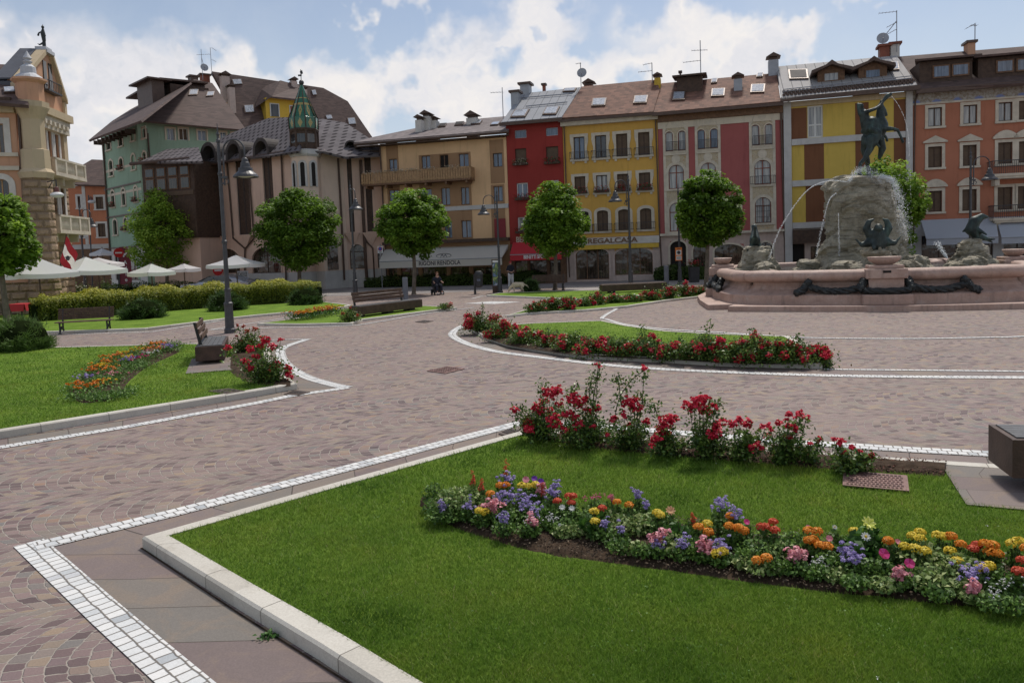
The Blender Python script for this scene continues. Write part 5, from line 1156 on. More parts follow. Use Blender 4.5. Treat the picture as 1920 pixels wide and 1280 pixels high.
# ================================================================ stone and stucco town hall at the left
m,nt,b,_=newmat('rough_ashlar'); G=nd(nt,'ShaderNodeNewGeometry').outputs['Position']; sp=nd(nt,'ShaderNodeSeparateXYZ',{0:G})
r=MA(nt,'DIVIDE',sp.outputs[2],.42); row=MA(nt,'FLOOR',r); k=MA(nt,'DIVIDE',MA(nt,'ADD',MA(nt,'ADD',sp.outputs[0],MA(nt,'MULTIPLY',sp.outputs[1],.8)),MA(nt,'MULTIPLY',row,.37)),.9)
cv=nd(nt,'ShaderNodeCombineXYZ',{0:row,1:MA(nt,'FLOOR',k)}).outputs[0]; w=nd(nt,'ShaderNodeTexWhiteNoise',{'Vector':cv},noise_dimensions='3D').outputs[0]
fz=MA(nt,'FRACT',r); fk=MA(nt,'FRACT',k); ed=MA(nt,'MINIMUM',MA(nt,'MINIMUM',fz,MA(nt,'SUBTRACT',1.,fz)),MA(nt,'MULTIPLY',MA(nt,'MINIMUM',fk,MA(nt,'SUBTRACT',1.,fk)),2.)); pil=SS(nt,ed,0,.3)
nz=noise(nt,G,6,5,.7).outputs[0]; c=MIX(nt,w,(.44,.31,.20),(.58,.43,.29)); c=MIX(nt,nz,c,(.30,.20,.12)); c=MIX(nt,SS(nt,ed,.08,.0),c,(.2,.14,.09)); lk(nt,c,b.inputs['Base Color']); b.inputs['Roughness'].default_value=.95
lk(nt,nd(nt,'ShaderNodeBump',{'Height':MA(nt,'ADD',pil,nz),'Strength':1.,'Distance':.16}).outputs[0],b.inputs['Normal'])
mat('slate_grey',(.085,.09,.105),.6,.15,1); mat('lead_white',(.46,.47,.49),.6,.12,2)
P0=atD(64,42); BR=Fa(P0,1.72); Pl=atD(52,40.6); BL=Fa(Pl,.35)
H=thing('town_hall','rusticated stone and peach stucco corner building with gable statue and carved balconies','building',tuple(P0))
F=BR; ur=F.U(131,400); zc=F.Z(100,225); zm=F.Z(85,325)
for x0,x1,y0,y1 in ((90,97,247,300),(103,110,253,300),(99,107,352,408),(114,121,354,408)):
    window(F,H,F.R(x0,x1,y0,y1),'glass','brown_wood',mull=1,sur=(.22,'white_stone'))
window(F,H,F.R(100,112,450,500),'dark_void','dark_wood',arch=.8)
wall(F,H,0,ur,zm,zc,'peach_plaster'); wall(F,H,0,ur,-.1,zm-.01,'rough_ashlar','stone_wall',dep=.35)
hband(H,'cornice',F,-.3,ur+.3,zc+.02,zc+.45,-.5,.2,'buff_plaster'); hband(H,'cornice_fillet',F,-.2,ur+.2,zc-.3,zc+.02,-.32,.2,'cream_stone'); hband(H,'cornice_lower',F,-.2,ur+.1,zc-.75,zc-.3,-.3,.1,'cream_stone')
for k in range(9): hband(H,'dentil',F,-.1+k*(ur)/9,-.1+k*ur/9+.22,zc-.55,zc-.3,-.5,0,'cream_stone')
hband(H,'corner_pilaster',F,ur-.45,ur+.05,zm,zc-.75,-.15,.3,'buff_plaster')
# gable
zg=zc+.45; c,za_=F.L(84,102); zR_=F.Z(122,190); print('gable',c,ur,za_,zR_,zc); q=MB(); q.prism([(-.1,-.05,zg),(ur-.0,-.05,zg),(ur,-.05,zR_),(c+.42,-.05,za_),(c-.42,-.05,za_),(-.1,-.05,zR_)],.6,F,F.n); Gb=part(H,'gable',q,'peach_plaster')
q=MB(); 
for s,uu in ((-1,-.1),(1,ur)):
    q.prism([(uu+s*.22,-.3,zR_-.25),(uu+s*.22,-.3,zR_+.02),(c+s*.42,-.3,za_+.2),(c+s*.42,-.3,za_-.08)],.55,F,F.n)
    q.box((min(uu,uu+s*.2)-.05,-.2,zg),(max(uu,uu+s*.2)+.05,.3,zR_-.2),F)
part(Gb,'gable_coping',q,'buff_plaster'); q=MB()
for s,uu in ((-1,-.1),): q.prism([(uu+s*.2,.26,zR_),(c-.4,.26,za_+.16),(c-.4,1.15,za_+.16),(uu+s*.2,1.15,zR_)],.08,F)
q.prism([(-.2,.3,zg),(-.2,.3,zR_-.1),(c-.4,.3,za_),(c+.4,.3,za_),(ur+.1,.3,zR_-.1),(ur+.1,.3,zg)],.9,F,F.n); part(Gb,'slate_roof',q,'slate_grey')
for s in (-.35,.35):
    q=MB(); q.box((c+s-.2,-.1,zg+1.2),(c+s+.2,-.051,zg+2.8),F); part(Gb,'gable_window',q,'glass')
q=MB(); q.box((c-.9,-.45,zg+1.0),(c+.9,-.06,zg+1.1),F)
for k in range(9): x=c-.9+k*.22; q.box((x,-.43,zg+1.1),(x+.03,-.41,zg+1.6),F)
q.box((c-.9,-.45,zg+1.6),(c+.9,-.4,zg+1.64),F); part(Gb,'balconette',q,'iron')
q=MB(); q.box((c-.5,-.35,za_+.0),(c+.5,.45,za_+.2),F); q.box((c-.4,-.25,za_+.2),(c+.4,.35,za_+.36),F); part(Gb,'statue_pedestal',q,'lead_white')
# carved balconies on the right face
for yt,yb in ((297,330),(402,437)):
    z1_,z0_=F.Z(112,yt,-1.1),F.Z(112,yb,-1.1); a,b_=.9,ur-.05; q=MB(); q.box((a,-1.15,z0_),(b_,0,z0_+.2),F); q.box((a,-1.15,z1_-.12),(b_,-.95,z1_),F); q.box((a,-1.15,z1_-.12),(a+.2,0,z1_),F)
    for k in range(4): x=a+(b_-a-.22)*k/3; q.box((x,-1.14,z0_+.2),(x+.22,-.96,z1_-.12),F)
    for s in range(3): q.box((a+.3+s*(b_-a)/3,-.8,z0_-.45),(a+.5+s*(b_-a)/3,0,z0_),F)
    B_=part(H,'balcony',q,'cream_stone'); q=MB()
    for k in range(24): x=a+.15+(b_-a-.3)*k/23; q.lathe([(.05,0),(.08,.25),(.04,.5),(.06,z1_-z0_-.32)],tuple(F(x,-1.05,z0_+.2)),6)
    for k in range(9): q.lathe([(.05,0),(.08,.25),(.04,.5),(.06,z1_-z0_-.32)],tuple(F(a+.1,-1.+.12*k,z0_+.2)),6)
    part(B_,'balusters',q,'cream_stone')
# corner tower
tc_=atY(74,400,40.9); tc_.z=0; zf=atY(55,322,41).z; zcn=atY(50,208,41).z
q=MB(); q.lathe([(.78,-.1),(.72,zf-.4)],tuple(tc_),16); T_=part(H,'corner_tower',q,'rough_ashlar')
q=MB(); q.lathe([(.78,zf-.4),(.88,zf-.1),(.72,zf+.1),(.70,zf+1.1),(.56,zf+1.15),(.56,zcn-.5),(.85,zcn+.1),(.85,zcn+.4)],tuple(tc_),8,math.pi/8); part(T_,'tower_shaft',q,'buff_plaster')
zd=atY(50,150,41).z; q=MB(); q.lathe([(.66,zcn+.4),(.66,zd-.25),(.85,zd-.1),(.85,zd)],tuple(tc_),8,math.pi/8); part(T_,'tower_drum',q,'peach_plaster')
q=MB(); zt_=atY(47,97,41).z; hh=zt_-zd; q.lathe([(.72,zd),(.6,zd+hh*.10),(.38,zd+hh*.2),(.36,zd+hh*.42),(.24,zd+hh*.5),(.12,zd+hh*.55),(.24,zd+hh*.62),(.12,zd+hh*.68),(.22,zd+hh*.74),(.12,zd+hh*.86),(.02,zt_)],tuple(tc_),14); part(T_,'finial',q,'lead_white')
# left face
F=BL; ul=F.U(-120); zc2=F.Z(20,200)
for x0,x1,y0,y1 in ((-14,8,232,288),(-60,-40,232,288),(-10,18,336,385),(-60,-40,336,385),(-8,16,430,490)): window(F,H,F.R(x0,x1,y0,y1),'glass','light_wood',mull=1,arch=.3 if y0>300 else 0,sur=(.3,'white_stone'))
zm2=F.Z(20,316)
wall(F,H,ul,0,zm2,zc2,'peach_plaster'); wall(F,H,ul,0,-.1,zm2-.01,'peach_plaster','lower_wall',dep=.3); hband(H,'plinth',F,ul,0,-.1,F.Z(20,530),-.12,0,'rough_ashlar')
hband(H,'belt_course',F,ul,0,zm2-.1,zm2+.12,-.15,0,'cream_stone'); zz=F.Z(20,290); hband(H,'sill_course',F,ul,0,zz-.1,zz+.1,-.1,0,'cream_stone'); hband(H,'cornice',F,ul,0,zc2-.35,zc2,-.35,0,'buff_plaster')
pipe(H,F,[(34,205),(40,300),(48,440),(50,520)],.07)
E0=F(ul,-.6,zc2+.25); E1=F(0,-.6,zc2+.25)
q=MB(); q.box((ul,-.75,zc2+.05),(0,-.3,zc2+.35),F); part(H,'gutter',q,'dark_wood')
_,PL=roofpoly(H,[(-100,184),(-60,119),(45,122),(53,160),(53,197)],(E0,E1,F.P(20,123,4.5)),'brown_shingles'); skylight(H,8,30,167,177,PL,skew=-3)
# gable statue: winged figure leaning back, dark bronze
mat('bronze_dark',(.038,.042,.042),.5,.35,4,.3,30,metal=.55,spec=.5); mat('bronze',(.032,.045,.042),.5,.45,3,.35,26,metal=.3,spec=.4,stain=.4,stain_col=(.14,.26,.22))
S0=BR(c,0,za_+.36); k=.9
def sf(pts,s,o,ax=V3((1,0,0))):
    return [(o+V3((p[0][0]*s,p[0][1]*s,p[0][2]*s)),)+tuple((x*s if not hasattr(x,'__len__') else o+V3((x[0]*s,x[1]*s,x[2]*s))) for x in p[1:]) for p in pts]
segs=[((0,0,0),.12,(.02,0,.5),.10),((.02,0,.5),.12,(-.02,0,.95),.15),((-.02,0,.95),.15,(.0,0,1.2),.08),((.0,0,1.36),.10),((-.02,0,1.1),.06,(-.28,0,1.0),.04),((-.28,0,1.0),.05,(-.34,0,.85),.07),((0,0,.35),.08,(-.3,0,.22),.05),((-.3,0,.22),.05,(-.42,0,.3),.03),((.05,0,1.0),.05,(.14,0,.8),.04),((0,0,1.4),.03,(.02,0,1.55),.02)]
me=figure(sf(segs,.88,V3((0,0,0))),.028); o=link('gable_statue',me,'bronze_dark',None,S0); tag(o,'dark standing figure leaning out on top of the stone gable','statue')
# ================================================================ street lamps
mat('lamp_iron',(.055,.055,.06),.45,.2,6,spec=.5); mat('lamp_glass',(.45,.44,.40),.3,.05)
def make_lamp(name,label):
    r=thing(name,label,'street lamp',(0,0,0),0,'curved arm street lamps round the square'); q=MB()
    q.lathe([(0.198,0),(0.198,.14),(0.160,.18),(0.144,.95),(0.160,1.0),(0.160,1.08),(0.114,1.12),(0.099,1.5),(0.114,1.52),(0.114,1.58),(0.084,1.62),(0.076,3.2),(0.099,3.22),(0.099,3.3),(0.068,3.33),(0.065,5.6),(0.084,5.62),(0.084,5.7),(0.057,5.74),(0.053,6.75),(0.076,6.78),(0.076,6.86),(0.046,6.9),(0.038,7.0),(0.061,7.05),(0.023,7.15),(0.009,7.45)],(0,0,0),14)
    q.tube([(.16,0,5.25),(.16,0,6.45)],.03,6); q.box((.0,-.03,5.3),(.18,.03,5.36)); q.box((.0,-.03,6.2),(.18,.03,6.26)); q.box((0,-.04,5.5),(.26,.04,5.58))
    part(r,'pole',q,'lamp_iron',True)
    q=MB(); pts=[(.16,0,6.2)]+[(.58-.42*math.cos(t),0,6.42+.42*math.sin(t)) for t in [math.pi*k/14 for k in range(15)]]+[(1.0,0,6.15)]
    q.tube(pts,.03,7); q.tube([(.18,0,5.5),(.3,0,5.44),(.32,0,5.36),(.24,0,5.3)],.02,6); part(r,'arm',q,'lamp_iron',True)
    q=MB(); q.lathe([(.04,6.18),(.10,6.14),(.12,6.02),(.15,6.0),(.17,5.84),(.24,5.82),(.26,5.70),(.40,5.58),(.44,5.50),(.43,5.49),(.38,5.57),(.22,5.68)],(1.0,0,0),20,cap=False); s=part(r,'lamp_shade',q,'lamp_iron',True)
    q=MB(); q.lathe([(.36,5.555),(.2,5.50),(.02,5.48)],(1.0,0,0),16); part(s,'lamp_glass',q,'lamp_glass',True)
    return r
LP=make_lamp('street_lamp','tall dark street lamp towering over the left lawn bench and its red roses')
def lampat(px,py,rz,label,s=1,first=False):
    p=g(px,py)
    if first: LP.location=p; LP.rotation_euler=(0,0,rz); LP.scale=(s,)*3; return LP
    return dup(LP,p,rz,label,s)
lampat(431.5,624,R(-12),'',.985,True)
lampat(667,557,R(-62),'street lamp beside the slatted bench in front of the pink bank',.96)
lampat(938,549,R(200),'street lamp behind the tall photo sign before the sand house',.85)
lampat(1183,541,R(205),'street lamp before the shop window of the ochre house',.93)
lampat(1275,533,R(-5),'street lamp carrying the orange sign beside the tree at the rose house',.84)
lampat(162,563,R(-15),'street lamp between the cafe parasols and the stone town hall',.96)
lampat(1819,520,R(-8),'street lamp behind the fountain in front of the terracotta house',1.0)
lampat(1556,525,R(-90),'street lamp left of the fountain rock, its hood facing the viewer',.80)
lampat(428,541,R(195),'distant slim street lamp right behind the nearest one, before the pink bank',.68)
lampat(699,534,R(190),'distant street lamp by the drainpipe at the right end of the pink bank',.62)
# pale-globed street lights on the left
mat('white_enamel',(.6,.6,.6),.4,.05); mat('rust_cap',(.16,.06,.05),.6,.1)
def globe(c,s,r):
    q=MB(); q.lathe([(.05*s,.42*s),(.10*s,.38*s),(.12*s,.15*s),(.2*s,.12*s)],tuple(c),12); part(r,'lamp_cap',q,'rust_cap')
    q=MB(); q.lathe([(.2*s,.12*s),(.34*s,.02*s),(.34*s,-.06*s),(.22*s,-.15*s),(.02*s,-.18*s)],tuple(c),16); part(r,'globe',q,'white_enamel')
p=g(174,547); t=atY(166,366,p.y); r=thing('side_lamp','slim street lamp with white globe before the orange house','street lamp',tuple(p)); q=MB(); q.tube([p,V3((t.x,t.y,t.z))],.06,8); q.tube([(t.x,t.y,t.z-.5),(t.x+.2,t.y,t.z-.1),(t.x+.25,t.y,t.z-.15)],.03,5); part(r,'pole',q,'lamp_iron'); c=atY(172,378,p.y); globe(c,1.0,r)
c=atY(107,365,39.5); r=thing('wall_lamp','white globed lamp on an iron bracket of the stone town hall','wall lamp',tuple(c)); q=MB(); q.tube([c+V3((0,0,.4)),c+V3((0,0,.75)),c+V3((-.75,.5,.72))],.03,6); q.tube([c+V3((-.7,.5,.4)),c+V3((-.35,.25,.7))],.025,5); part(r,'bracket',q,'iron'); globe(c,.95,r)
# ================================================================ trees
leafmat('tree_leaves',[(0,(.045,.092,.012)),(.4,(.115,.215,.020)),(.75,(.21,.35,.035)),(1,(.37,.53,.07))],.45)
mat('bark',(.16,.13,.10),.9,.3,6,.8,22)
def tree(px,py,x0,x1,yt,yb,label,seed,n=21000,hidden=0,D=None,pale=0):
    p=g(px,py) if D is None else atD(px,D); Y=p.y; rg=np.random.default_rng(seed)
    c=atY((x0+x1)/2,(yt+yb)/2,Y); a=(x1-x0)/2/FPX*Y; h=(yb-yt)/2/FPX*Y
    r=thing('maple_tree',label,'tree',tuple(p),0,'round crowned young trees round the square')
    q=MB(); zb=c.z-h*.55; tr=.13 if a<2.6 else .15
    bend=V3((rg.uniform(-.06,.06),rg.uniform(-.06,.06),0))
    q.tube([p,p+V3((0,0,.15)),p.lerp(V3((c.x,c.y,zb)),.5)+bend,V3((c.x,c.y,zb)),V3((c.x,c.y,c.z))],[tr*1.35,tr,tr*.9,tr*.8,tr*.35],9)
    for k in range(11):
        an=k*2.4; z=zb-.2+rg.uniform(0,h*.8); e=V3((c.x+math.cos(an)*a*.7,c.y+math.sin(an)*a*.7,z+h*.55)); m_=V3((c.x,c.y,z)).lerp(e,.5)+V3((0,0,-.1)); q.tube([(c.x,c.y,z-.1),m_,e],[tr*.45,tr*.28,.02],6)
    part(r,'trunk',q,'bark')
    # crown of leafy clumps
    nc=210; d=rg.normal(size=(nc,3)); d/=np.linalg.norm(d,axis=1,keepdims=True); rad=rg.uniform(.30,.93,nc)**.55
    cc_=d*rad[:,None]; 
    flat=np.where(cc_[:,2]<0,.88,1.0); cc_[:,2]*=flat
    lob=1+.12*np.sin(3*np.arctan2(cc_[:,1],cc_[:,0])+seed)+.08*np.sin(5*cc_[:,2]+seed*2)
    cc_=cc_*lob[:,None]; cs=rg.uniform(.17,.30,nc)
    idx=rg.integers(0,nc,n); off=rg.normal(size=(n,3)); off/=np.linalg.norm(off,axis=1,keepdims=True); off*=(rg.random((n,1))**.33)
    off[:,2]=off[:,2]*.62+.1
    P=cc_[idx]+off*cs[idx][:,None]
    lim=np.linalg.norm(P,axis=1); k=(lim<1.12); P=P[k]; idx=idx[k]; off=off[k]
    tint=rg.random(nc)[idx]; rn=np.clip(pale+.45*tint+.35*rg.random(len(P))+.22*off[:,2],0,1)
    C=P*np.array([a,a,h])+np.array([c.x,c.y,c.z])
    V,Fc,rn=leafcloud(C,.20,rg,rn,out=off*.8+np.array([0,0,.3]),aspect=.8)
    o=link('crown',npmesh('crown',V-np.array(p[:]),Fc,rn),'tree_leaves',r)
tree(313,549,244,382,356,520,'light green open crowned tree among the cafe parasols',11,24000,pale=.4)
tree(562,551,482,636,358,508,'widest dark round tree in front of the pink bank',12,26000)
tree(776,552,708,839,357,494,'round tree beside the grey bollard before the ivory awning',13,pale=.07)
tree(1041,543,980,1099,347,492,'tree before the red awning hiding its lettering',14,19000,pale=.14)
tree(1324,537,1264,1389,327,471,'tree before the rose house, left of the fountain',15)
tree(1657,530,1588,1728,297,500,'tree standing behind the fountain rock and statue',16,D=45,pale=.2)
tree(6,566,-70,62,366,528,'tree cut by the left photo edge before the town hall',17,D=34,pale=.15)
# ================================================================ hedges and bushes
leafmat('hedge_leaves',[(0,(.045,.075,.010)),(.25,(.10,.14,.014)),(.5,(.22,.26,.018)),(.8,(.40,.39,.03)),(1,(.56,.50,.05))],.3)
leafmat('dark_hedge_leaves',[(0,(.03,.06,.012)),(.6,(.075,.12,.022)),(1,(.15,.19,.04))],.25)
leafmat('pine_needles',[(0,(.025,.055,.014)),(.6,(.06,.115,.028)),(1,(.13,.21,.05))],.15)
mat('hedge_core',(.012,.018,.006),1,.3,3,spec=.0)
def hedge(name,path,w,h,label,matn,n,lsz,seed,goldtop=True,wav=.08):
    """path on the ground = front foot line; the hedge stands behind it"""
    P=catmull(gp(path),4); rg=np.random.default_rng(seed); mid=offs(P,w/2); L=[0]
    for i in range(len(mid)-1): L.append(L[-1]+(mid[i+1]-mid[i]).length)
    tot=L[-1]; s=rg.random(n)*tot; ii=np.clip(np.searchsorted(L,s)-1,0,len(mid)-2); t=(s-np.array(L)[ii])/(np.array(L)[ii+1]-np.array(L)[ii])
    M=np.array([q[:] for q in mid]); c=M[ii]*(1-t)[:,None]+M[ii+1]*t[:,None]; T=M[ii+1]-M[ii]; T/=np.linalg.norm(T,axis=1,keepdims=True); Nn=np.stack([-T[:,1],T[:,0],0*T[:,0]],1)
    ang=rg.uniform(-.15,math.pi+.15,n); ex=.55
    cx_=np.sign(np.cos(ang))*np.abs(np.cos(ang))**ex; sz=np.abs(np.sin(ang))**ex
    bump=1+wav*np.sin(s*2.1+seed)+wav*.7*np.sin(s*5.3)+rg.normal(0,.035,n); rr=1-np.abs(rg.normal(0,.06,n))
    endf=np.clip(np.minimum(s,tot-s)/.5,.35,1)**.5
    C=c-Nn*(cx_*w/2*rr*bump*endf)[:,None]; C[:,2]=np.maximum(.04,sz*h*rr*bump*endf); low=rg.random(n)<.45; C[low,2]=rg.uniform(.03,.9,low.sum())*h
    C[low]-=0
    hz=C[:,2]/h; rn=np.clip((.55*hz**1.6 if goldtop else .2)+rg.normal(.18 if goldtop else .25,.16,n),0,1)  # golden new growth: leaf colour turns yellower towards the hedge top
    out=np.stack([-Nn[:,0]*cx_,-Nn[:,1]*cx_,sz],1)
    V,Fc,rn=leafcloud(C,lsz,rg,rn,out=out)
    o0=V3(tuple(mid[len(mid)//2])); r=thing(name,label,'hedge',tuple(o0))
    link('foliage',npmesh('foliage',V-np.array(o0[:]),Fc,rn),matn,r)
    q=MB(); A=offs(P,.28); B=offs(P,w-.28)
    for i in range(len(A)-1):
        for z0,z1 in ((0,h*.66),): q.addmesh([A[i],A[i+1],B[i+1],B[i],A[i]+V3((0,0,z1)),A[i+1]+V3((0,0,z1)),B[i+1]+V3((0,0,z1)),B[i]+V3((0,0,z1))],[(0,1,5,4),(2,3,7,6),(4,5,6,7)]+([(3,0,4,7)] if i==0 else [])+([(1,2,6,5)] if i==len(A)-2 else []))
    part(r,'stems',q,'hedge_core'); return r  # one solid near-black core filling the hedge inside, no separate stems
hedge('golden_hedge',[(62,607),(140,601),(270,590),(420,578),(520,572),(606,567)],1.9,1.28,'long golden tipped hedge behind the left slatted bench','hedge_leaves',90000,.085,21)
hedge('low_hedge',[(680,540),(760,538),(860,536),(950,533)],1.0,.85,'low dark clipped hedge along the ivory awning shop','dark_hedge_leaves',9000,.12,22,False)
hedge('low_hedge',[(420,547),(480,545),(545,543)],1.0,.9,'low dark hedge behind the parasol before the pink bank','dark_hedge_leaves',4500,.12,23,False)
hedge('low_hedge',[(1222,526),(1270,526),(1330,524)],1.0,1.0,'low hedge strip in front of the rose house door','dark_hedge_leaves',5000,.12,24,False)
hedge('low_hedge',[(960,533),(990,532),(1022,531)],.9,.9,'low hedge beside the walking man before the red house','dark_hedge_leaves',3000,.12,25,False)
hedge('low_hedge',[(180,556),(300,552),(365,550)],.9,1.0,'low dark hedge behind the cafe banner','dark_hedge_leaves',5000,.12,26,False)
def bush(px,py,w,h,label,seed,n=9000,light=0):
    p=g(px,py); rg=np.random.default_rng(seed); W_=w/2/FPX*p.y; Hh=h/FPX*p.y*.98; p=p+V3((0,W_*.7,0))
    r=thing('mountain_pine',label,'bush',tuple(p),0,'round dark dwarf pines')
    nt_=70; d=rg.normal(size=(nt_,3)); d[:,2]=np.abs(d[:,2])*.9; d/=np.linalg.norm(d,axis=1,keepdims=True)
    sup=np.array([W_*.95,W_*.95,Hh*.93]); tips=d*sup*rg.uniform(.7,1.0,(nt_,1))
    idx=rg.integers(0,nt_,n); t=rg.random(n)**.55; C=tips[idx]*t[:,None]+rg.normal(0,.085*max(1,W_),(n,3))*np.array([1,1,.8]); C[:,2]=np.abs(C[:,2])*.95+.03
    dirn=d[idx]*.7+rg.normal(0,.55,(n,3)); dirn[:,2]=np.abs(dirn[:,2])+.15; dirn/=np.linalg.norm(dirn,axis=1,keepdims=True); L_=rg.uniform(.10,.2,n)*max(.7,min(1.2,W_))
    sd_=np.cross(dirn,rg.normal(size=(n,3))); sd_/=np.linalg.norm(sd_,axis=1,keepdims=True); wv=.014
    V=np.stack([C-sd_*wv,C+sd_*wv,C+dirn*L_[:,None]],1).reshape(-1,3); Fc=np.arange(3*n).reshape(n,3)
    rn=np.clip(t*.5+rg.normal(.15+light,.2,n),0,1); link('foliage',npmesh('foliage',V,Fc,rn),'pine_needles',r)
    q=MB(); q.ball((0,0,Hh*.36),1,14,8,(W_*.74,W_*.74,Hh*.42)); part(r,'stems',q,'hedge_core',True)  # solid near-black ball filling the bush inside, no separate stems
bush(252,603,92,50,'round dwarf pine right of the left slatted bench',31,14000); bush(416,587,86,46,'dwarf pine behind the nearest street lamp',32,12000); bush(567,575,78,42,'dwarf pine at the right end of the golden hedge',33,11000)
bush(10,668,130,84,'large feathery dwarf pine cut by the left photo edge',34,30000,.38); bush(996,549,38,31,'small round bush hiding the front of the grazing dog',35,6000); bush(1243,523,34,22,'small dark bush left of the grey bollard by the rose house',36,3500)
# ================================================================ benches
mat('bench_wood',(.105,.062,.042),.6,.3,7,.3,50); mat('dark_bench_wood',(.072,.040,.028),.5,.3,5,.3,50); mat('bench_top_grey',(.105,.105,.105),.45,.2,6,.2,60); mat('cast_iron',(.028,.030,.030),.5,.2,8)
def slat_bench(name,label,p,rz,L=2.0):
    r=thing(name,label,'bench',tuple(p),rz); q=MB()
    for k in range(5): q.box((-L/2,-.42+k*.095,.43),(L/2,-.42+k*.095+.075,.465))
    part(r,'seat',q,'bench_wood',True,.006); q=MB()
    for k in range(6):
        z=.52+k*.072; y=.06+k*.022; q.box((-L/2,y,z),(L/2,y+.03,z+.058))
    part(r,'backrest',q,'bench_wood',True,.006)
    for s in (-1,1):
        q=MB(); x=s*(L/2-.16)
        q.tube([(x,-.42,0),(x,-.36,.22),(x,-.38,.42)],.032,7); q.tube([(x,.16,0),(x,.03,.22),(x,.05,.42),(x,.14,.72),(x,.20,.94)],.032,7); q.tube([(x,-.40,.42),(x,.05,.42)],.03,7); q.tube([(x,-.37,.20),(x,-.16,.28),(x,.03,.20)],.022,6)
        q.tube([(x,-.34,.1),(x,-.16,.24),(x,.09,.1)],.02,6); q.box((x-.05,-.47,0),(x+.05,-.36,.04)); q.box((x-.05,.1,0),(x+.05,.22,.04)); part(r,'leg',q,'cast_iron',True)
    return r
p=(g(104,627)+g(207,621))/2; d_=g(207,621)-g(104,627); slat_bench('park_bench','brown slatted park bench with cast iron legs before the golden hedge',p+V3((0,.25,0)),math.atan2(d_.y,d_.x),d_.length+.05)
p=g(1030,545); slat_bench('park_bench','brown slatted park bench before the red house',p+V3((0,.5,0)),R(-12),2.1)
def block_bench(name,label,p,rz,L,back=None,W_=.62,grey=True,ped=(.28,.72)):
    r=thing(name,label,'bench',tuple(p),rz); q=MB(); q.box((-L/2,-W_/2,.17),(L/2,W_/2,.515)); part(r,'seat_block',q,'dark_bench_wood',True,.008)
    q=MB(); n=5
    for k in range(n): y=-W_/2+.05+k*(W_-.1)/n; q.box((-L/2+.04,y+.004,.516),(L/2-.04,y+(W_-.1)/n-.004,.535))
    part(r,'seat_slats',q,'bench_top_grey' if grey else 'bench_wood',True)
    for f in ped:
        q=MB(); q.box((-L/2+f*L-.17,-W_/2+.12,0),(-L/2+f*L+.17,W_/2-.12,.17)); part(r,'pedestal',q,'cast_iron',True)
    if back:
        a,b=back; q=MB()
        for k in range(3): z=.66+k*.14; y=W_/2-.16+k*.045; q.box((a,y,z),(b,y+.035,z+.125))
        part(r,'backrest',q,'bench_wood',True,.005); q=MB()
        for x in (a+.08,b-.12): q.prism([(x,W_/2-.16,.5),(x,W_/2-.08,.5),(x,W_/2+.03,1.08),(x,W_/2-.03,1.08)],.05,None,(1,0,0))
        part(r,'back_support',q,'cast_iron',True)
    return r
# bench by the left roses, seen end-on: its long axis runs away from the camera
A=g(422,649,.52); B=g(363,653,.52); C=g(433,625,.52); d_=C-A; rz=math.atan2(d_.y,d_.x); wv=(B-A).length*.93; L=2.3; ux_=V3((math.cos(rz),math.sin(rz),0)); ctr=(A+B)/2+ux_*L/2
block_bench('block_bench','dark block bench with wooden backrest on the left lawn beside red roses',(ctr.x,ctr.y,.03),rz,L,(-.95,.95),wv,ped=(.3,.75))
p0,p1=g(662,600),g(781,583.5); d_=p1-p0; block_bench('block_bench','long block bench with slatted backrest before the tree and lamp',(p0+p1)/2+V3((0,.3,0)),math.atan2(d_.y,d_.x),d_.length,(-d_.length/2+.15,d_.length/2-.7),.62,ped=(.06,.5,.86))
p0,p1=g(1128,553),g(1250,547.5); d_=p1-p0; block_bench('block_bench','long backless block bench before the ochre house shop',(p0+p1)/2+V3((0,.3,0)),math.atan2(d_.y,d_.x),d_.length,None,.62,False,ped=(.16,.82))
# nearest bench, cut by the right photo edge
zt=.62; A=onplane(1853,795,V3((0,0,zt)),V3((0,0,1))); B=onplane(1899,824,V3((0,0,zt)),V3((0,0,1))); d_=(B-A); d_.z=0; wv=d_.length; rz=math.atan2(d_.y,d_.x)+math.pi/2
ex=V3((math.cos(rz),math.sin(rz),0)); L=2.2; ctr=(A+B)/2+ex*(L/2); 
z0=max(.18,onplane(1853,862,A,V3((-ex.x,-ex.y,0)).cross(V3((0,0,1))).cross(V3((0,0,1)))).z)
r=thing('block_bench','big dark block bench cut off by the right photo edge, on the stone bench stand','bench',(ctr.x,ctr.y,.115),rz)
q=MB(); q.box((-L/2,-wv/2,z0-.115),(L/2,wv/2,zt-.115)); part(r,'seat_block',q,'dark_bench_wood',True,.006)
q=MB(); n=6
for k in range(n): y=-wv/2+.05+k*(wv-.1)/n; q.box((-L/2+.05,y+.004,zt-.114),(L/2-.05,y+(wv-.1)/n-.004,zt-.100))
part(r,'seat_slats',q,'bench_top_grey',True)
for f in (.3,.75): q=MB(); q.box((-L/2+f*L-.2,-wv/2+.12,0),(-L/2+f*L+.2,wv/2-.12,z0-.115)); part(r,'pedestal',q,'cast_iron',True)
print('near bench',A,B,wv,z0)
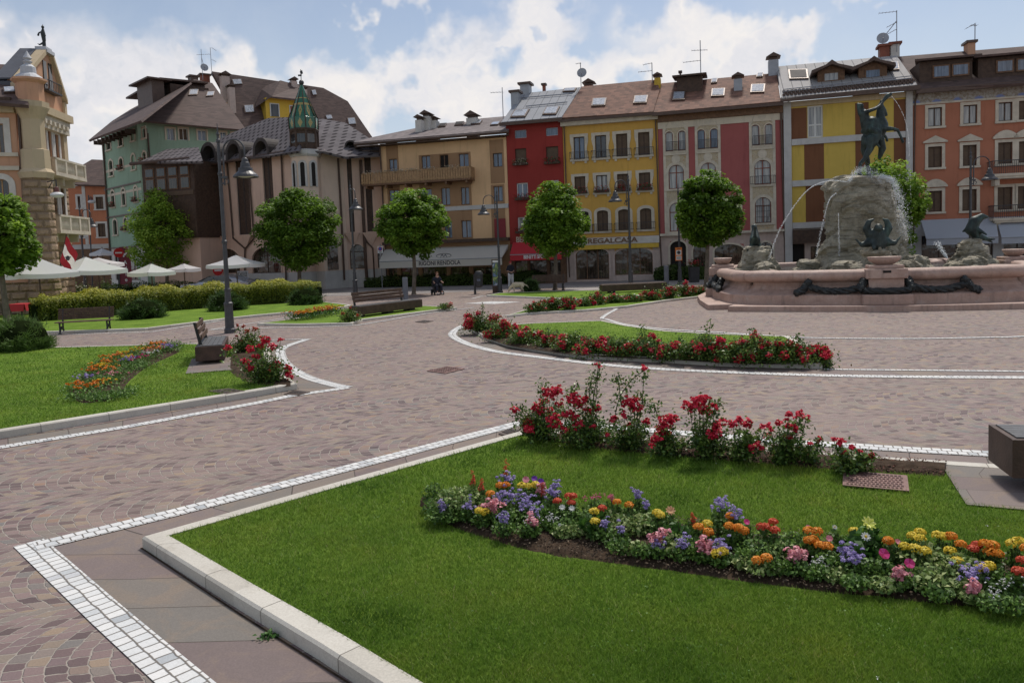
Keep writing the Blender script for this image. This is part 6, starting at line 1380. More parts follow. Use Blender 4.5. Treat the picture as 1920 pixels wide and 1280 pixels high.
# ================================================================ bollards, signs, bin
mat('bollard_grey',(.15,.16,.185),.5,.1,3)
for px,py,yt,lab in ((761,562,520,'grey round bollard beside the tree and the backed block bench'),(1250,535,498,'grey round bollard left of the lamp with the orange sign')):
    p=g(px,py); h=(py-yt)/FPX*p.y; q=MB(); q.lathe([(.15,0),(.15,h-.03),(.135,h),(.135,h+.005)],tuple(p),18); solo('bollard',q,'bollard_grey',lab,'bollard',p,'grey bollards')
def photoimg(name,cols,sc):
    m,nt,b,_=newmat(name); G=nd(nt,'ShaderNodeTexCoord').outputs['Object']; w=noise(nt,G,sc,4,.7,1.).outputs[0]; c=RAMP(nt,w,[(.3+.4*i/(len(cols)-1),c) for i,c in enumerate(cols)],'CONSTANT'); lk(nt,c,b.inputs['Base Color']); b.inputs['Roughness'].default_value=.4
photoimg('printed_photos',[(.5,.5,.5),(.10,.16,.30),(.08,.14,.05),(.30,.36,.10),(.35,.38,.42),(.05,.06,.08)],2.4); photoimg('printed_grey_photos',[(.45,.45,.43),(.12,.12,.12),(.25,.26,.26),(.05,.05,.05),(.5,.5,.5)],2.6)
p=g(932,549); s_=p.y/FPX; r=thing('info_totem','tall narrow sign with stacked colour photos beside the waiting man','sign',tuple(p),R(-4)); q=MB(); q.box((-8*s_,-.1,0),(8*s_,.1,63*s_)); part(r,'panel_body',q,'dark_wood',True,.01)
q=MB(); q.box((-6.3*s_,-.115,14*s_),(6.3*s_,-.101,56*s_)); part(r,'photo_panel',q,'printed_photos',True); q=MB(); q.box((-6*s_,-.115,57*s_),(6*s_,-.101,61*s_)); part(r,'header',q,'sign_white',True)
p=g(891,551); s_=p.y/FPX; r=thing('litter_bin','dark litter bin hanging on a short post left of the photo sign','litter bin',tuple(p)); q=MB(); q.tube([p,p+V3((0,0,36*s_))],.07,10); q.tube([p+V3((0,0,33*s_)),p+V3((5*s_,0,33*s_))],.03,6); part(r,'post',q,'iron')
q=MB(); q.lathe([(.12,0),(.21,.06),(.25,.72),(.27,.74),(.27,.80),(.2,.95),(.1,.98)],tuple(p+V3((8*s_,0,12*s_))),16); part(r,'bin',q,'iron'); q=MB(); q.box(tuple(p+V3((5*s_,-.28,24*s_))),tuple(p+V3((11*s_,-.24,28*s_)))); part(r,'blue_label',q,'blue_glass')
# orange sign on the lamp post
p=g(1275,533); c=atY(1272.5,476,p.y-.25); s_=p.y/FPX; r=thing('orange_sign','orange and white no stopping sign fixed to a lamp post','sign',tuple(c)); q=MB(); q.box(tuple(c+V3((-6.2*s_,-.02,-12.5*s_))),tuple(c+V3((6.2*s_,.02,12*s_)))); part(r,'plate',q,'sign_orange',False)
q=MB(); q.box(tuple(c+V3((-4.8*s_,-.03,-11*s_))),tuple(c+V3((4.8*s_,-.021,-4*s_)))); q.box(tuple(c+V3((-4.8*s_,-.03,-2*s_))),tuple(c+V3((4.8*s_,-.021,7*s_)))); part(r,'white_field',q,'sign_white'); q=MB(); q.lathe([(3.1*s_,0),(3.1*s_,.012),(1.7*s_,.012)],(0,0,0),16); q.v=[tuple(c+V3((v[0],-.03-v[2],2.5*s_+v[1]))) for v in q.v]; q.box(tuple(c+V3((-2.4*s_,-.045,2.1*s_))),tuple(c+V3((2.4*s_,-.03,2.9*s_))));
for k in range(3): q.box(tuple(c+V3((-4*s_,-.034,(-6.2-k*1.6)*s_))),tuple(c+V3((3.8*s_,-.031,(-5.6-k*1.6)*s_))))
q.box(tuple(c+V3((-3*s_,-.026,8.6*s_))),tuple(c+V3((3*s_,-.021,9.6*s_)))); part(r,'symbols',q,'lettering_dark')
# parking sign
p=atD(714,58); c=atY(713,468,57.8); s_=p.y/FPX; r=thing('no_parking_sign','small white sign with blue and red disc at the corner of the sand house','sign',tuple(p)); q=MB(); q.tube([p,V3((c.x,c.y+.08,c.z+.4))],.035,8); part(r,'post',q,'grey_metal'); q=MB(); q.box(tuple(c+V3((-5*s_,-.02,-6.5*s_))),tuple(c+V3((5*s_,.02,6.5*s_)))); part(r,'plate',q,'sign_white')
q=MB(); q.lathe([(3.9*s_,0),(3.9*s_,.012)],(0,0,0),18); q.v=[tuple(c+V3((v[0],-.025-v[2],1.5*s_+v[1]))) for v in q.v]; o=part(r,'red_disc',q,'sign_red'); q=MB(); q.lathe([(2.9*s_,.0),(2.9*s_,.012)],(0,0,0),18); q.v=[tuple(c+V3((v[0],-.035-v[2],1.5*s_+v[1]))) for v in q.v]; part(o,'blue_disc',q,'sign_blue')
q=MB(); q.box(tuple(c+V3((-3*s_,-.024,-5.2*s_))),tuple(c+V3((3*s_,-.021,-4.2*s_)))); part(r,'caption',q,'lettering_dark')
# round no-entry signs
for px,py,pb,lab in ((408,507,548,'round red no entry sign seen obliquely beside the silver car'),(222,474,550,'round red no entry sign beside the dark red cafe banner')):
    p=g(px+3,pb); c=atY(px,py,p.y); s_=p.y/FPX; r=thing('no_entry_sign',lab,'sign',tuple(p)); q=MB(); q.tube([p,V3((c.x,c.y+.06,c.z+.3))],.04,8); part(r,'post',q,'iron')
    q=MB(); q.lathe([(.40,0),(.40,.03),(.37,.03)],(0,0,0),22); mt=Matrix.Rotation(R(40),3,'Z'); f=lambda v: tuple(c+mt@V3((v[0],-.05-v[2],v[1])))
    q.v=[f(v) for v in q.v]; part(r,'disc',q,'sign_red'); q=MB(); q.box((-.28,-.06,.031),(.28,.06,.04)); q.v=[f(v) for v in q.v]; part(r,'white_bar',q,'sign_white')
# framed photo board
p=g(457,549); s_=p.y/FPX; r=thing('photo_board','white framed notice board with grey photographs under the cream parasol','notice board',tuple(p)); q=MB(); q.box((-10.5*s_,0,0),(-9.6*s_,.05,41*s_)); q.box((9.6*s_,0,0),(10.5*s_,.05,41*s_)); q.box((-9.6*s_,0,8*s_),(9.6*s_,.05,41*s_)); part(r,'frame',q,'lead_white',True)
for k in range(3): q=MB(); q.box((-8.8*s_,-.02,(10+k*10.3)*s_),(8.8*s_,-.001,(19+k*10.3)*s_)); part(r,'photo',q,'printed_grey_photos',True)
# ================================================================ silver car
mat('silver_paint',(.42,.45,.49),.25,.03,1,metal=.6,spec=.6); mat('car_glass',(.03,.035,.04),.08,.1,spec=.8); mat('tyre_rubber',(.02,.02,.02),.8,.1); mat('lamp_lens',(.5,.5,.5),.15,.05)
p0,p1=g(350,552),g(478,549); d_=p1-p0; L=4.3; ctr=p0.lerp(p1,.5)+V3((0,.2,0)); r=thing('parked_car','silver parked car half hidden behind the golden hedge','car',tuple(ctr),math.atan2(d_.y,d_.x))
k=d_.length/L; hw=.86
prof=[(-2.15,.35),(-2.15,.62),(-1.95,.78),(-1.15,.92),(-.35,1.38),(.55,1.44),(1.25,1.3),(1.85,.98),(2.12,.92),(2.15,.4),(1.7,.25),(-1.8,.25)]
q=MB(); ns=7
secs=[]
for j in range(ns+1):
    y=-hw+2*hw*j/ns; e=1-.10*(abs(y)/hw)**3; secs.append([V3((x*(.99 if abs(y)>hw*.9 else 1)*k,y*(1-.16*max(0,(z-.85))/.6),z*e if z>.9 else z)) for x,z in prof])
n=len(prof); vs=[v for s in secs for v in s]; fs=[]
for j in range(ns):
    for i in range(n): fs.append((j*n+i,(j+1)*n+i,(j+1)*n+(i+1)%n,j*n+(i+1)%n))
fs+=[tuple(range(n)),tuple(ns*n+i for i in range(n-1,-1,-1))]; q.addmesh(vs,fs); part(r,'body',q,'silver_paint',True,.04)
q=MB()
for s in (-1,1):
    y=s*hw*.93; q.prism([(-.85*k,y,.95),(.0,y,.95),(.0,y*.985,1.32),(-.32*k,y*.985,1.32)],.03,None,(0,s,0)); part(r,'side_window',q,'car_glass',True); q=MB(); q.prism([(.06,y,.95),(1.15*k,y,.95),(.8*k,y*.985,1.33),(.06,y*.985,1.33)],.03,None,(0,s,0)); part(r,'side_window',q,'car_glass',True); q=MB()
q=MB(); q.prism([(-1.12*k,-.68,.95),(-1.12*k,.68,.95),(-.38*k,.6,1.36),(-.38*k,-.6,1.36)],.03,None,(-.5,0,.8)); part(r,'windscreen',q,'car_glass',True)
for x in (-1.35*k,1.3*k):
    for s in (-1,1):
        q=MB(); q.lathe([(.31,-.1),(.33,-.07),(.33,.07),(.31,.1)],(0,0,0),20); q.v=[(x+v[0],s*.80+v[2],.32+v[1]) for v in q.v]; w=part(r,'wheel',q,'tyre_rubber',True); q=MB(); q.lathe([(.2,0),(.2,.02)],(0,0,0),14); q.v=[(x+v[0],s*(.905)+v[2]*s,.32+v[1]) for v in q.v]; part(w,'rim',q,'grey_metal',True)
for s in (-1,1): q=MB(); q.box((-2.17*k,s*.62-.14,.6),(-2.05*k,s*.62+.14,.74)); part(r,'headlight',q,'lamp_lens',True)
# ================================================================ cafe: parasols, banner, flag, tables, chairs
mat('wood_pole',(.08,.05,.035),.6,.2)
def parasol(label,x0,x1,cx,yt,yl,yr,pb,Y,sag=0,pole=None,mat_='parasol_cloth',rz=0.5):
    c=atY(cx,yt,Y); a=(x1-x0)/2/FPX*Y*.90; mid=atY((x0+x1)/2,(yl+yr)/2,Y); 
    r=thing('parasol',label,'parasol',(mid.x,mid.y,0),0,'white square cafe parasols'); q=MB(); Rr=a*1.22; ze=mid.z; ztop=max(c.z,ze+.35)
    crn=[V3((mid.x+Rr*math.cos(rz+math.pi/2*k),mid.y+Rr*math.sin(rz+math.pi/2*k),ze)) for k in range(4)]; ap=V3((mid.x,mid.y,ztop)); n=7
    for k in range(4):
        A,B=crn[k],crn[(k+1)%4]
        for i in range(n):
            for j in range(n):
                def S(s,t):
                    p=ap.lerp(A.lerp(B,s),t); p.z-=(.10*math.sin(math.pi*t)+.10*math.sin(math.pi*s)*t)*a*.35; return p
                q.face([S(i/n,j/n),S((i+1)/n,j/n),S((i+1)/n,(j+1)/n),S(i/n,(j+1)/n)])
        for i in range(n):
            p,p2=[ (lambda s:(A.lerp(B,s)-V3((0,0,.10*math.sin(math.pi*s)*a*.35))))(x) for x in (i/n,(i+1)/n)]
            q.face([p,p2,p2-V3((0,0,.22)),p-V3((0,0,.22))])
    part(r,'canopy',q,mat_); q=MB(); q.tube([(mid.x,mid.y,0),(mid.x,mid.y,ztop+.12)],.04,8); q.lathe([(.35,0),(.35,.08),(.06,.12)],(mid.x,mid.y,0),12); part(r,'pole',q,'wood_pole'); q=MB()
    for k in range(4): q.tube([(mid.x,mid.y,ze+.05),crn[k]-V3((0,0,.02))],.018,5); 
    part(r,'ribs',q,'wood_pole'); return r
parasol('large sagging white parasol nearest the left tree',8,138,62,483,508,516,575,37,rz=.15); parasol('white parasol before the red and white flag',98,226,170,481,505,508,560,40,rz=.3)
parasol('white parasol peeping out behind the flagged one',140,228,200,482,493,495,560,48,rz=.9); parasol('white parasol under the light green tree, left of the car',246,322,285,494,508,512,555,46,rz=.3)
parasol('white parasol right of the light green tree trunk',318,372,345,494,503,504,555,52,rz=.5); parasol('cream white parasol above the silver car and photo board',391,495,442,478,497,493,560,50,rz=.75)
parasol('pale canopy at the shop under the small orange house',172,212,205,465,476,473,560,70,rz=.4)
# banner
p=g(236,549); s_=p.y/FPX*1.0; H_=86*s_; m_=mat('banner_red',(.16,.018,.03),.6,.1,2)
r=thing('cafe_banner','tall curved dark red banner with white eagle and vertical lettering','banner',tuple(p),0); q=MB(); n=14; W2=11.5*s_
for k in range(n):
    def e(t): z=.1+t*(H_-.1); hw=W2*(1 if t<.85 else math.sqrt(max(0,1-((t-.85)/.17)**2))*.85+.15); return z,hw,.18*math.sin(t*3)
    (z0,h0,y0),(z1,h1,y1)=e(k/n),e((k+1)/n); xs=1.5*s_
    q.prism([(-h0,y0,z0),(h0,y0,z0),(h1,y1,z1),(-h1,y1,z1)],.03,None,(0,1,0))
part(r,'cloth',q,m_,True); q=MB(); q.box((-W2-.06,-.02,0),(-W2,.06,H_*.92)); q.box((-W2,-.25,0),(W2,.35,.05)); part(r,'stand',q,'iron',True)
q=MB()
for i,ch in enumerate('Adler'):
    f=(.66-i*.125); sz=H_*.115; addtext(q,ch,sz,lambda x,y,z: (1.2*s_+x,.18*math.sin(f*3)-.02-z,f*H_+y),.004,.008)
part(r,'lettering',q,'lettering_white',True); q=MB(); zc=H_*.83; y_=.18*math.sin(.83*3)-.03
for s in (-1,1): q.prism([(0,y_,zc-.02),(s*.12,y_,zc-.10),(s*.34,y_,zc+.18),(s*.22,y_,zc+.16),(s*.10,y_,zc+.10),(0,y_,zc+.12)],.01,None,(0,1,0))
q.prism([(-.07,y_,zc-.2),(.07,y_,zc-.2),(.03,y_,zc+.16),(-.03,y_,zc+.16)],.012,None,(0,1,0)); part(r,'eagle_emblem',q,'lettering_white',True)
# flag on the town hall
c=atY(106,492,39.0); t=atY(126,446,39.0); r=thing('wall_flag','red and white striped flag with a small emblem slanting from the stone wall','flag',tuple(c)); q=MB(); q.tube([c+V3((-.2,.6,-.25)),t+V3((.1,-.2,.2))],.03,6); part(r,'flagpole',q,'wood_pole')
Q0=t+V3((.05,-.15,.1)); Q1=atY(112,488,38.9); dn=V3((.55,0,-1.05))
for i,(mm,nm) in enumerate((('canvas_red','red_stripe'),('canvas_ivory','white_stripe'),('canvas_red','red_stripe'))):
    q=MB(); n=5
    for k in range(n):
        f=lambda a,b: Q0.lerp(Q1,a)+dn*b*.92+V3((0,.07*math.sin(b*9+a*3),0))
        for j in range(6): b0,b1=j/6,(j+1)/6; a0,a1=(i+k/n)/3,(i+(k+1)/n)/3; q.face([f(a0,b0),f(a1,b0),f(a1,b1),f(a0,b1)])
    part(r,nm,q,mm)
q=MB(); c_=Q0.lerp(Q1,.5)+dn*.5+V3((0,-.12,0)); q.ball(c_,.11,8,6,(1,.15,1.2)); q.box(tuple(c_+V3((-.16,-.01,.02))),tuple(c_+V3((.16,.01,.07)))); part(r,'emblem',q,'lettering_dark')
# tables and chairs
mat('rattan',(.10,.075,.055),.8,.25,12,.5,50); mat('crockery',(.6,.6,.58),.3,.03)
def table(label,p,cloth):
    r=thing('cafe_table',label,'table',tuple(p)); q=MB(); q.box((p.x-.42,p.y-.42,.72),(p.x+.42,p.y+.42,.75)); part(r,'tabletop',q,'brown_wood'); q=MB(); q.tube([(p.x,p.y,0),(p.x,p.y,.72)],.04,8); q.lathe([(.28,0),(.28,.03),(.05,.06)],(p.x,p.y,0),12); part(r,'leg',q,'iron')
    q=MB(); q.box((p.x-.44,p.y-.44,.751),(p.x+.44,p.y+.44,.76))
    for sx,sy in ((-1,0),(1,0),(0,-1),(0,1)):
        if sx: q.prism([(p.x+sx*.44,p.y-.44,.755),(p.x+sx*.44,p.y+.44,.755),(p.x+sx*.48,p.y+.4,.40),(p.x+sx*.48,p.y-.4,.40)],.008,None,(sx,0,0))
        else: q.prism([(p.x-.44,p.y+sy*.44,.755),(p.x+.44,p.y+sy*.44,.755),(p.x+.4,p.y+sy*.48,.40),(p.x-.4,p.y+sy*.48,.40)],.008,None,(0,sy,0))
    solo('tablecloth',q,cloth,'red cloth on the '+label.replace(' with red cloth',''),'tablecloth',p+V3((0,0,.75)))
def chair(label,p,rz):
    r=thing('cafe_chair',label,'chair',tuple(p),rz,'rattan cafe chairs behind the hedge'); q=MB(); q.box((-.24,-.24,.42),(.24,.24,.47)); part(r,'seat',q,'rattan',True,.01); q=MB(); q.prism([(-.25,.22,.45),(.25,.22,.45),(.23,.32,.95),(-.23,.32,.95)],.03,None,(0,1,0)); part(r,'backrest',q,'rattan',True)
    for x in (-.21,.21):
        for y in (-.21,.21): q=MB(); q.tube([(x,y,.43),(x*1.05,y*1.1,0)],.016,5); part(r,'leg',q,'iron',True)
    return r
# seated behind the hedge: distances chosen beyond it
tp=[g(40,600,0)+V3((0,0,0)),g(62,585),g(170,575),g(100,582)]
table('cafe table with red cloth left of the golden hedge',g(42,597),'canvas_red'); table('cafe table behind the left end of the golden hedge',g(66,583),'canvas_red'); table('cafe table beside the lamp behind the hedge',g(172,573),'canvas_red')
chair('rattan cafe chair left of the nearest red table',g(8,603),R(80)); chair('rattan cafe chair seen from behind near the red cafe table',g(22,606),R(170)); chair('rattan cafe chair between the two left red tables',g(52,585),R(-40)); chair('rattan cafe chair right of the lamp by the red table',g(205,568),R(150)); chair('rattan cafe chair right of the second red table',g(92,582),R(-80))
for px,py,lab in ((118,572,'tall leafy cafe planter under the flag'),(148,568,'cafe planter with cream flowers left of the lamp'),(200,562,'low leafy cafe planter behind the hedge beside the banner')):
    p=g(px,py); r=thing('cafe_planter',lab,'planter',tuple(p)); q=MB(); q.box((-.35,-.3,0),(.35,.3,.5)); part(r,'pot',q,'rust_red' if px<130 else 'dark_wood',True); rg=np.random.default_rng(px); n=700; C=rg.normal(size=(n,3))*np.array([.32,.25,.28])+np.array([0,0,.95 if px<130 else .78]); V,Fc,rn=leafcloud(C,.13,rg); link('foliage',npmesh('foliage',V,Fc,rn),'dark_hedge_leaves',r)
    if px==148: C=rg.normal(size=(90,3))*np.array([.34,.25,.2])+np.array([0,0,.95]); V,Fc,rn=leafcloud(C,.14,rg); link('flowers',npmesh('flowers',V,Fc,rn),'pale_blooms',r)
for px,py,lab in ((1300,522,'tall dark planter with red blooms between the doors of the rose house'),):
    p=atD(px,49); s_=p.y/FPX; r=thing('door_planter',lab,'planter',tuple(p)); q=MB(); q.box((-.27,-.25,0),(.27,.25,1.0),taper=-.04); part(r,'pot',q,'iron',True); rg=np.random.default_rng(px); n=200; C=rg.normal(size=(n,3))*np.array([.22,.2,.12])+np.array([0,0,1.15]); V,Fc,rn=leafcloud(C,.12,rg); link('foliage',npmesh('foliage',V,Fc,rn),'box_leaves',r); C=rg.normal(size=(120,3))*np.array([.22,.2,.1])+np.array([0,-.05,1.28]); V,Fc,rn=leafcloud(C,.12,rg); link('flowers',npmesh('flowers',V,Fc,rn),'box_blooms',r)
# ================================================================ fountain
m,nt,b,_=newmat('pink_marble'); G=nd(nt,'ShaderNodeNewGeometry').outputs['Position']
n1=noise(nt,G,1.3,6,.65,.8).outputs[0]; n2=noise(nt,G,14,5,.7).outputs[0]; mp=nd(nt,'ShaderNodeMapping',{'Vector':G,'Scale':(2,2,.25)}).outputs[0]; n3=SS(nt,noise(nt,mp,2.,5,.7).outputs[0],.5,.72)
c=RAMP(nt,n1,[(.3,(.36,.235,.185)),(.55,(.44,.30,.24)),(.75,(.50,.375,.31))]); c=MIX(nt,.35,c,MIX(nt,n2,(.2,.2,.2),(.9,.9,.9)),'OVERLAY'); c=MIX(nt,MA(nt,'MULTIPLY',n3,.6),c,(.19,.135,.115)); c=MIX(nt,MA(nt,'MULTIPLY',SS(nt,noise(nt,G,3.1,5,.7).outputs[0],.55,.7),.35),c,(.55,.47,.42)); lk(nt,c,b.inputs['Base Color']); b.inputs['Roughness'].default_value=.6
lk(nt,nd(nt,'ShaderNodeBump',{'Height':n2,'Strength':.5,'Distance':.03}).outputs[0],b.inputs['Normal'])
m,nt,b,_=newmat('wet_rock'); G=nd(nt,'ShaderNodeNewGeometry').outputs['Position']
n1=noise(nt,G,.9,6,.65,1.5).outputs[0]; n2=noise(nt,G,9,6,.75).outputs[0]; mp=nd(nt,'ShaderNodeMapping',{'Vector':G,'Scale':(.8,.8,5)}).outputs[0]; n3=noise(nt,mp,1.2,5,.7,1.).outputs[0]
c=RAMP(nt,n1,[(.3,(.29,.26,.185)),(.5,(.46,.41,.30)),(.7,(.56,.51,.39))]); c=MIX(nt,.5,c,MIX(nt,n2,(.1,.1,.1),(.9,.9,.9)),'OVERLAY'); c=MIX(nt,MA(nt,'MULTIPLY',SS(nt,n3,.52,.6),.6),c,(.17,.155,.11)); lk(nt,c,b.inputs['Base Color']); b.inputs['Roughness'].default_value=.7
lk(nt,nd(nt,'ShaderNodeBump',{'Height':MA(nt,'ADD',n2,MA(nt,'MULTIPLY',n3,1.5)),'Strength':1.,'Distance':.14}).outputs[0],b.inputs['Normal'])
m,nt,b,_=newmat('fountain_water'); b.inputs['Base Color'].default_value=(.05,.07,.07,1); b.inputs['Roughness'].default_value=.06; G=nd(nt,'ShaderNodeNewGeometry').outputs['Position']; lk(nt,nd(nt,'ShaderNodeBump',{'Height':noise(nt,G,7,3).outputs[0],'Strength':.5,'Distance':.05}).outputs[0],b.inputs['Normal'])
m,nt,b,out=newmat('water_spray'); b.inputs['Base Color'].default_value=(.8,.84,.86,1); b.inputs['Roughness'].default_value=.25; tr=nd(nt,'ShaderNodeBsdfTranslucent',{0:(.85,.88,.9,1)}); mx=nd(nt,'ShaderNodeMixShader',{0:.5}); lk(nt,b.outputs[0],mx.inputs[1]); lk(nt,tr.outputs[0],mx.inputs[2]); tp=nd(nt,'ShaderNodeBsdfTransparent'); m2=nd(nt,'ShaderNodeMixShader',{0:.35}); lk(nt,mx.outputs[0],m2.inputs[1]); lk(nt,tp.outputs[0],m2.inputs[2]); lk(nt,m2.outputs[0],out.inputs[0])
CF=V3((14.8,32.,0)); YF=-.3; e1=V3((math.cos(YF),math.sin(YF),0)); e2=V3((-math.sin(YF),math.cos(YF),0))
FT_=thing('fountain','huge pink marble fountain basin of four lobes with bronze garlands','fountain',tuple(CF),YF)
side=[(-3.75,-3.95),(-4.25,-4.15),(-4.5,-4.5),(-4.3,-4.85),(-3.6,-5.08),(-2.4,-5.38),(-1.2,-5.58),(0,-5.66),(1.2,-5.58),(2.4,-5.38),(3.6,-5.08),(4.3,-4.85),(4.5,-4.5),(4.25,-4.15)]
out_=[]
for k in range(4):
    for x,y in side:
        a=k*math.pi/2; out_.append(V3((x*math.cos(a)-y*math.sin(a),x*math.sin(a)+y*math.cos(a),0)))
OUT=catmull(out_,4,True)
nrm_=[]
OO=offs(OUT,1.0,True); sgn=1 if (OO[30].length>OUT[30].length) else -1
def ringo(o,z):
    P=offs(OUT,sgn*o,True) if abs(o)>1e-6 else OUT; return [V3((p.x,p.y,z)) for p in P]
def loft(q,prof,sm=True):
    R_=[ringo(o,z) for o,z in prof]; n=len(R_[0]); vs=[p for r in R_ for p in r]; fs=[]
    for i in range(len(R_)-1):
        for k in range(n): fs.append((i*n+k,i*n+(k+1)%n,(i+1)*n+(k+1)%n,(i+1)*n+k))
    q.addmesh(vs,fs)
q=MB(); stp=[]
for k in range(4):
    for x,y in [(-5.1,-5.1),(-5.3,-6.05),(-2.6,-6.5),(0,-6.75),(2.6,-6.5),(5.3,-6.05)]:
        a=k*math.pi/2; stp.append(V3((x*math.cos(a)-y*math.sin(a),x*math.sin(a)+y*math.cos(a),0)))
q.prism([(p.x,p.y,0) for p in stp],.2); part(FT_,'step',q,'pink_marble',True,.02)
q=MB(); loft(q,[(.45,.2),(.45,.53),(.40,.56),(.22,.62),(.02,.74),(-.10,.90),(-.12,1.02)]); q.smooth=False; part(FT_,'basin_wall',q,'pink_marble',True)
q=MB(); loft(q,[(-.12,1.0),(.04,1.0),(.16,1.04),(.235,1.12),(.26,1.21),(.235,1.30),(.16,1.38),(.04,1.42),(-.2,1.42),(-.30,1.38),(-.34,1.28),(-.36,1.1)]); q.smooth=True; part(FT_,'rim',q,'pink_marble',True)
q=MB(); q.flat([(p.x,p.y,1.22) for p in ringo(-.3,1.22)]); part(FT_,'water',q,'fountain_water',True)
q=MB(); 
def rot(k,x,y,z): a=k*math.pi/2; return V3((x*math.cos(a)-y*math.sin(a),x*math.sin(a)+y*math.cos(a),z))
for k in range(4):
    f=lambda x,y,z,k=k: rot(k,x,y,z)
    q=MB(); q.box((-.8,-6.35,.2),(.8,-5.5,.56),f); q.box((-.56,-6.08,.56),(.56,-5.3,1.1),f); q.box((-.66,-6.2,1.1),(.66,-5.1,1.44),f); q.box((-.56,-6.1,1.44),(.56,-5.15,1.56),f); o=part(FT_,'pedestal',q,'pink_marble',True,.03)
    q=MB(); q.box((-.13,-6.21,1.30),(.13,-6.195,1.38),f); part(o,'water_slot',q,'dark_void',True)
    q=MB(); n=18; vs=[]; prof=[(.25,1.56),(.34,1.60),(.50,1.72),(.56,1.84),(.53,1.85),(.35,1.74),(.0,1.70)]
    for rr,z in prof:
        for j in range(n): a=2*math.pi*j/n; vs.append(f(rr*math.cos(a),-5.62+rr*.72*math.sin(a),z))
    q.addmesh(vs,[(i*n+j,i*n+(j+1)%n,(i+1)*n+(j+1)%n,(i+1)*n+j) for i in range(len(prof)-1) for j in range(n)]); q.smooth=True; part(o,'bowl',q,'pink_marble',True)
    # twisted bronze garlands
    for s in (-1,1):
        q=MB()
        def strand(P,R1,R2,tw,ns=3):
            P=catmull(P,8)
            for j in range(ns):
                L_=[]
                for i,p in enumerate(P):
                    t=P[min(i+1,len(P)-1)]-P[max(i-1,0)]; t.normalize(); a=t.orthogonal().normalized(); b_=t.cross(a); an=i*tw+2*math.pi*j/ns; L_.append(p+(a*math.cos(an)+b_*math.sin(an))*R1)
                q.tube(L_,[R2*(1+.18*math.sin(i*2.3+j)) for i in range(len(L_))],7)
        strand([f(s*.72,-5.95,.98),f(s*.85,-6.0,.80),f(s*1.4,-5.92,.68),f(s*2.0,-5.82,.70),f(s*2.5,-5.68,.84)],.062,.075,.55)
        strand([f(s*2.45,-5.62,1.02),f(s*2.6,-5.66,.88),f(s*2.68,-5.72,.74),f(s*2.95,-5.72,.60)],.06,.085,.7); strand([f(s*.68,-5.85,1.05),f(s*.75,-5.95,.9),f(s*.78,-6.12,.7)],.065,.085,.7)
        part(FT_,'bronze_garland',q,'bronze_dark',True)
    q=MB(); 
    P=catmull([f(-.72,-6.1,.70),f(-.35,-6.24,.68),f(.35,-6.24,.68),f(.72,-6.1,.70)],6)
    for j in range(3):
        L_=[]
        for i,p in enumerate(P): an=i*.55+2*math.pi*j/3; L_.append(p+V3((0,0,math.sin(an)*.055))+f(0,math.cos(an)*.055,0))
        q.tube(L_,.07,7)
    part(o,'pedestal_garland',q,'bronze_dark',True)
# rocks
def rockmesh(prof,seed,n=64,m=46,amp=.16,lay=.10,ell=(1,1)):
    """prof: [(radius,z)...] bottom to top"""
    from mathutils import noise as N_
    pr=np.array(prof); L=np.concatenate([[0],np.cumsum(np.hypot(np.diff(pr[:,0]),np.diff(pr[:,1])))]); V=[];F=[]
    for i in range(m+1):
        t=L[-1]*i/m; r0=np.interp(t,L,pr[:,0]); z0=np.interp(t,L,pr[:,1])
        for k in range(n):
            a=2*math.pi*k/n; p=V3((math.cos(a)*r0,math.sin(a)*r0,z0))
            d=N_.fractal(p*.55+V3((seed,0,0)),.9,2.1,5)*amp*2.2; led=(N_.noise(V3((a*.6,seed,z0*2.4+N_.noise(p*.8)*1.5)))) ; d+=lay*(1 if led>.05 else -.6)*.6; cr=abs(N_.noise(p*1.1+V3((0,seed,0)))); d-=.14*max(0,.10-cr)/.10*amp/.16
            s=(r0+d*min(1,r0/.5))/max(r0,1e-4) if r0>1e-3 else 1
            V.append((p.x*s*ell[0],p.y*s*ell[1],z0+ (d*.3 if 0<i<m else 0)))
    for i in range(m):
        for k in range(n): F.append((i*n+k,i*n+(k+1)%n,(i+1)*n+(k+1)%n,(i+1)*n+k))
    q=MB(); q.addmesh(V,F); q.smooth=False; return q
zr=lambda y:2.6+(443-y)/44.
q=rockmesh([(2.2,1.0),(2.1,1.3),(1.8,1.65),(1.58,2.1),(1.5,2.8),(1.45,3.4),(1.42,4.0),(1.38,4.65),(1.22,4.95),(.7,5.08),(.001,5.1)],3.3,110,80,.15,.13); part(FT_,'central_rock',q,'wet_rock',True)
def rocks(name,c,r,h,seed):
    q=rockmesh([(r*1.25,0),(r*1.15,h*.25),(r*.85,h*.5),(r*.8,h*.75),(r*.55,h*.95),(.001,h)],seed,36,24,.13,.12); q.v=[tuple(V3(v)+V3(c)) for v in q.v]; part(FT_,name,q,'wet_rock',True)
rr_=random.Random(4)
for k in range(4):
    c=rot(k,0,-4.15,1.1); rocks('figure_rock',c,.75,1.25,k*3.1+1); 
    for s in (-1,1): c=rot(k,s*1.1,-4.0,1.05); rocks('low_rock',c,.55,.62,k*2+s)
for j in range(9): a=j*.7; rocks('base_rock',(2.25*math.cos(a),2.25*math.sin(a),1.05),.5,.55+.2*rr_.random(),j+20)
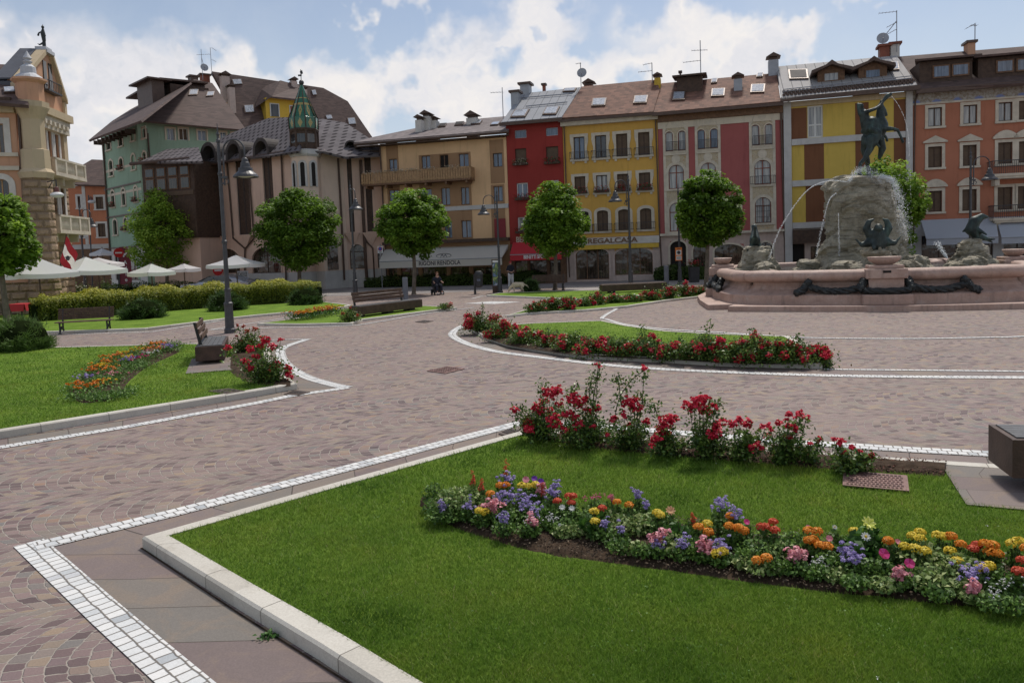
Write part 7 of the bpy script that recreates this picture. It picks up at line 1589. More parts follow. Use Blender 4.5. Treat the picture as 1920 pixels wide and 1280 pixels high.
# bronze water creatures on the rocks
def W_(x,y,z,k): p=rot(k,x,y,z); return CF+e1*p.x+e2*p.y+V3((0,0,p.z))
def creature(kind,k,label):
    o=W_(0,-4.25,2.25,k); a=YF+k*math.pi/2
    if kind==0:  # broad winged sea figure facing out
        s=[((0,0,.0),.34,(0,-.05,.42),.30),((0,-.05,.42),.28,(0,-.18,.62),.17),((0,-.22,.70),.17),((0,-.35,.66),.10),((-.2,.05,.35),.22,(-.42,0,.66),.15),((-.42,0,.66),.15,(-.33,-.04,.95),.11),((-.33,-.04,.95),.10,(-.15,-.06,1.06),.04),((.2,.05,.35),.22,(.42,0,.66),.15),((.42,0,.66),.15,(.34,-.04,.95),.11),((.34,-.04,.95),.10,(.17,-.06,1.06),.04),
           ((-.3,.0,.10),.20,(-.62,-.2,.02),.10),((-.62,-.2,.02),.08,(-.88,-.15,.30),.03),((.3,.0,.10),.20,(.6,-.2,.05),.10),((.6,-.2,.05),.08,(.86,-.1,.34),.03),((-.15,-.2,.1),.14,(-.2,-.42,-.15),.07),((.1,-.2,.0),.10,(.12,-.25,-.35),.04)]
    elif kind==1:  # sea lion reclining
        s=[((-.35,0,.05),.25,(.05,0,.35),.27),((.05,0,.35),.27,(-.30,0,.75),.18),((-.30,0,.75),.16,(-.42,0,1.0),.13),((-.45,-.02,1.03),.14),((-.56,-.04,.98),.08),((.05,0,.35),.22,(.45,0,.55),.10),((.45,0,.55),.09,(.55,0,.95),.06),((.55,0,.95),.07,(.80,0,1.02),.04),((.1,-.2,.1),.10,(.45,-.35,-.08),.07),((-.1,.2,.2),.10,(.25,.3,-.1),.06)]
    else:  # arched dolphin
        pts=[(.45,0,.05),(.1,0,.18),(-.15,0,.5),(-.02,0,.85),(.25,0,1.05),(.5,0,1.02)]; rr=[.10,.20,.27,.25,.16,.06]
        s=[(pts[i],rr[i],pts[i+1],rr[i+1]) for i in range(5)]+[((.45,0,.05),.09,(.7,.1,-.12),.04),((.45,0,.05),.09,(.75,-.1,.02),.04),((-.3,0,.55),.10,(-.5,0,.40),.04),((.05,.15,.5),.10,(.3,.35,.2),.04),((.05,-.15,.5),.10,(.35,-.35,.25),.05)]
    me=figure(s,.045,1); ob=link('bronze_creature',me,'bronze',None,o); ob.rotation_euler=(0,0,a); ob.scale=(.9,)*3; tag(ob,label,'statue',None)
    return ob
creature(0,0,'dark bronze winged creature on the front rock of the fountain facing the viewer'); creature(1,3,'bronze sea creature reclining on the left rock of the fountain'); o=creature(2,1,'bronze arched dolphin on the right rock of the fountain'); o.rotation_euler=(0,0,YF)
# the rearing horse with a horned rider on the rock
T0=atY(1622,338,32.); S_=32./FPX
def hp(px,py,d=0): 
    p=atY(px,py,32.); return V3((p.x-T0.x,d,p.z-T0.z))
sg=[]
def lim(*L):
    for i in range(len(L)-1): sg.append((L[i][0],L[i][1]*S_*.86,L[i+1][0],L[i+1][1]*S_*.86))
lim((hp(1634,233),17),(hp(1640,247),18),(hp(1637,258),17),(hp(1630,268),15))                 # barrel
lim((hp(1650,228),13),(hp(1654,236),13),(hp(1648,248),14))                                    # chest
lim((hp(1652,232),11),(hp(1650,215),8.5),(hp(1651,200),6.5))                                  # neck
lim((hp(1651,199),6.5),(hp(1657,207),5.5),(hp(1662,216),3.2)); sg.append((hp(1652,194),2.5*S_,hp(1651,188),1.2*S_))
for d in (-.25,.25):
    x=0 if d<0 else 0
    lim((hp(1630,262,d),11),(hp(1626,280,d),8),(hp(1617 if d<0 else 1630,298,d),5),(hp(1608 if d<0 else 1632,308,d),4),(hp(1606 if d<0 else 1634,322,d),4.5),(hp(1607 if d<0 else 1636,336,d),6))
lim((hp(1652,243,-.25),6.5),(hp(1668,244,-.3),4.2),(hp(1676,246,-.3),3.4),(hp(1682,258,-.3),2.6),(hp(1686,268,-.3),3.6))
lim((hp(1652,248,.25),6.5),(hp(1664,252,.3),4),(hp(1669,257,.3),2.6),(hp(1670,262,.3),3.2))
lim((hp(1619,258,0),5),(hp(1622,280,.1),6),(hp(1627,296,.1),6.5),(hp(1632,306,.1),3))           # tail
# rider
lim((hp(1626,244),11),(hp(1621,228),9),(hp(1620,214),10),(hp(1618,207),4.5)); sg.append((hp(1614,199),5.4*S_)); lim((hp(1609,196),3.5),(hp(1610,205),3.5),(hp(1613,214),5))
for d in (-.2,.2): lim((hp(1622,211,d),4.6),(hp(1637,206,d),3.4),(hp(1648,199,d*.6),2.8),(hp(1654,192,d*.3),2.4))
lim((hp(1650,197),3),(hp(1658,187),4),(hp(1664,180),5),(hp(1669,177),4.6))
for d in (-.42,.42): lim((hp(1626,244,d*.7),7),(hp(1640,252,d),5.5),(hp(1634,272,d),3.5),(hp(1640,278,d),2.4))
lim((hp(1645,262,-.3),7),(hp(1650,280,-.2),8),(hp(1646,296,-.15),4))
me=figure(sg,.04,1); ob=link('horse_statue',me,'bronze',None,T0); tag(ob,'green bronze rearing horse with rider atop the fountain rock','statue')
# water
def spray(name,label,P,n,spread,size,seed,grow=1.,src=None):
    rg=np.random.default_rng(seed); A=np.array([p[:] for p in catmull([V3(p) for p in P],10)]); t=rg.random(n)*(len(A)-1); i=t.astype(int); f=(t-i)[:,None]; i2=np.minimum(i+1,len(A)-1)
    C=A[i]*(1-f)+A[i2]*f; sp=spread*(.25+grow*(t/len(A)))[:,None]; C=C+rg.normal(size=(n,3))*sp; C0=A[0]
    V,Fc,rn=leafcloud(C-C0,size,rg,aspect=1.,fold=.1); ob=link(name,npmesh(name,V,Fc,rn),'water_spray',None,tuple(C0)); tag(ob,label,'water jet',None,'thing'); return ob
Yr=32.
spray('water_jet','thin arching water jet falling to the left of the rock',[atY(1588,341,30.5),atY(1555,339,30.6),atY(1520,352,30.8),atY(1490,385,31),atY(1460,435,31.3),atY(1441,487,31.6)],1100,.016,.034,1)
spray('water_jet','thin steep water jet hugging the left side of the rock',[atY(1568,362,30.),atY(1555,375,30.),atY(1545,410,30.),atY(1536,450,30.),atY(1531,480,30)],500,.02,.034,2)
spray('water_jet','thin water stream dropping from the raised horn of the rider',[atY(1672,181,32.),atY(1685,198,31.9),atY(1697,225,31.8),atY(1703,255,31.8),atY(1706,300,31.8),atY(1708,380,31.8)],420,.009,.024,3)
spray('water_cascade','foaming white water falling down the right side of the rock',[atY(1650,330,30.4),atY(1672,338,30.4),atY(1684,365,30.5),atY(1691,405,30.6),atY(1697,450,30.8)],3200,.12,.034,4,1.2)
spray('water_cascade','foamy splash around the hooves of the bronze horse',[atY(1592,340,30.6),atY(1605,322,30.6),atY(1622,318,30.6),atY(1640,330,30.6),atY(1652,338,30.6)],1900,.14,.03,5,.8)
spray('water_jet','short slanting water jet before the right bronze dolphin',[atY(1776,484,29.5),atY(1768,472,29.6),atY(1757,456,29.8)],500,.05,.04,6,1.)
spray('water_jet','thin water trickle down the middle of the rock front',[atY(1572,400,30.0),atY(1573,440,30),atY(1574,480,30)],250,.02,.035,7,1.)
# ================================================================ people and dog
mat('skin',(.45,.26,.19),.55,.06,4); mat('navy_cloth',(.022,.024,.035),.9,.2,6); mat('white_cloth',(.62,.62,.62),.85,.05,6); mat('cap_red',(.40,.04,.04),.8,.1); mat('hair_brown',(.22,.10,.05),.8,.3,10); mat('dog_fur',(.58,.47,.34),.95,.15,8,.6,40); mat('black_plastic',(.02,.02,.022),.5,.1)
def hand(s,w,f,d=1):   # palm and five fingers at wrist w pointing along f
    f=V3(f).normalized(); a=f.orthogonal().normalized(); w=V3(w); s+=[(tuple(w),.030,tuple(w+f*.09),.036)]
    for k in range(4): b=w+f*.09+a*(k-1.5)*.02; s.append((tuple(b),.011,tuple(b+f*(.07+.01*(k in(1,2)))),.008))
    s.append((tuple(w+f*.03+a*.03),.013,tuple(w+f*.08+a*.07),.010))
bs=[((0,0,.95),.14,(0,0,1.2),.13),((0,0,1.2),.13,(0,0,1.42),.14),((0,0,1.45),.06,(0,-.01,1.55),.055),((0,-.01,1.64),(.078,.095,.115)),((0,-.10,1.63),.018,(0,-.115,1.61),.015),((-.08,0,1.63),.02),((.08,0,1.63),.02)]
for s in (-1,1):
    bs+=[((s*.15,0,1.42),.06,(s*.24,.03,1.15),.048),((s*.24,.03,1.15),.043,(s*.10,-.20,1.07),.03),((s*.09,0,.92),.10,(s*.11,0,.50),.065),((s*.11,0,.5),.06,(s*.12,.02,.09),.04),((s*.12,.02,.05),.045,(s*.13,-.17,.035),.035)]; hand(bs,(s*.10,-.2,1.07),(-s*.8,-.35,-.3))
p=g(958.5,539.5); r=thing('person','person in navy shirt, white trousers and red cap standing with hands at the waist','person',tuple(p),R(15)); link('body',figure(bs,.016,1),'skin',r)
link('shirt',figure([((0,0,.98),.165,(0,0,1.2),.155),((0,0,1.2),.155,(0,0,1.42),.15),((-.15,0,1.43),.08,(-.23,.03,1.2),.075),((.15,0,1.43),.08,(.23,.03,1.2),.075)],.02,2),'navy_cloth',r)
tr=[((0,0,.92),.15,(0,0,1.0),.155)]
for s in (-1,1): tr+=[((s*.09,0,.92),.115,(s*.11,0,.5),.085),((s*.11,0,.5),.085,(s*.12,.02,.10),.07)]
link('trousers',figure(tr,.018,2),'white_cloth',r)
link('cap',figure([((0,0,1.70),(.092,.105,.075)),((0,-.09,1.68),(.07,.07,.015))],.014,1),'cap_red',r)
for s in (-1,1): link('shoe',figure([((s*.12,.05,.045),.05,(s*.13,-.18,.04),.042)],.014,1),'black_plastic',r)
link('waist_bag',figure([((-.05,-.17,.99),.06,(.08,-.17,.99),.06)],.02,1),'black_plastic',r)
# person on a mobility scooter
p=g(821,552.5); r=thing('person','person with reddish hair in black sitting on a powered wheelchair','person',tuple(p),R(20))
bs=[((0,.1,.58),.15,(0,.08,.85),.13),((0,.08,.85),.13,(0,.04,1.05),.13),((0,.02,1.08),.055,(0,-.01,1.17),.05),((0,-.03,1.25),(.076,.09,.11)),((0,-.12,1.24),.017,(0,-.13,1.22),.013)]
for s in (-1,1):
    bs+=[((s*.15,.04,1.03),.055,(s*.24,-.02,.80),.045),((s*.24,-.02,.8),.04,(s*.26,-.26,.74),.03),((s*.10,.05,.57),.10,(s*.14,-.38,.56),.07),((s*.14,-.38,.56),.06,(s*.14,-.48,.18),.04),((s*.14,-.47,.14),.045,(s*.15,-.62,.12),.035)]; hand(bs,(s*.26,-.26,.74),(0,-1,-.1))
link('body',figure(bs,.016,1),'skin',r); tp_=[((0,.1,.6),.17,(0,.06,1.03),.15)]
for s in (-1,1): tp_+=[((s*.15,.04,1.03),.075,(s*.22,.0,.88),.07),((s*.10,.05,.57),.12,(s*.14,-.38,.56),.09),((s*.14,-.38,.56),.085,(s*.14,-.46,.28),.06)]
link('black_clothes',figure(tp_,.02,1),'navy_cloth',r); link('hair',figure([((0,-.005,1.30),(.092,.10,.09)),((0,.05,1.24),(.085,.06,.11))],.015,1),'hair_brown',r)
for s in (-1,1): link('shoe',figure([((s*.14,-.45,.13),.05,(s*.15,-.62,.11),.042)],.014,1),'white_cloth',r)
w=thing('wheelchair','black powered wheelchair carrying the seated person','wheelchair',tuple(p),R(20)); q=MB(); q.box((-.25,-.2,.40),(.25,.3,.48)); part(w,'seat',q,'black_plastic',True,.02); q=MB(); q.prism([(-.24,.28,.5),(.24,.28,.5),(.22,.40,1.02),(-.22,.40,1.02)],.06,None,(0,1,0)); part(w,'backrest',q,'black_plastic',True); q=MB(); q.box((-.22,-.15,.14),(.22,.4,.38)); q.box((-.2,-.62,.06),(.2,-.4,.09)); part(w,'motor_base',q,'black_plastic',True,.02)
for x,y,R_ in ((-.29,.3,.17),(.29,.3,.17),(-.27,-.28,.11),(.27,-.28,.11)):
    q=MB(); q.lathe([(R_*.6,-.035),(R_,-.03),(R_,.03),(R_*.6,.035)],(0,0,0),18); q.v=[(x+v[2],y+v[0],R_+v[1]) for v in q.v]; part(w,'wheel',q,'tyre_rubber',True)
for s in (-1,1): q=MB(); q.box((s*.29-.03,-.25,.66),(s*.29+.03,.25,.70)); q.tube([(s*.29,.2,.45),(s*.29,.2,.68)],.015,5); part(w,'armrest',q,'black_plastic',True)
# dog, nose to the ground, facing left
p=g(968,550); ds=[((.36,0,.50),.15,(0,0,.50),.165),((0,0,.50),.165,(-.12,0,.50),.15),((-.12,0,.5),.10,(-.33,0,.36),.085),((-.36,0,.30),.085,(-.42,0,.20),.06),((-.42,0,.20),.045,(-.46,0,.10),.035),((.48,0,.52),.04,(.66,0,.42),.03),((.66,0,.42),.03,(.74,0,.30),.02)]
for s in (-1,1): ds+=[((-.10,s*.09,.42),.07,(-.12,s*.09,.22),.04),((-.12,s*.09,.22),.038,(-.11,s*.09,.04),.032),((-.11,s*.09,.03),.035,(-.17,s*.09,.025),.03),((.38,s*.09,.42),.10,(.32,s*.09,.28),.055),((.32,s*.09,.28),.05,(.42,s*.09,.18),.032),((.42,s*.09,.18),.03,(.40,s*.09,.04),.03),((.4,s*.09,.03),.035,(.34,s*.09,.025),.03),((-.36,s*.07,.34),.03,(-.33,s*.10,.22),.02)]
o=link('dog',figure(ds,.02,1),'dog_fur',None,p); tag(o,'cream coloured dog with lowered head sniffing the ground behind the round bush','dog'); 
# ================================================================ roses
leafmat('rose_leaves',[(0,(.035,.075,.02)),(.45,(.095,.175,.035)),(.8,(.19,.29,.055)),(.93,(.17,.24,.05)),(1,(.16,.07,.04))],.25,.4)
leafmat('rose_blooms',[(0,(.42,.010,.03)),(.4,(.70,.025,.065)),(.8,(.84,.055,.11)),(1,(.88,.17,.22))],.25,.5)
leafmat('orange_rose_blooms',[(0,(.35,.02,.01)),(.6,(.55,.05,.02)),(1,(.65,.15,.08))],.25,.5)
mat('stem_green',(.06,.085,.03),.7,.2,6)
def florets(C,r,rg,k=9):
    """C (n,3) bloom centres -> ruffled small blossoms"""
    n=len(C); rep=np.repeat(C,k,0); d=rg.normal(size=(n*k,3)); d[:,2]=np.abs(d[:,2])*.9; d/=np.linalg.norm(d,axis=1,keepdims=True); rr=np.repeat(r*rg.uniform(.75,1.2,n),k)[:,None]
    P=rep+d*rr*.55; tone=np.repeat(rg.random(n),k); V,F,_=leafcloud(P,1.,rg,out=d,aspect=.95,fold=.5)
    Vc=V.reshape(-1,4,3); ctr=P[:,None,:]; Vc=ctr+(Vc-ctr)*(rr*1.15)[:,None,:]; return Vc.reshape(-1,3),F,np.clip(tone*.6+.4*rg.random(n*k),0,1)
def rosebush(px,py,x0,x1,yt,label,seed,cl=None,ncl=8,leaf=.05,n=1600,z=.12,sprigs=(),group=None,bloom='rose_blooms',cr=9,fl=.028,dens=1.):
    p=g(px,py,z); Y=p.y; s=Y/FPX; rg=np.random.default_rng(seed); cx=atY((x0+x1)/2,py,Y).x; a=(x1-x0)/2*s; h=(py-yt)*s
    r=thing('rose_bush',label,'rose bush',tuple(p),0,group); off=np.array(p[:])
    nt_=int(max(16,26*dens)); d=rg.normal(size=(nt_,3)); d[:,2]=np.abs(d[:,2])+.25; d/=np.linalg.norm(d,axis=1,keepdims=True)
    dp=min(a,.45); tips=d*np.array([a*1.05,dp,h*.86])*rg.uniform(.6,1.02,(nt_,1)); tips[:,0]+=cx-p.x; tips[:,2]+=.02
    q=MB()
    for t in tips[::2]: q.tube([(0,0,-.03),tuple(t*np.array([.45,.45,.6])),tuple(t)],[.010,.007,.003],4,False)
    idx=rg.integers(0,nt_,n); t=rg.uniform(.12,1.02,n)**.7; C=tips[idx]*np.stack([t**1.2,t**1.2,t],1)+rg.normal(0,.045,(n,3))*max(.8,min(1.6,a/.35)); C[:,2]=np.abs(C[:,2])+.01
    # leaves under each flower head so that no bloom floats
    L=[]; 
    if cl is None: 
        cl=[]
        for k in range(ncl): j=rg.integers(0,nt_); cc=tips[j]*rg.uniform(.75,1.08); cl.append((cc,cr*rg.uniform(.55,1.3)*s))
    else: cl=[(np.array((atY(cxp,cyp,Y-rg.uniform(0,.22)*1)-p)[:]),rp*s) for cxp,cyp,rp in cl]
    B=[]
    for c,rad in cl:
        nf=max(4,int((rad/fl)**2*3.0)); dd=rg.normal(size=(nf,3)); dd/=np.linalg.norm(dd,axis=1,keepdims=True); B.append(c+dd*rad*rg.uniform(.35,1,(nf,1))*np.array([1,.8,.85]))
        q.tube([tuple(c*np.array([.35,.35,.2])),tuple(c*np.array([.8,.8,.6])),tuple(c)],[.008,.006,.004],4,False); m_=int(14+rad*220); L.append(c*np.array([1,1,.9])+rg.normal(size=(m_,3))*rad*1.0-np.array([0,0,rad*.9]))
    for sp in sprigs:
        pts=[np.array((atY(a_,b_,Y-.1)-p)[:]) for a_,b_ in sp]; q.tube([tuple(v) for v in catmull(pts,4)],.006,5,False); P=np.array([v[:] for v in catmull(pts,14)]); L.append(np.repeat(P,4,0)+rg.normal(size=(len(P)*4,3))*np.array([.05,.05,.03]))
    part(r,'stems',q,'stem_green',True); C=np.concatenate([C]+L); V,F,rn=leafcloud(C,leaf,rg); link('foliage',npmesh('foliage',V,F,rn),'rose_leaves',r)
    if B: V,F,rn=florets(np.concatenate(B),fl,rg); link('blooms',npmesh('blooms',V,F,rn),bloom,r)
G1='red roses along the near kerb'
NR=[(1012,824,958,1078,745,[(965,768,9),(1032,738,17),(1047,731,11),(1005,765,14),(1020,754,10),(992,795,15),(990,806,12),(1050,757,9),(1030,772,9),(1016,770,9)],[[(1015,800),(990,775),(968,762)],[(1020,790),(1018,740),(1016,718)]]),
(1098,834,1032,1165,765,[(1075,750,16),(1092,757,14),(1060,775,12),(1040,790,17),(1075,781,11),(1085,798,12),(1058,806,10),(1120,765,11),(1105,771,8),(1112,800,6),(1122,684,7),(1048,800,10),(1098,748,8)],[[(1108,800),(1112,750),(1118,715),(1122,686)],[(1112,770),(1105,735),(1110,705)],[(1080,770),(1072,735),(1078,722)]]),
(1186,842,1140,1238,770,[(1182,755,17),(1196,765,12),(1170,780,9),(1150,787,9),(1180,797,6),(1212,790,10),(1138,815,5),(1208,691,8),(1190,750,9)],[[(1150,800),(1160,750),(1182,715),(1208,694)],[(1190,790),(1205,755),(1200,735)],[(1165,760),(1160,715),(1158,708)]]),
(1248,852,1218,1290,795,[(1250,790,19),(1240,810,17),(1230,823,12),(1262,785,12),(1222,836,6)],[[(1240,800),(1228,765),(1222,755)]]),
(1318,860,1276,1372,768,[(1310,757,22),(1293,763,15),(1325,775,13),(1340,762,8),(1345,800,12),(1340,815,14),(1355,792,10),(1318,748,12),(1300,750,10)],[[(1330,790),(1342,762),(1340,748)]]),
(1394,864,1362,1442,800,[(1385,787,10),(1400,795,12),(1418,838,13),(1435,800,10),(1440,820,8),(1374,796,9)],[]),
(1468,868,1432,1518,800,[(1478,782,10),(1500,779,11),(1512,784,7),(1460,793,8),(1480,800,9),(1482,820,5),(1492,805,8),(1446,806,6)],[[(1480,830),(1495,800),(1505,786)]]),
(1512,868,1490,1540,838,[(1538,822,6),(1520,832,3)],[[(1512,860),(1525,840),(1536,824)]]),
(1598,882,1552,1636,848,[(1575,828,9),(1563,824,5),(1597,840,7),(1583,850,5),(1632,853,4),(1605,862,6),(1612,846,5)],[[(1595,865),(1578,850),(1574,832)],[(1600,870),(1620,862),(1632,854)]])]
ORD=['leftmost','second','third','fourth','fifth','sixth','seventh','eighth','ninth','tenth','eleventh','twelfth','thirteenth','fourteenth','fifteenth','rightmost']
DESC=['leftmost red rose bush of the near row, at the lawn tip','red rose bush with a tall straight leafy shoot in the near row','red rose bush with a tall shoot leaning right in the near row','low dense red rose bush between the leaning shoot and the tallest red head','red rose bush with the biggest dark red flower head of the near row','red rose bush right of the biggest flower head in the near row','wispy red rose bush with two raised flower heads in the near row','tiny thin rose bush with a single bloom in the near row','lone red rose bush beside the pink iron cover']
for i,(px,py,x0,x1,yt,cl,spg) in enumerate(NR): rosebush(px,py,x0,x1,yt,DESC[i],100+i,cl,leaf=.046,n=int(1900*(x1-x0)/100*(.35 if i==7 else 1)),z=.11,sprigs=spg,group=G1,fl=.030)
rosebush(505,716,452,552,645,'red rose bush with big heads at the tip of the left lawn',120,[(427,652,8),(470,654,9),(461,679,9),(480,670,9),(469,691,8),(500,637,10),(509,650,9),(487,650,7),(526,638,6),(510,692,9),(519,681,9),(540,694,9),(542,705,9),(538,686,6),(496,643,7)],leaf=.06,n=2400,z=.12,sprigs=[[(470,700),(440,670),(428,655)]],fl=.032)
rosebush(470,660,432,505,610,'orange red rose bush behind the left lawn bench',121,[(478,617,6),(455,612,4),(463,621,5),(452,640,5),(473,642,5),(446,610,3),(490,632,4),(444,630,3)],leaf=.06,n=2400,z=.12,bloom='orange_rose_blooms',fl=.032)
rosebush(656,602,632,682,574,'green bush with few orange blooms left of the backed block bench',122,None,5,leaf=.07,n=1200,z=.09,bloom='orange_rose_blooms',cr=3,fl=.035)
rosebush(834,579,818,852,567,'small red rose bush at the tip of the bench lawn',123,[(845,570,4.5),(840,575,4)],leaf=.07,n=500,z=.09,fl=.035)
rg_=random.Random(9)
MID=[(905,628,60,52),(942,641,58,42),(985,652,60,38),(1030,657,58,36),(1075,664,58,44),(1120,669,58,36),(1165,672,56,44),(1210,675,56,56),(1246,677,46,34),(1285,680,58,52),(1328,682,60,70),(1372,684,60,50),(1415,686,62,62),(1458,687,60,64),(1496,686,50,52),(1530,684,44,42)]
for i,(px,py,w,h) in enumerate(MID):
    spg=[[(px,py-h*.6),(px+rg_.uniform(-6,6),py-h*1.15)]] if i in (0,3,7,10,12,14) else []
    rosebush(px,py-8,px-w/2-12,px+w/2+12,py-h,('%s red rose bush of the row edging the lawn before the fountain'%ORD[i]),140+i,None,(11,16,9,14)[i%4],leaf=.062,n=2300,z=.115,sprigs=spg,group='red roses edging the lawn before the fountain',cr=9.5,fl=.040)
rosebush(1552,690,1535,1560,662,'single big red rose head overhanging the lawn corner before the fountain',160,[(1548,668,9.5)],leaf=.055,n=160,z=.0,fl=.033,dens=.4)
FARR=[(1002,588,34,24),(1036,585,36,36),(1066,584,30,34),(1096,577,30,22),(1122,574,34,34),(1152,571,30,24),(1186,569,30,20),(1220,566,32,26),(1254,563,34,34),(1284,559,34,32),(1308,556,28,20)]
for i,(px,py,w,h) in enumerate(FARR): rosebush(px,py-4,px-w/2-7,px+w/2+7,py-h,('%s rose bush of the far row leading to the fountain'%(ORD[i] if i<10 else 'rightmost')),170+i,None,11,leaf=.085,n=1300,z=.09,group='red roses of the far row',cr=5,fl=.045)
# ================================================================ annual flowers
def fm(n,a,b,c): leafmat(n,[(0,a),(.5,b),(1,c)],.2,.55)
fm('yellow_petals',(.55,.36,.01),(.72,.52,.02),(.8,.64,.08)); fm('orange_petals',(.55,.13,.005),(.75,.22,.01),(.8,.34,.03)); fm('violet_petals',(.20,.14,.36),(.33,.25,.54),(.47,.39,.68)); fm('pink_petals',(.50,.13,.17),(.70,.25,.30),(.80,.42,.45))
fm('scarlet_petals',(.40,.03,.01),(.60,.06,.02),(.68,.13,.06)); fm('white_petals',(.6,.6,.55),(.75,.75,.7),(.8,.8,.8)); fm('magenta_petals',(.35,.01,.08),(.62,.03,.20),(.7,.10,.32)); fm('lime_petals',(.55,.60,.08),(.72,.75,.15),(.8,.8,.3)); fm('purple_petals',(.08,.01,.20),(.16,.03,.36),(.24,.06,.45)); fm('peach_petals',(.6,.32,.15),(.72,.42,.22),(.8,.5,.3))
fm('bed_leaves',(.05,.105,.022),(.11,.21,.04),(.19,.32,.06)); fm('variegated_leaves',(.09,.17,.04),(.23,.33,.09),(.48,.52,.24)); fm('broad_leaves',(.03,.08,.015),(.05,.13,.02),(.09,.2,.03))
CNT={}
def flower(px,py,kind,w=18,h=50,leaf=None,nl=None,label=None,ww=None):
    """flower head seen at px,py; the plant stands h px lower on the bed"""
    z=.13; p=g(px,py+h,z); Y=p.y; s=Y/FPX; seed=int(px*7+py*13); rg=np.random.default_rng(seed); hd=np.array((atY(px,py,Y)-p)[:]); W=w/2*s; top=hd[2]
    names={'mari':'marigold','age':'ageratum','beg':'begonia','sal':'salvia','aly':'alyssum','daisy':'daisy','pet':'petunia','cel':'celosia','zin':'zinnia','none':'foliage_plant','dah':'dahlia','hosta':'foliage_plant'}
    k,_,colr=kind.partition(':'); nm=names[k]
    r=thing(nm,label or '',nm.replace('_',' '),tuple(p)); fw=(ww or max(w,30))/2*s
    lm=leaf or 'bed_leaves'; ls={'bed_leaves':.034,'variegated_leaves':.042,'broad_leaves':.085}[lm]; fw*=1.25; n=int((nl or min(900,110+fw*fw*9000*(.5 if lm=='broad_leaves' else 1)))*1.35)
    C=rg.normal(size=(n,3)); C/=np.linalg.norm(C,axis=1,keepdims=True); C*=rg.random((n,1))**.4; C=C*np.array([fw,fw*.8,top*.46])+np.array([0,0,top*.46]); V,F,rn=leafcloud(C,ls,rg); link('foliage',npmesh('foliage',V,F,rn),lm,r)
    q=MB()
    for j in range(5): a=rg.uniform(0,6.28); q.tube([(0,0,-.02),(math.cos(a)*fw*.3,math.sin(a)*fw*.3,top*.5),(math.cos(a)*fw*.45,math.sin(a)*fw*.45,top*.85)],.003,4,False)
    q.tube([(0,0,-.02),tuple(hd*.95)],.004,4,False); part(r,'stems',q,'stem_green',True)
    if k in('none','hosta'): return r
    P=[];PR=[]; 
    def add(c,rad,n,flat=.8): P.append((np.array(c),rad,n,flat))
    if k in ('mari','zin'):
        m_=max(1,round(w/12)); 
        for j in range(m_): add(hd+np.array([(j-(m_-1)/2)*.055+rg.normal(0,.006),rg.normal(0,.015),rg.normal(0,.008)]),(.048 if k=='mari' else .043),130,.75)
    elif k=='age':
        for j in range(int(13+w*.55)): add(hd+rg.normal(size=3)*np.array([W*.55,W*.45,.032]),.017,18,.8)
    elif k=='aly':
        for j in range(int(12+w*.9)): add(hd+rg.normal(size=3)*np.array([W*.5,W*.4,.025]),.007,7,.8)
    elif k=='beg':
        for j in range(int(9+w*.5)): add(hd+rg.normal(size=3)*np.array([W*.42,W*.35,.035]),.029,10,.8)
    elif k=='sal':
        for j in range(11): t=j/10; add(hd+np.array([rg.normal(0,.008),0,(t-.5)*w*1.6*s]),.023*(1.15-t*.7),12,.7)
    elif k=='cel':
        for j in range(26): add(hd+rg.normal(size=3)*np.array([W*.5,W*.35,.014]),.010,8,1.3)
    elif k in('daisy','dah','pet'):
        npt={'daisy':10,'dah':9,'pet':6}[k]; R_=w/2*s; q=MB(); nrm=V3((rg.normal(0,.15),-.8,.75)).normalized(); a=nrm.orthogonal().normalized(); b_=nrm.cross(a); h0=V3(tuple(hd))
        for ring in range(2 if k!='pet' else 1):
            for j in range(npt):
                an=2*math.pi*(j+ring*.5)/npt; d=a*math.cos(an)+b_*math.sin(an); sd_=nrm.cross(d); rr=R_*(1-.3*ring); wd=R_*math.pi/npt*(.62 if k!='pet' else 1.1); up=nrm*R_*(.22+ring*.12)
                q.addmesh([h0,h0+d*rr*.5+sd_*wd*.8+up*.5,h0+d*rr*.85+sd_*wd*.75+up,h0+d*rr+up*.9,h0+d*rr*.85-sd_*wd*.75+up,h0+d*rr*.5-sd_*wd*.8+up*.5],[(0,1,2,3),(0,3,4,5)])
        me=q.mesh('flower'); at=me.attributes.new('rnd','FLOAT','FACE'); at.data.foreach_set('value',rg.random(len(me.polygons)).astype(np.float32)); o=link('flower',me,colr+'_petals',r)
        if k=='daisy': q=MB(); q.ball(h0+nrm*.008,R_*.28,8,5); me=q.mesh('eye'); at=me.attributes.new('rnd','FLOAT','FACE'); at.data.foreach_set('value',rg.random(len(me.polygons)).astype(np.float32)); link('flower_eye',me,'yellow_petals',o)
        return r
    Cs=[];D=[];RR=[]
    for c,rad,n,flat in P:
        d=rg.normal(size=(n,3)); d[:,2]=np.where(d[:,2]<-.3,-d[:,2],d[:,2]); d/=np.linalg.norm(d,axis=1,keepdims=True); Cs.append(c+d*rad*np.array([1,1,flat])*.85); D.append(d); RR.append(np.full(n,rad))
    Cs=np.concatenate(Cs);D=np.concatenate(D);RR=np.concatenate(RR); V,F,_=leafcloud(Cs,1.,rg,out=D*1.5,aspect=.9,fold=.5); pet={'mari':.42,'zin':.5,'age':.8,'aly':1.2,'beg':1.0,'sal':.9,'cel':.9}[k]
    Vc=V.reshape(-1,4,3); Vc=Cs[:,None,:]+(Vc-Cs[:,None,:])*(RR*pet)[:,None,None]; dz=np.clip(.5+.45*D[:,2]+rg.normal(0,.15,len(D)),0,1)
    link('flowers',npmesh('flowers',Vc.reshape(-1,3),F,dz),colr+'_petals',r); return r
FL=[]
def fl(*a,**k): FL.append((a,k))
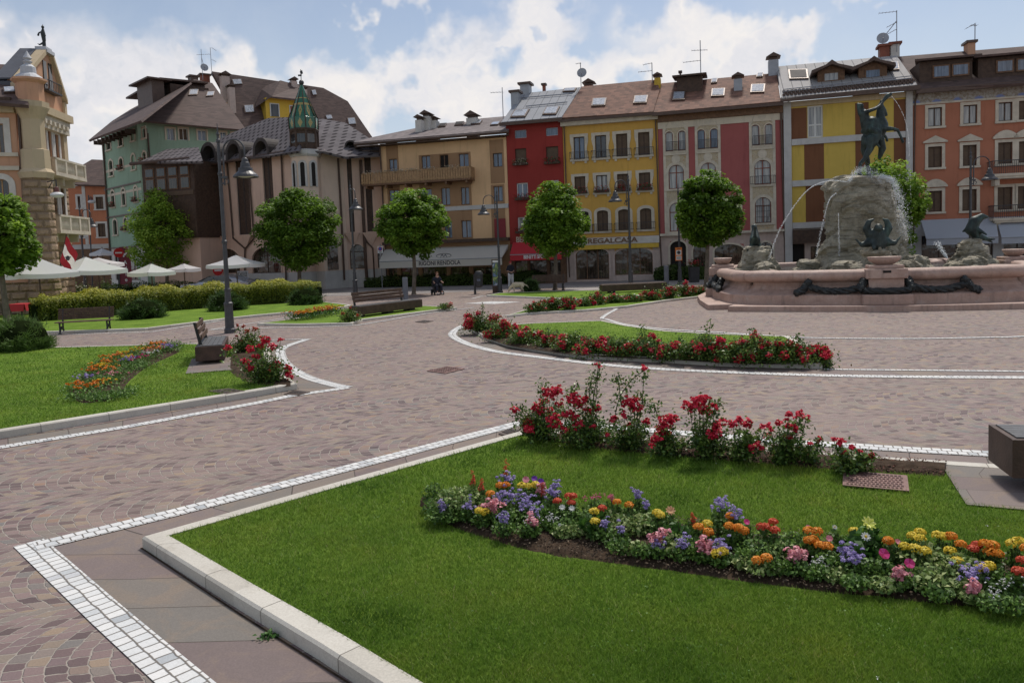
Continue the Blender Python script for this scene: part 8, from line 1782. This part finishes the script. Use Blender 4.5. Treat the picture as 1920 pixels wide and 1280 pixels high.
fl(835,925,'none',40,45,leaf='bed_leaves',ww=70); fl(862,908,'none',40,60,leaf='variegated_leaves',ww=80,nl=520); fl(845,945,'none',30,30,leaf='bed_leaves',ww=70); fl(815,900,'none',20,50,ww=40)
fl(887,896,'sal:scarlet',18,60); fl(903,908,'sal:scarlet',14,50); fl(949,878,'sal:scarlet',22,62); fl(1017,918,'sal:scarlet',16,45)
fl(950,896,'age:violet',34,48); fl(941,928,'age:violet',34,45,ww=44); fl(970,930,'age:violet',34,45); fl(1001,956,'age:violet',30,40); fl(879,946,'age:violet',18,34); fl(1041,911,'age:violet',24,45); fl(1034,925,'age:violet',24,45); fl(985,945,'age:violet',26,38)
fl(944,911,'mari:orange',26,48); fl(919,928,'mari:orange',14,45); fl(991,912,'mari:yellow',36,50); fl(986,899,'pet:pink',14,50); fl(1002,897,'pet:purple',12,52); fl(1014,903,'pet:purple',14,50)
fl(925,948,'beg:pink',44,36); fl(997,981,'beg:pink',22,26); fl(1047,940,'zin:scarlet',15,45); fl(1069,930,'zin:scarlet',18,48); fl(1072,942,'zin:scarlet',14,40); fl(1115,931,'cel:magenta',44,46); fl(1146,933,'cel:magenta',18,44)
fl(1054,951,'dah:white',13,38); fl(1072,953,'dah:white',13,38); fl(1032,972,'aly:white',32,24); fl(1050,984,'pet:white',8,20); fl(1115,959,'mari:yellow',14,48,leaf='broad_leaves',ww=55,nl=60); fl(1117,977,'mari:yellow',12,36)
fl(1157,941,'zin:orange',16,42); fl(1179,948,'zin:orange',15,40); fl(1127,950,'zin:scarlet',12,40); fl(1155,955,'none',30,34,leaf='variegated_leaves',ww=70,nl=420); fl(1190,962,'none',30,40,leaf='variegated_leaves',ww=80,nl=520); fl(1222,958,'none',30,40,leaf='variegated_leaves',ww=60,nl=320)
fl(1196,927,'age:violet',18,50); fl(1211,946,'age:violet',14,40); fl(1134,985,'age:violet',14,30); fl(1163,992,'age:violet',12,28); fl(1233,962,'mari:yellow',13,40); fl(1257,957,'dah:peach',20,48); fl(1272,978,'hosta',20,44,leaf='broad_leaves',ww=60,nl=90); fl(1299,972,'sal:scarlet',14,40)
fl(1235,1010,'beg:pink',38,28); fl(1322,1028,'beg:pink',36,28); fl(1352,946,'age:violet',40,50); fl(1375,962,'age:violet',30,46); fl(1310,988,'mari:orange',14,40); fl(1327,984,'mari:yellow',15,42); fl(1328,998,'mari:orange',16,34); fl(1191,1012,'none',20,26,leaf='variegated_leaves',ww=40,nl=140)
fl(1352,1022,'age:violet',34,34); fl(1368,988,'mari:orange',14,44); fl(1382,990,'mari:orange',14,44); fl(1394,994,'mari:orange',15,42); fl(1400,978,'pet:magenta',12,50); fl(1437,983,'zin:scarlet',34,52); fl(1455,996,'zin:scarlet',14,46); fl(1422,1010,'none',30,40,ww=70); fl(1465,1012,'none',30,40,leaf='variegated_leaves',ww=50,nl=160)
fl(1523,995,'mari:orange',18,52); fl(1521,1011,'mari:orange',22,44); fl(1542,1020,'mari:orange',19,40); fl(1515,988,'pet:pink',10,52); fl(1492,1040,'beg:pink',38,30); fl(1536,1054,'aly:white',34,24); fl(1565,988,'daisy:white',10,50); fl(1555,1009,'pet:pink',13,44); fl(1597,1045,'age:violet',46,36); fl(1585,1032,'age:violet',20,40)
fl(1628,981,'dah:lime',30,70,leaf='broad_leaves',ww=60,nl=90); fl(1623,1006,'daisy:white',19,56,leaf='broad_leaves',ww=56,nl=80); fl(1600,1010,'hosta',20,44,leaf='broad_leaves',ww=56,nl=80); fl(1657,1038,'pet:magenta',22,42); fl(1705,1056,'pet:magenta',20,40); fl(1708,1076,'pet:pink',10,26); fl(1668,1014,'zin:orange',12,50); fl(1683,1015,'pet:pink',11,50)
fl(1723,1010,'mari:yellow',14,52); fl(1724,1032,'mari:yellow',18,46); fl(1700,1024,'mari:yellow',11,48); fl(1762,1003,'mari:yellow',24,56); fl(1779,1032,'mari:yellow',16,48); fl(1795,1052,'mari:yellow',9,40); fl(1802,1021,'zin:orange',14,52); fl(1787,1009,'mari:orange',9,54)
fl(1735,1015,'none',40,56,leaf='variegated_leaves',ww=90,nl=560); fl(1790,1035,'none',40,56,leaf='variegated_leaves',ww=90,nl=560); fl(1750,1062,'none',30,42,leaf='variegated_leaves',ww=90,nl=420); fl(1805,1082,'none',30,34,leaf='variegated_leaves',ww=50,nl=160)
fl(1852,1020,'mari:orange',26,52); fl(1865,1036,'mari:orange',24,46); fl(1850,1062,'mari:yellow',24,42); fl(1902,1018,'mari:yellow',22,58); fl(1820,1073,'age:violet',56,38); fl(1910,1070,'zin:scarlet',24,46); fl(1925,1052,'zin:scarlet',20,50); fl(1891,1094,'aly:white',34,26); fl(1870,1060,'none',30,50,ww=60); fl(1930,1030,'mari:orange',16,60)
fl(1095,955,'none',30,36,ww=60); fl(1010,940,'none',30,40,ww=60); fl(960,950,'none',30,38,ww=60); fl(1480,1010,'none',30,42,ww=60); fl(1560,1030,'none',30,42,ww=60); fl(1640,1045,'none',30,40,ww=60); fl(1300,1005,'none',30,40,ww=60); fl(1400,1025,'none',30,34,ww=55); fl(1260,1000,'none',30,40,leaf='variegated_leaves',ww=70,nl=260); fl(1070,970,'none',30,30,ww=60)
_rf=random.Random(21)
for _i in range(30):
    _x=835+_i*37+_rf.uniform(-10,10); _y=948+(_x-835)*.148
    _k=_rf.choice(['none']*7+['beg:pink','aly:white','mari:yellow','mari:orange','age:violet'])
    fl(round(_x,1),round(_y+_rf.uniform(-8,14),1),_k,_rf.randint(16,30),_rf.randint(24,34),leaf=_rf.choice(['bed_leaves','bed_leaves','variegated_leaves']),ww=_rf.randint(40,60),nl=190)
for _i in range(9):
    _x=890+_i*118+_rf.uniform(-12,12); _y=905+(_x-870)*.118
    fl(round(_x,1),round(_y+_rf.uniform(-4,16),1),_rf.choice(['mari:yellow','mari:orange','zin:scarlet','beg:pink','mari:yellow','sal:scarlet','none']),_rf.randint(12,24),44,ww=50)
COLN={'violet':'lilac','scarlet':'red','lime':'lime yellow'}
KN={'mari':'marigold','age':'ageratum','beg':'begonia','sal':'salvia spike','aly':'alyssum','daisy':'daisy','pet':'petunia','cel':'celosia','zin':'zinnia','none':'green','hosta':'broad leaved','dah':'star shaped dahlia'}
FL.sort(key=lambda t:t[0][0]); tot={}
def ktxt(a,k):
    b,_,c=a[2].partition(':'); 
    if b in('none','hosta'): return 'pale edged leafy plant' if k.get('leaf')=='variegated_leaves' else ('broad leaved green plant' if b=='hosta' else 'plain green leafy plant')
    return COLN.get(c,c)+' '+KN[b]
for a,k in FL: tot[ktxt(a,k)]=tot.get(ktxt(a,k),0)+1
seen={}; ORN=['leftmost','second','third','fourth','fifth','sixth','seventh','eighth','ninth','tenth','eleventh','twelfth','thirteenth','fourteenth','fifteenth','sixteenth','seventeenth','eighteenth','nineteenth','twentieth','twenty first','twenty second','twenty third','twenty fourth']+['%s'%w for w in ('twenty fifth','twenty sixth','twenty seventh','twenty eighth','twenty ninth','thirtieth','thirty first','thirty second','thirty third','thirty fourth','thirty fifth','thirty sixth','thirty seventh','thirty eighth','thirty ninth','fortieth')]
for a,k in FL:
    t=ktxt(a,k); i=seen.get(t,0); seen[t]=i+1; n=tot[t]
    lab=('the only %s in the long near flower bed'%t) if n==1 else ('%s %s%s of the long near flower bed'%('rightmost' if i==n-1 and n>1 else ORN[i],t,'' if i in (0,) or i==n-1 else ' from the left'))
    o=flower(*a,label=lab,**k); o['group']='annual flowers of the near bed'
# small bed on the left lawn
SB=[(147,735,'none'),(165,735,'none'),(185,738,'none'),(205,735,'none'),(222,732,'none'),(232,725,'none'),(150,718,'mari:orange'),(160,722,'mari:orange'),(178,716,'mari:orange'),(190,713,'mari:yellow'),(168,704,'age:violet'),(175,692,'mari:orange'),(192,704,'none'),(205,706,'none'),(180,686,'mari:orange'),(200,684,'mari:yellow'),(210,690,'mari:orange'),(214,698,'beg:pink'),(188,682,'mari:yellow'),(206,677,'mari:orange'),(225,672,'none'),(201,674,'mari:orange'),(207,667,'mari:orange'),(221,664,'mari:orange'),(235,660,'mari:yellow'),(243,672,'age:violet'),(237,668,'mari:yellow'),(252,672,'beg:magenta'),(262,666,'beg:magenta'),(250,655,'mari:yellow'),(270,652,'mari:orange'),(285,645,'mari:orange'),(293,642,'mari:orange'),(284,652,'mari:orange'),(272,658,'beg:pink'),(284,660,'aly:white'),(296,650,'beg:pink'),(300,644,'mari:orange'),(312,646,'age:violet'),(320,648,'age:violet'),(328,642,'none'),(315,640,'none'),(240,682,'none'),(255,680,'none'),(268,675,'none'),(226,690,'none')]
def smallflower(i,px,py,kind):
    p=g(px,py+12,.14); Y=p.y; s=Y/FPX; rg=np.random.default_rng(900+i); k,_,c=kind.partition(':'); nm={'mari':'marigold','age':'ageratum','beg':'begonia','aly':'alyssum','none':'foliage_plant'}[k]
    r=thing(nm,'',nm.replace('_',' '),tuple(p),0,'annual flowers of the small left bed'); n=260; top=12*s; C=rg.normal(size=(n,3))*np.array([.17,.14,top*.33])+np.array([0,0,top*.5]); C[:,2]=np.abs(C[:,2]); V,F,rn=leafcloud(C,.05,rg); link('foliage',npmesh('foliage',V,F,rn),'bed_leaves',r)
    if k!='none': C=rg.normal(size=(17,3))*np.array([.11,.08,.022])+np.array([0,0,top*.98]); V,F,rn=florets(C,.034,rg,9); link('flowers',npmesh('flowers',V,F,rn),c+'_petals',r)
    return r,(((COLN.get(c,c)+' ') if c else '')+nm.replace('_',' '))
SB.sort(key=lambda t:t[0]); objs=[smallflower(i,*t) for i,t in enumerate(SB)]; tt={}
for o,t in objs: tt[t]=tt.get(t,0)+1
seen={}
for o,t in objs:
    i=seen.get(t,0); seen[t]=i+1; o['label']=('the only %s of the small bed on the left lawn'%t) if tt[t]==1 else ('%s %s of the small bed on the left lawn'%('rightmost' if i==tt[t]-1 else (ORN[i]+(' from left' if i else '')),t))
# strip of annuals beside the backed bench
for i,(px,c,lab) in enumerate(((560,'mari:orange','orange'),(574,'mari:yellow','yellow'),(588,'beg:pink','red and pink'),(600,'mari:yellow','brighter yellow'),(612,'mari:orange','amber'),(624,'mari:yellow','rightmost yellow'))):
    p=g(px,599-i*2.4,.1); s=p.y/FPX; rg=np.random.default_rng(700+i); k,_,cc=c.partition(':'); r=thing('flower_clump',lab+' clump in the flower strip beside the backed block bench','flowers',tuple(p),0,'annual flowers beside the backed bench'); C=rg.normal(size=(420,3))*np.array([.30,.14,.07])+np.array([0,0,.15]); V,F,rn=leafcloud(C,.07,rg); link('foliage',npmesh('foliage',V,F,rn),'broad_leaves',r); C=rg.normal(size=(46,3))*np.array([.28,.13,.04])+np.array([0,0,.28]); V,F,rn=florets(C,.045,rg,9); link('flowers',npmesh('flowers',V,F,rn),('scarlet' if i==2 else cc)+'_petals',r)
# mulch bits, a weed
def scatter(name,poly,z,n,size,seed,matn,label):
    rg=np.random.default_rng(seed); xs=[p.x for p in poly]; ys=[p.y for p in poly]; X=rg.uniform(min(xs),max(xs),n); Y=rg.uniform(min(ys),min(max(ys),16),n); k=inpoly(X,Y,poly); X,Y=X[k],Y[k]; C=np.stack([X,Y,np.full(len(X),z)+rg.uniform(0,.03,len(X))],1); V,F,rn=leafcloud(C,size,rg,up=1.6); o=link(name,npmesh(name,V,F,rn),matn); tag(o,label,'mulch',None,'stuff')
leafmat('mulch_bits',[(0,(.025,.018,.012)),(.6,(.07,.048,.03)),(.92,(.14,.10,.065)),(1,(.28,.22,.15))],.0,.9); leafmat('fallen_petals',[(0,(.05,.03,.02)),(.5,(.12,.05,.04)),(1,(.22,.10,.06))],.0,.9)
scatter('mulch',hole1,.135,26000,.022,5,'mulch_bits','dark bark mulch and crumbs of the near flower bed'); scatter('mulch',hole2,.12,12000,.03,6,'fallen_petals','brown fallen petals and bark under the near roses')
p=g(505,1195); rg=np.random.default_rng(77); C=rg.normal(size=(60,3))*np.array([.035,.03,.008])+np.array([0,0,.02]); V,F,rn=leafcloud(C,.035,rg,up=1.5); o=link('weed',npmesh('weed',V,F,rn),'broad_leaves',None,p); tag(o,'small green weed growing in the slab joint by the near kerb','weed')

# clover, daisies and fallen petals in the near lawn
def sprinkle(name,label,n,k,size,spread,mt,seed,z=.118,up=1.2):
    rg=np.random.default_rng(seed); Y=1/((1-rg.random(n))/3.2+rg.random(n)/16); X=rg.uniform(-.7,.75,n)*Y; ok=inpoly(X,Y,NEAR)
    for h in (hole1,hole2,hole3,hole4): ok&=~inpoly(X,Y,h)
    X,Y=X[ok],Y[ok]; C=np.repeat(np.stack([X,Y,np.full(len(X),z)],1),k,0)+rg.normal(size=(len(X)*k,3))*np.array([spread,spread,.006]); V,F,rn=leafcloud(C,size,rg,up=up,aspect=.9); tag(link(name,npmesh(name,V,F,rn),mt),label,'clover' if 'clover' in name else name.replace('_',' '),None,'stuff')
leafmat('clover_green',[(0,(.08,.17,.03)),(.6,(.13,.26,.05)),(1,(.20,.34,.09))],.3)
sprinkle('clover','scattered clover leaves among the blades of the near lawn',900,8,.014,.04,'clover_green',61,.106)
sprinkle('lawn_daisies','tiny white daisies dotted over the near lawn',22,5,.010,.006,'white_petals',62,.128)
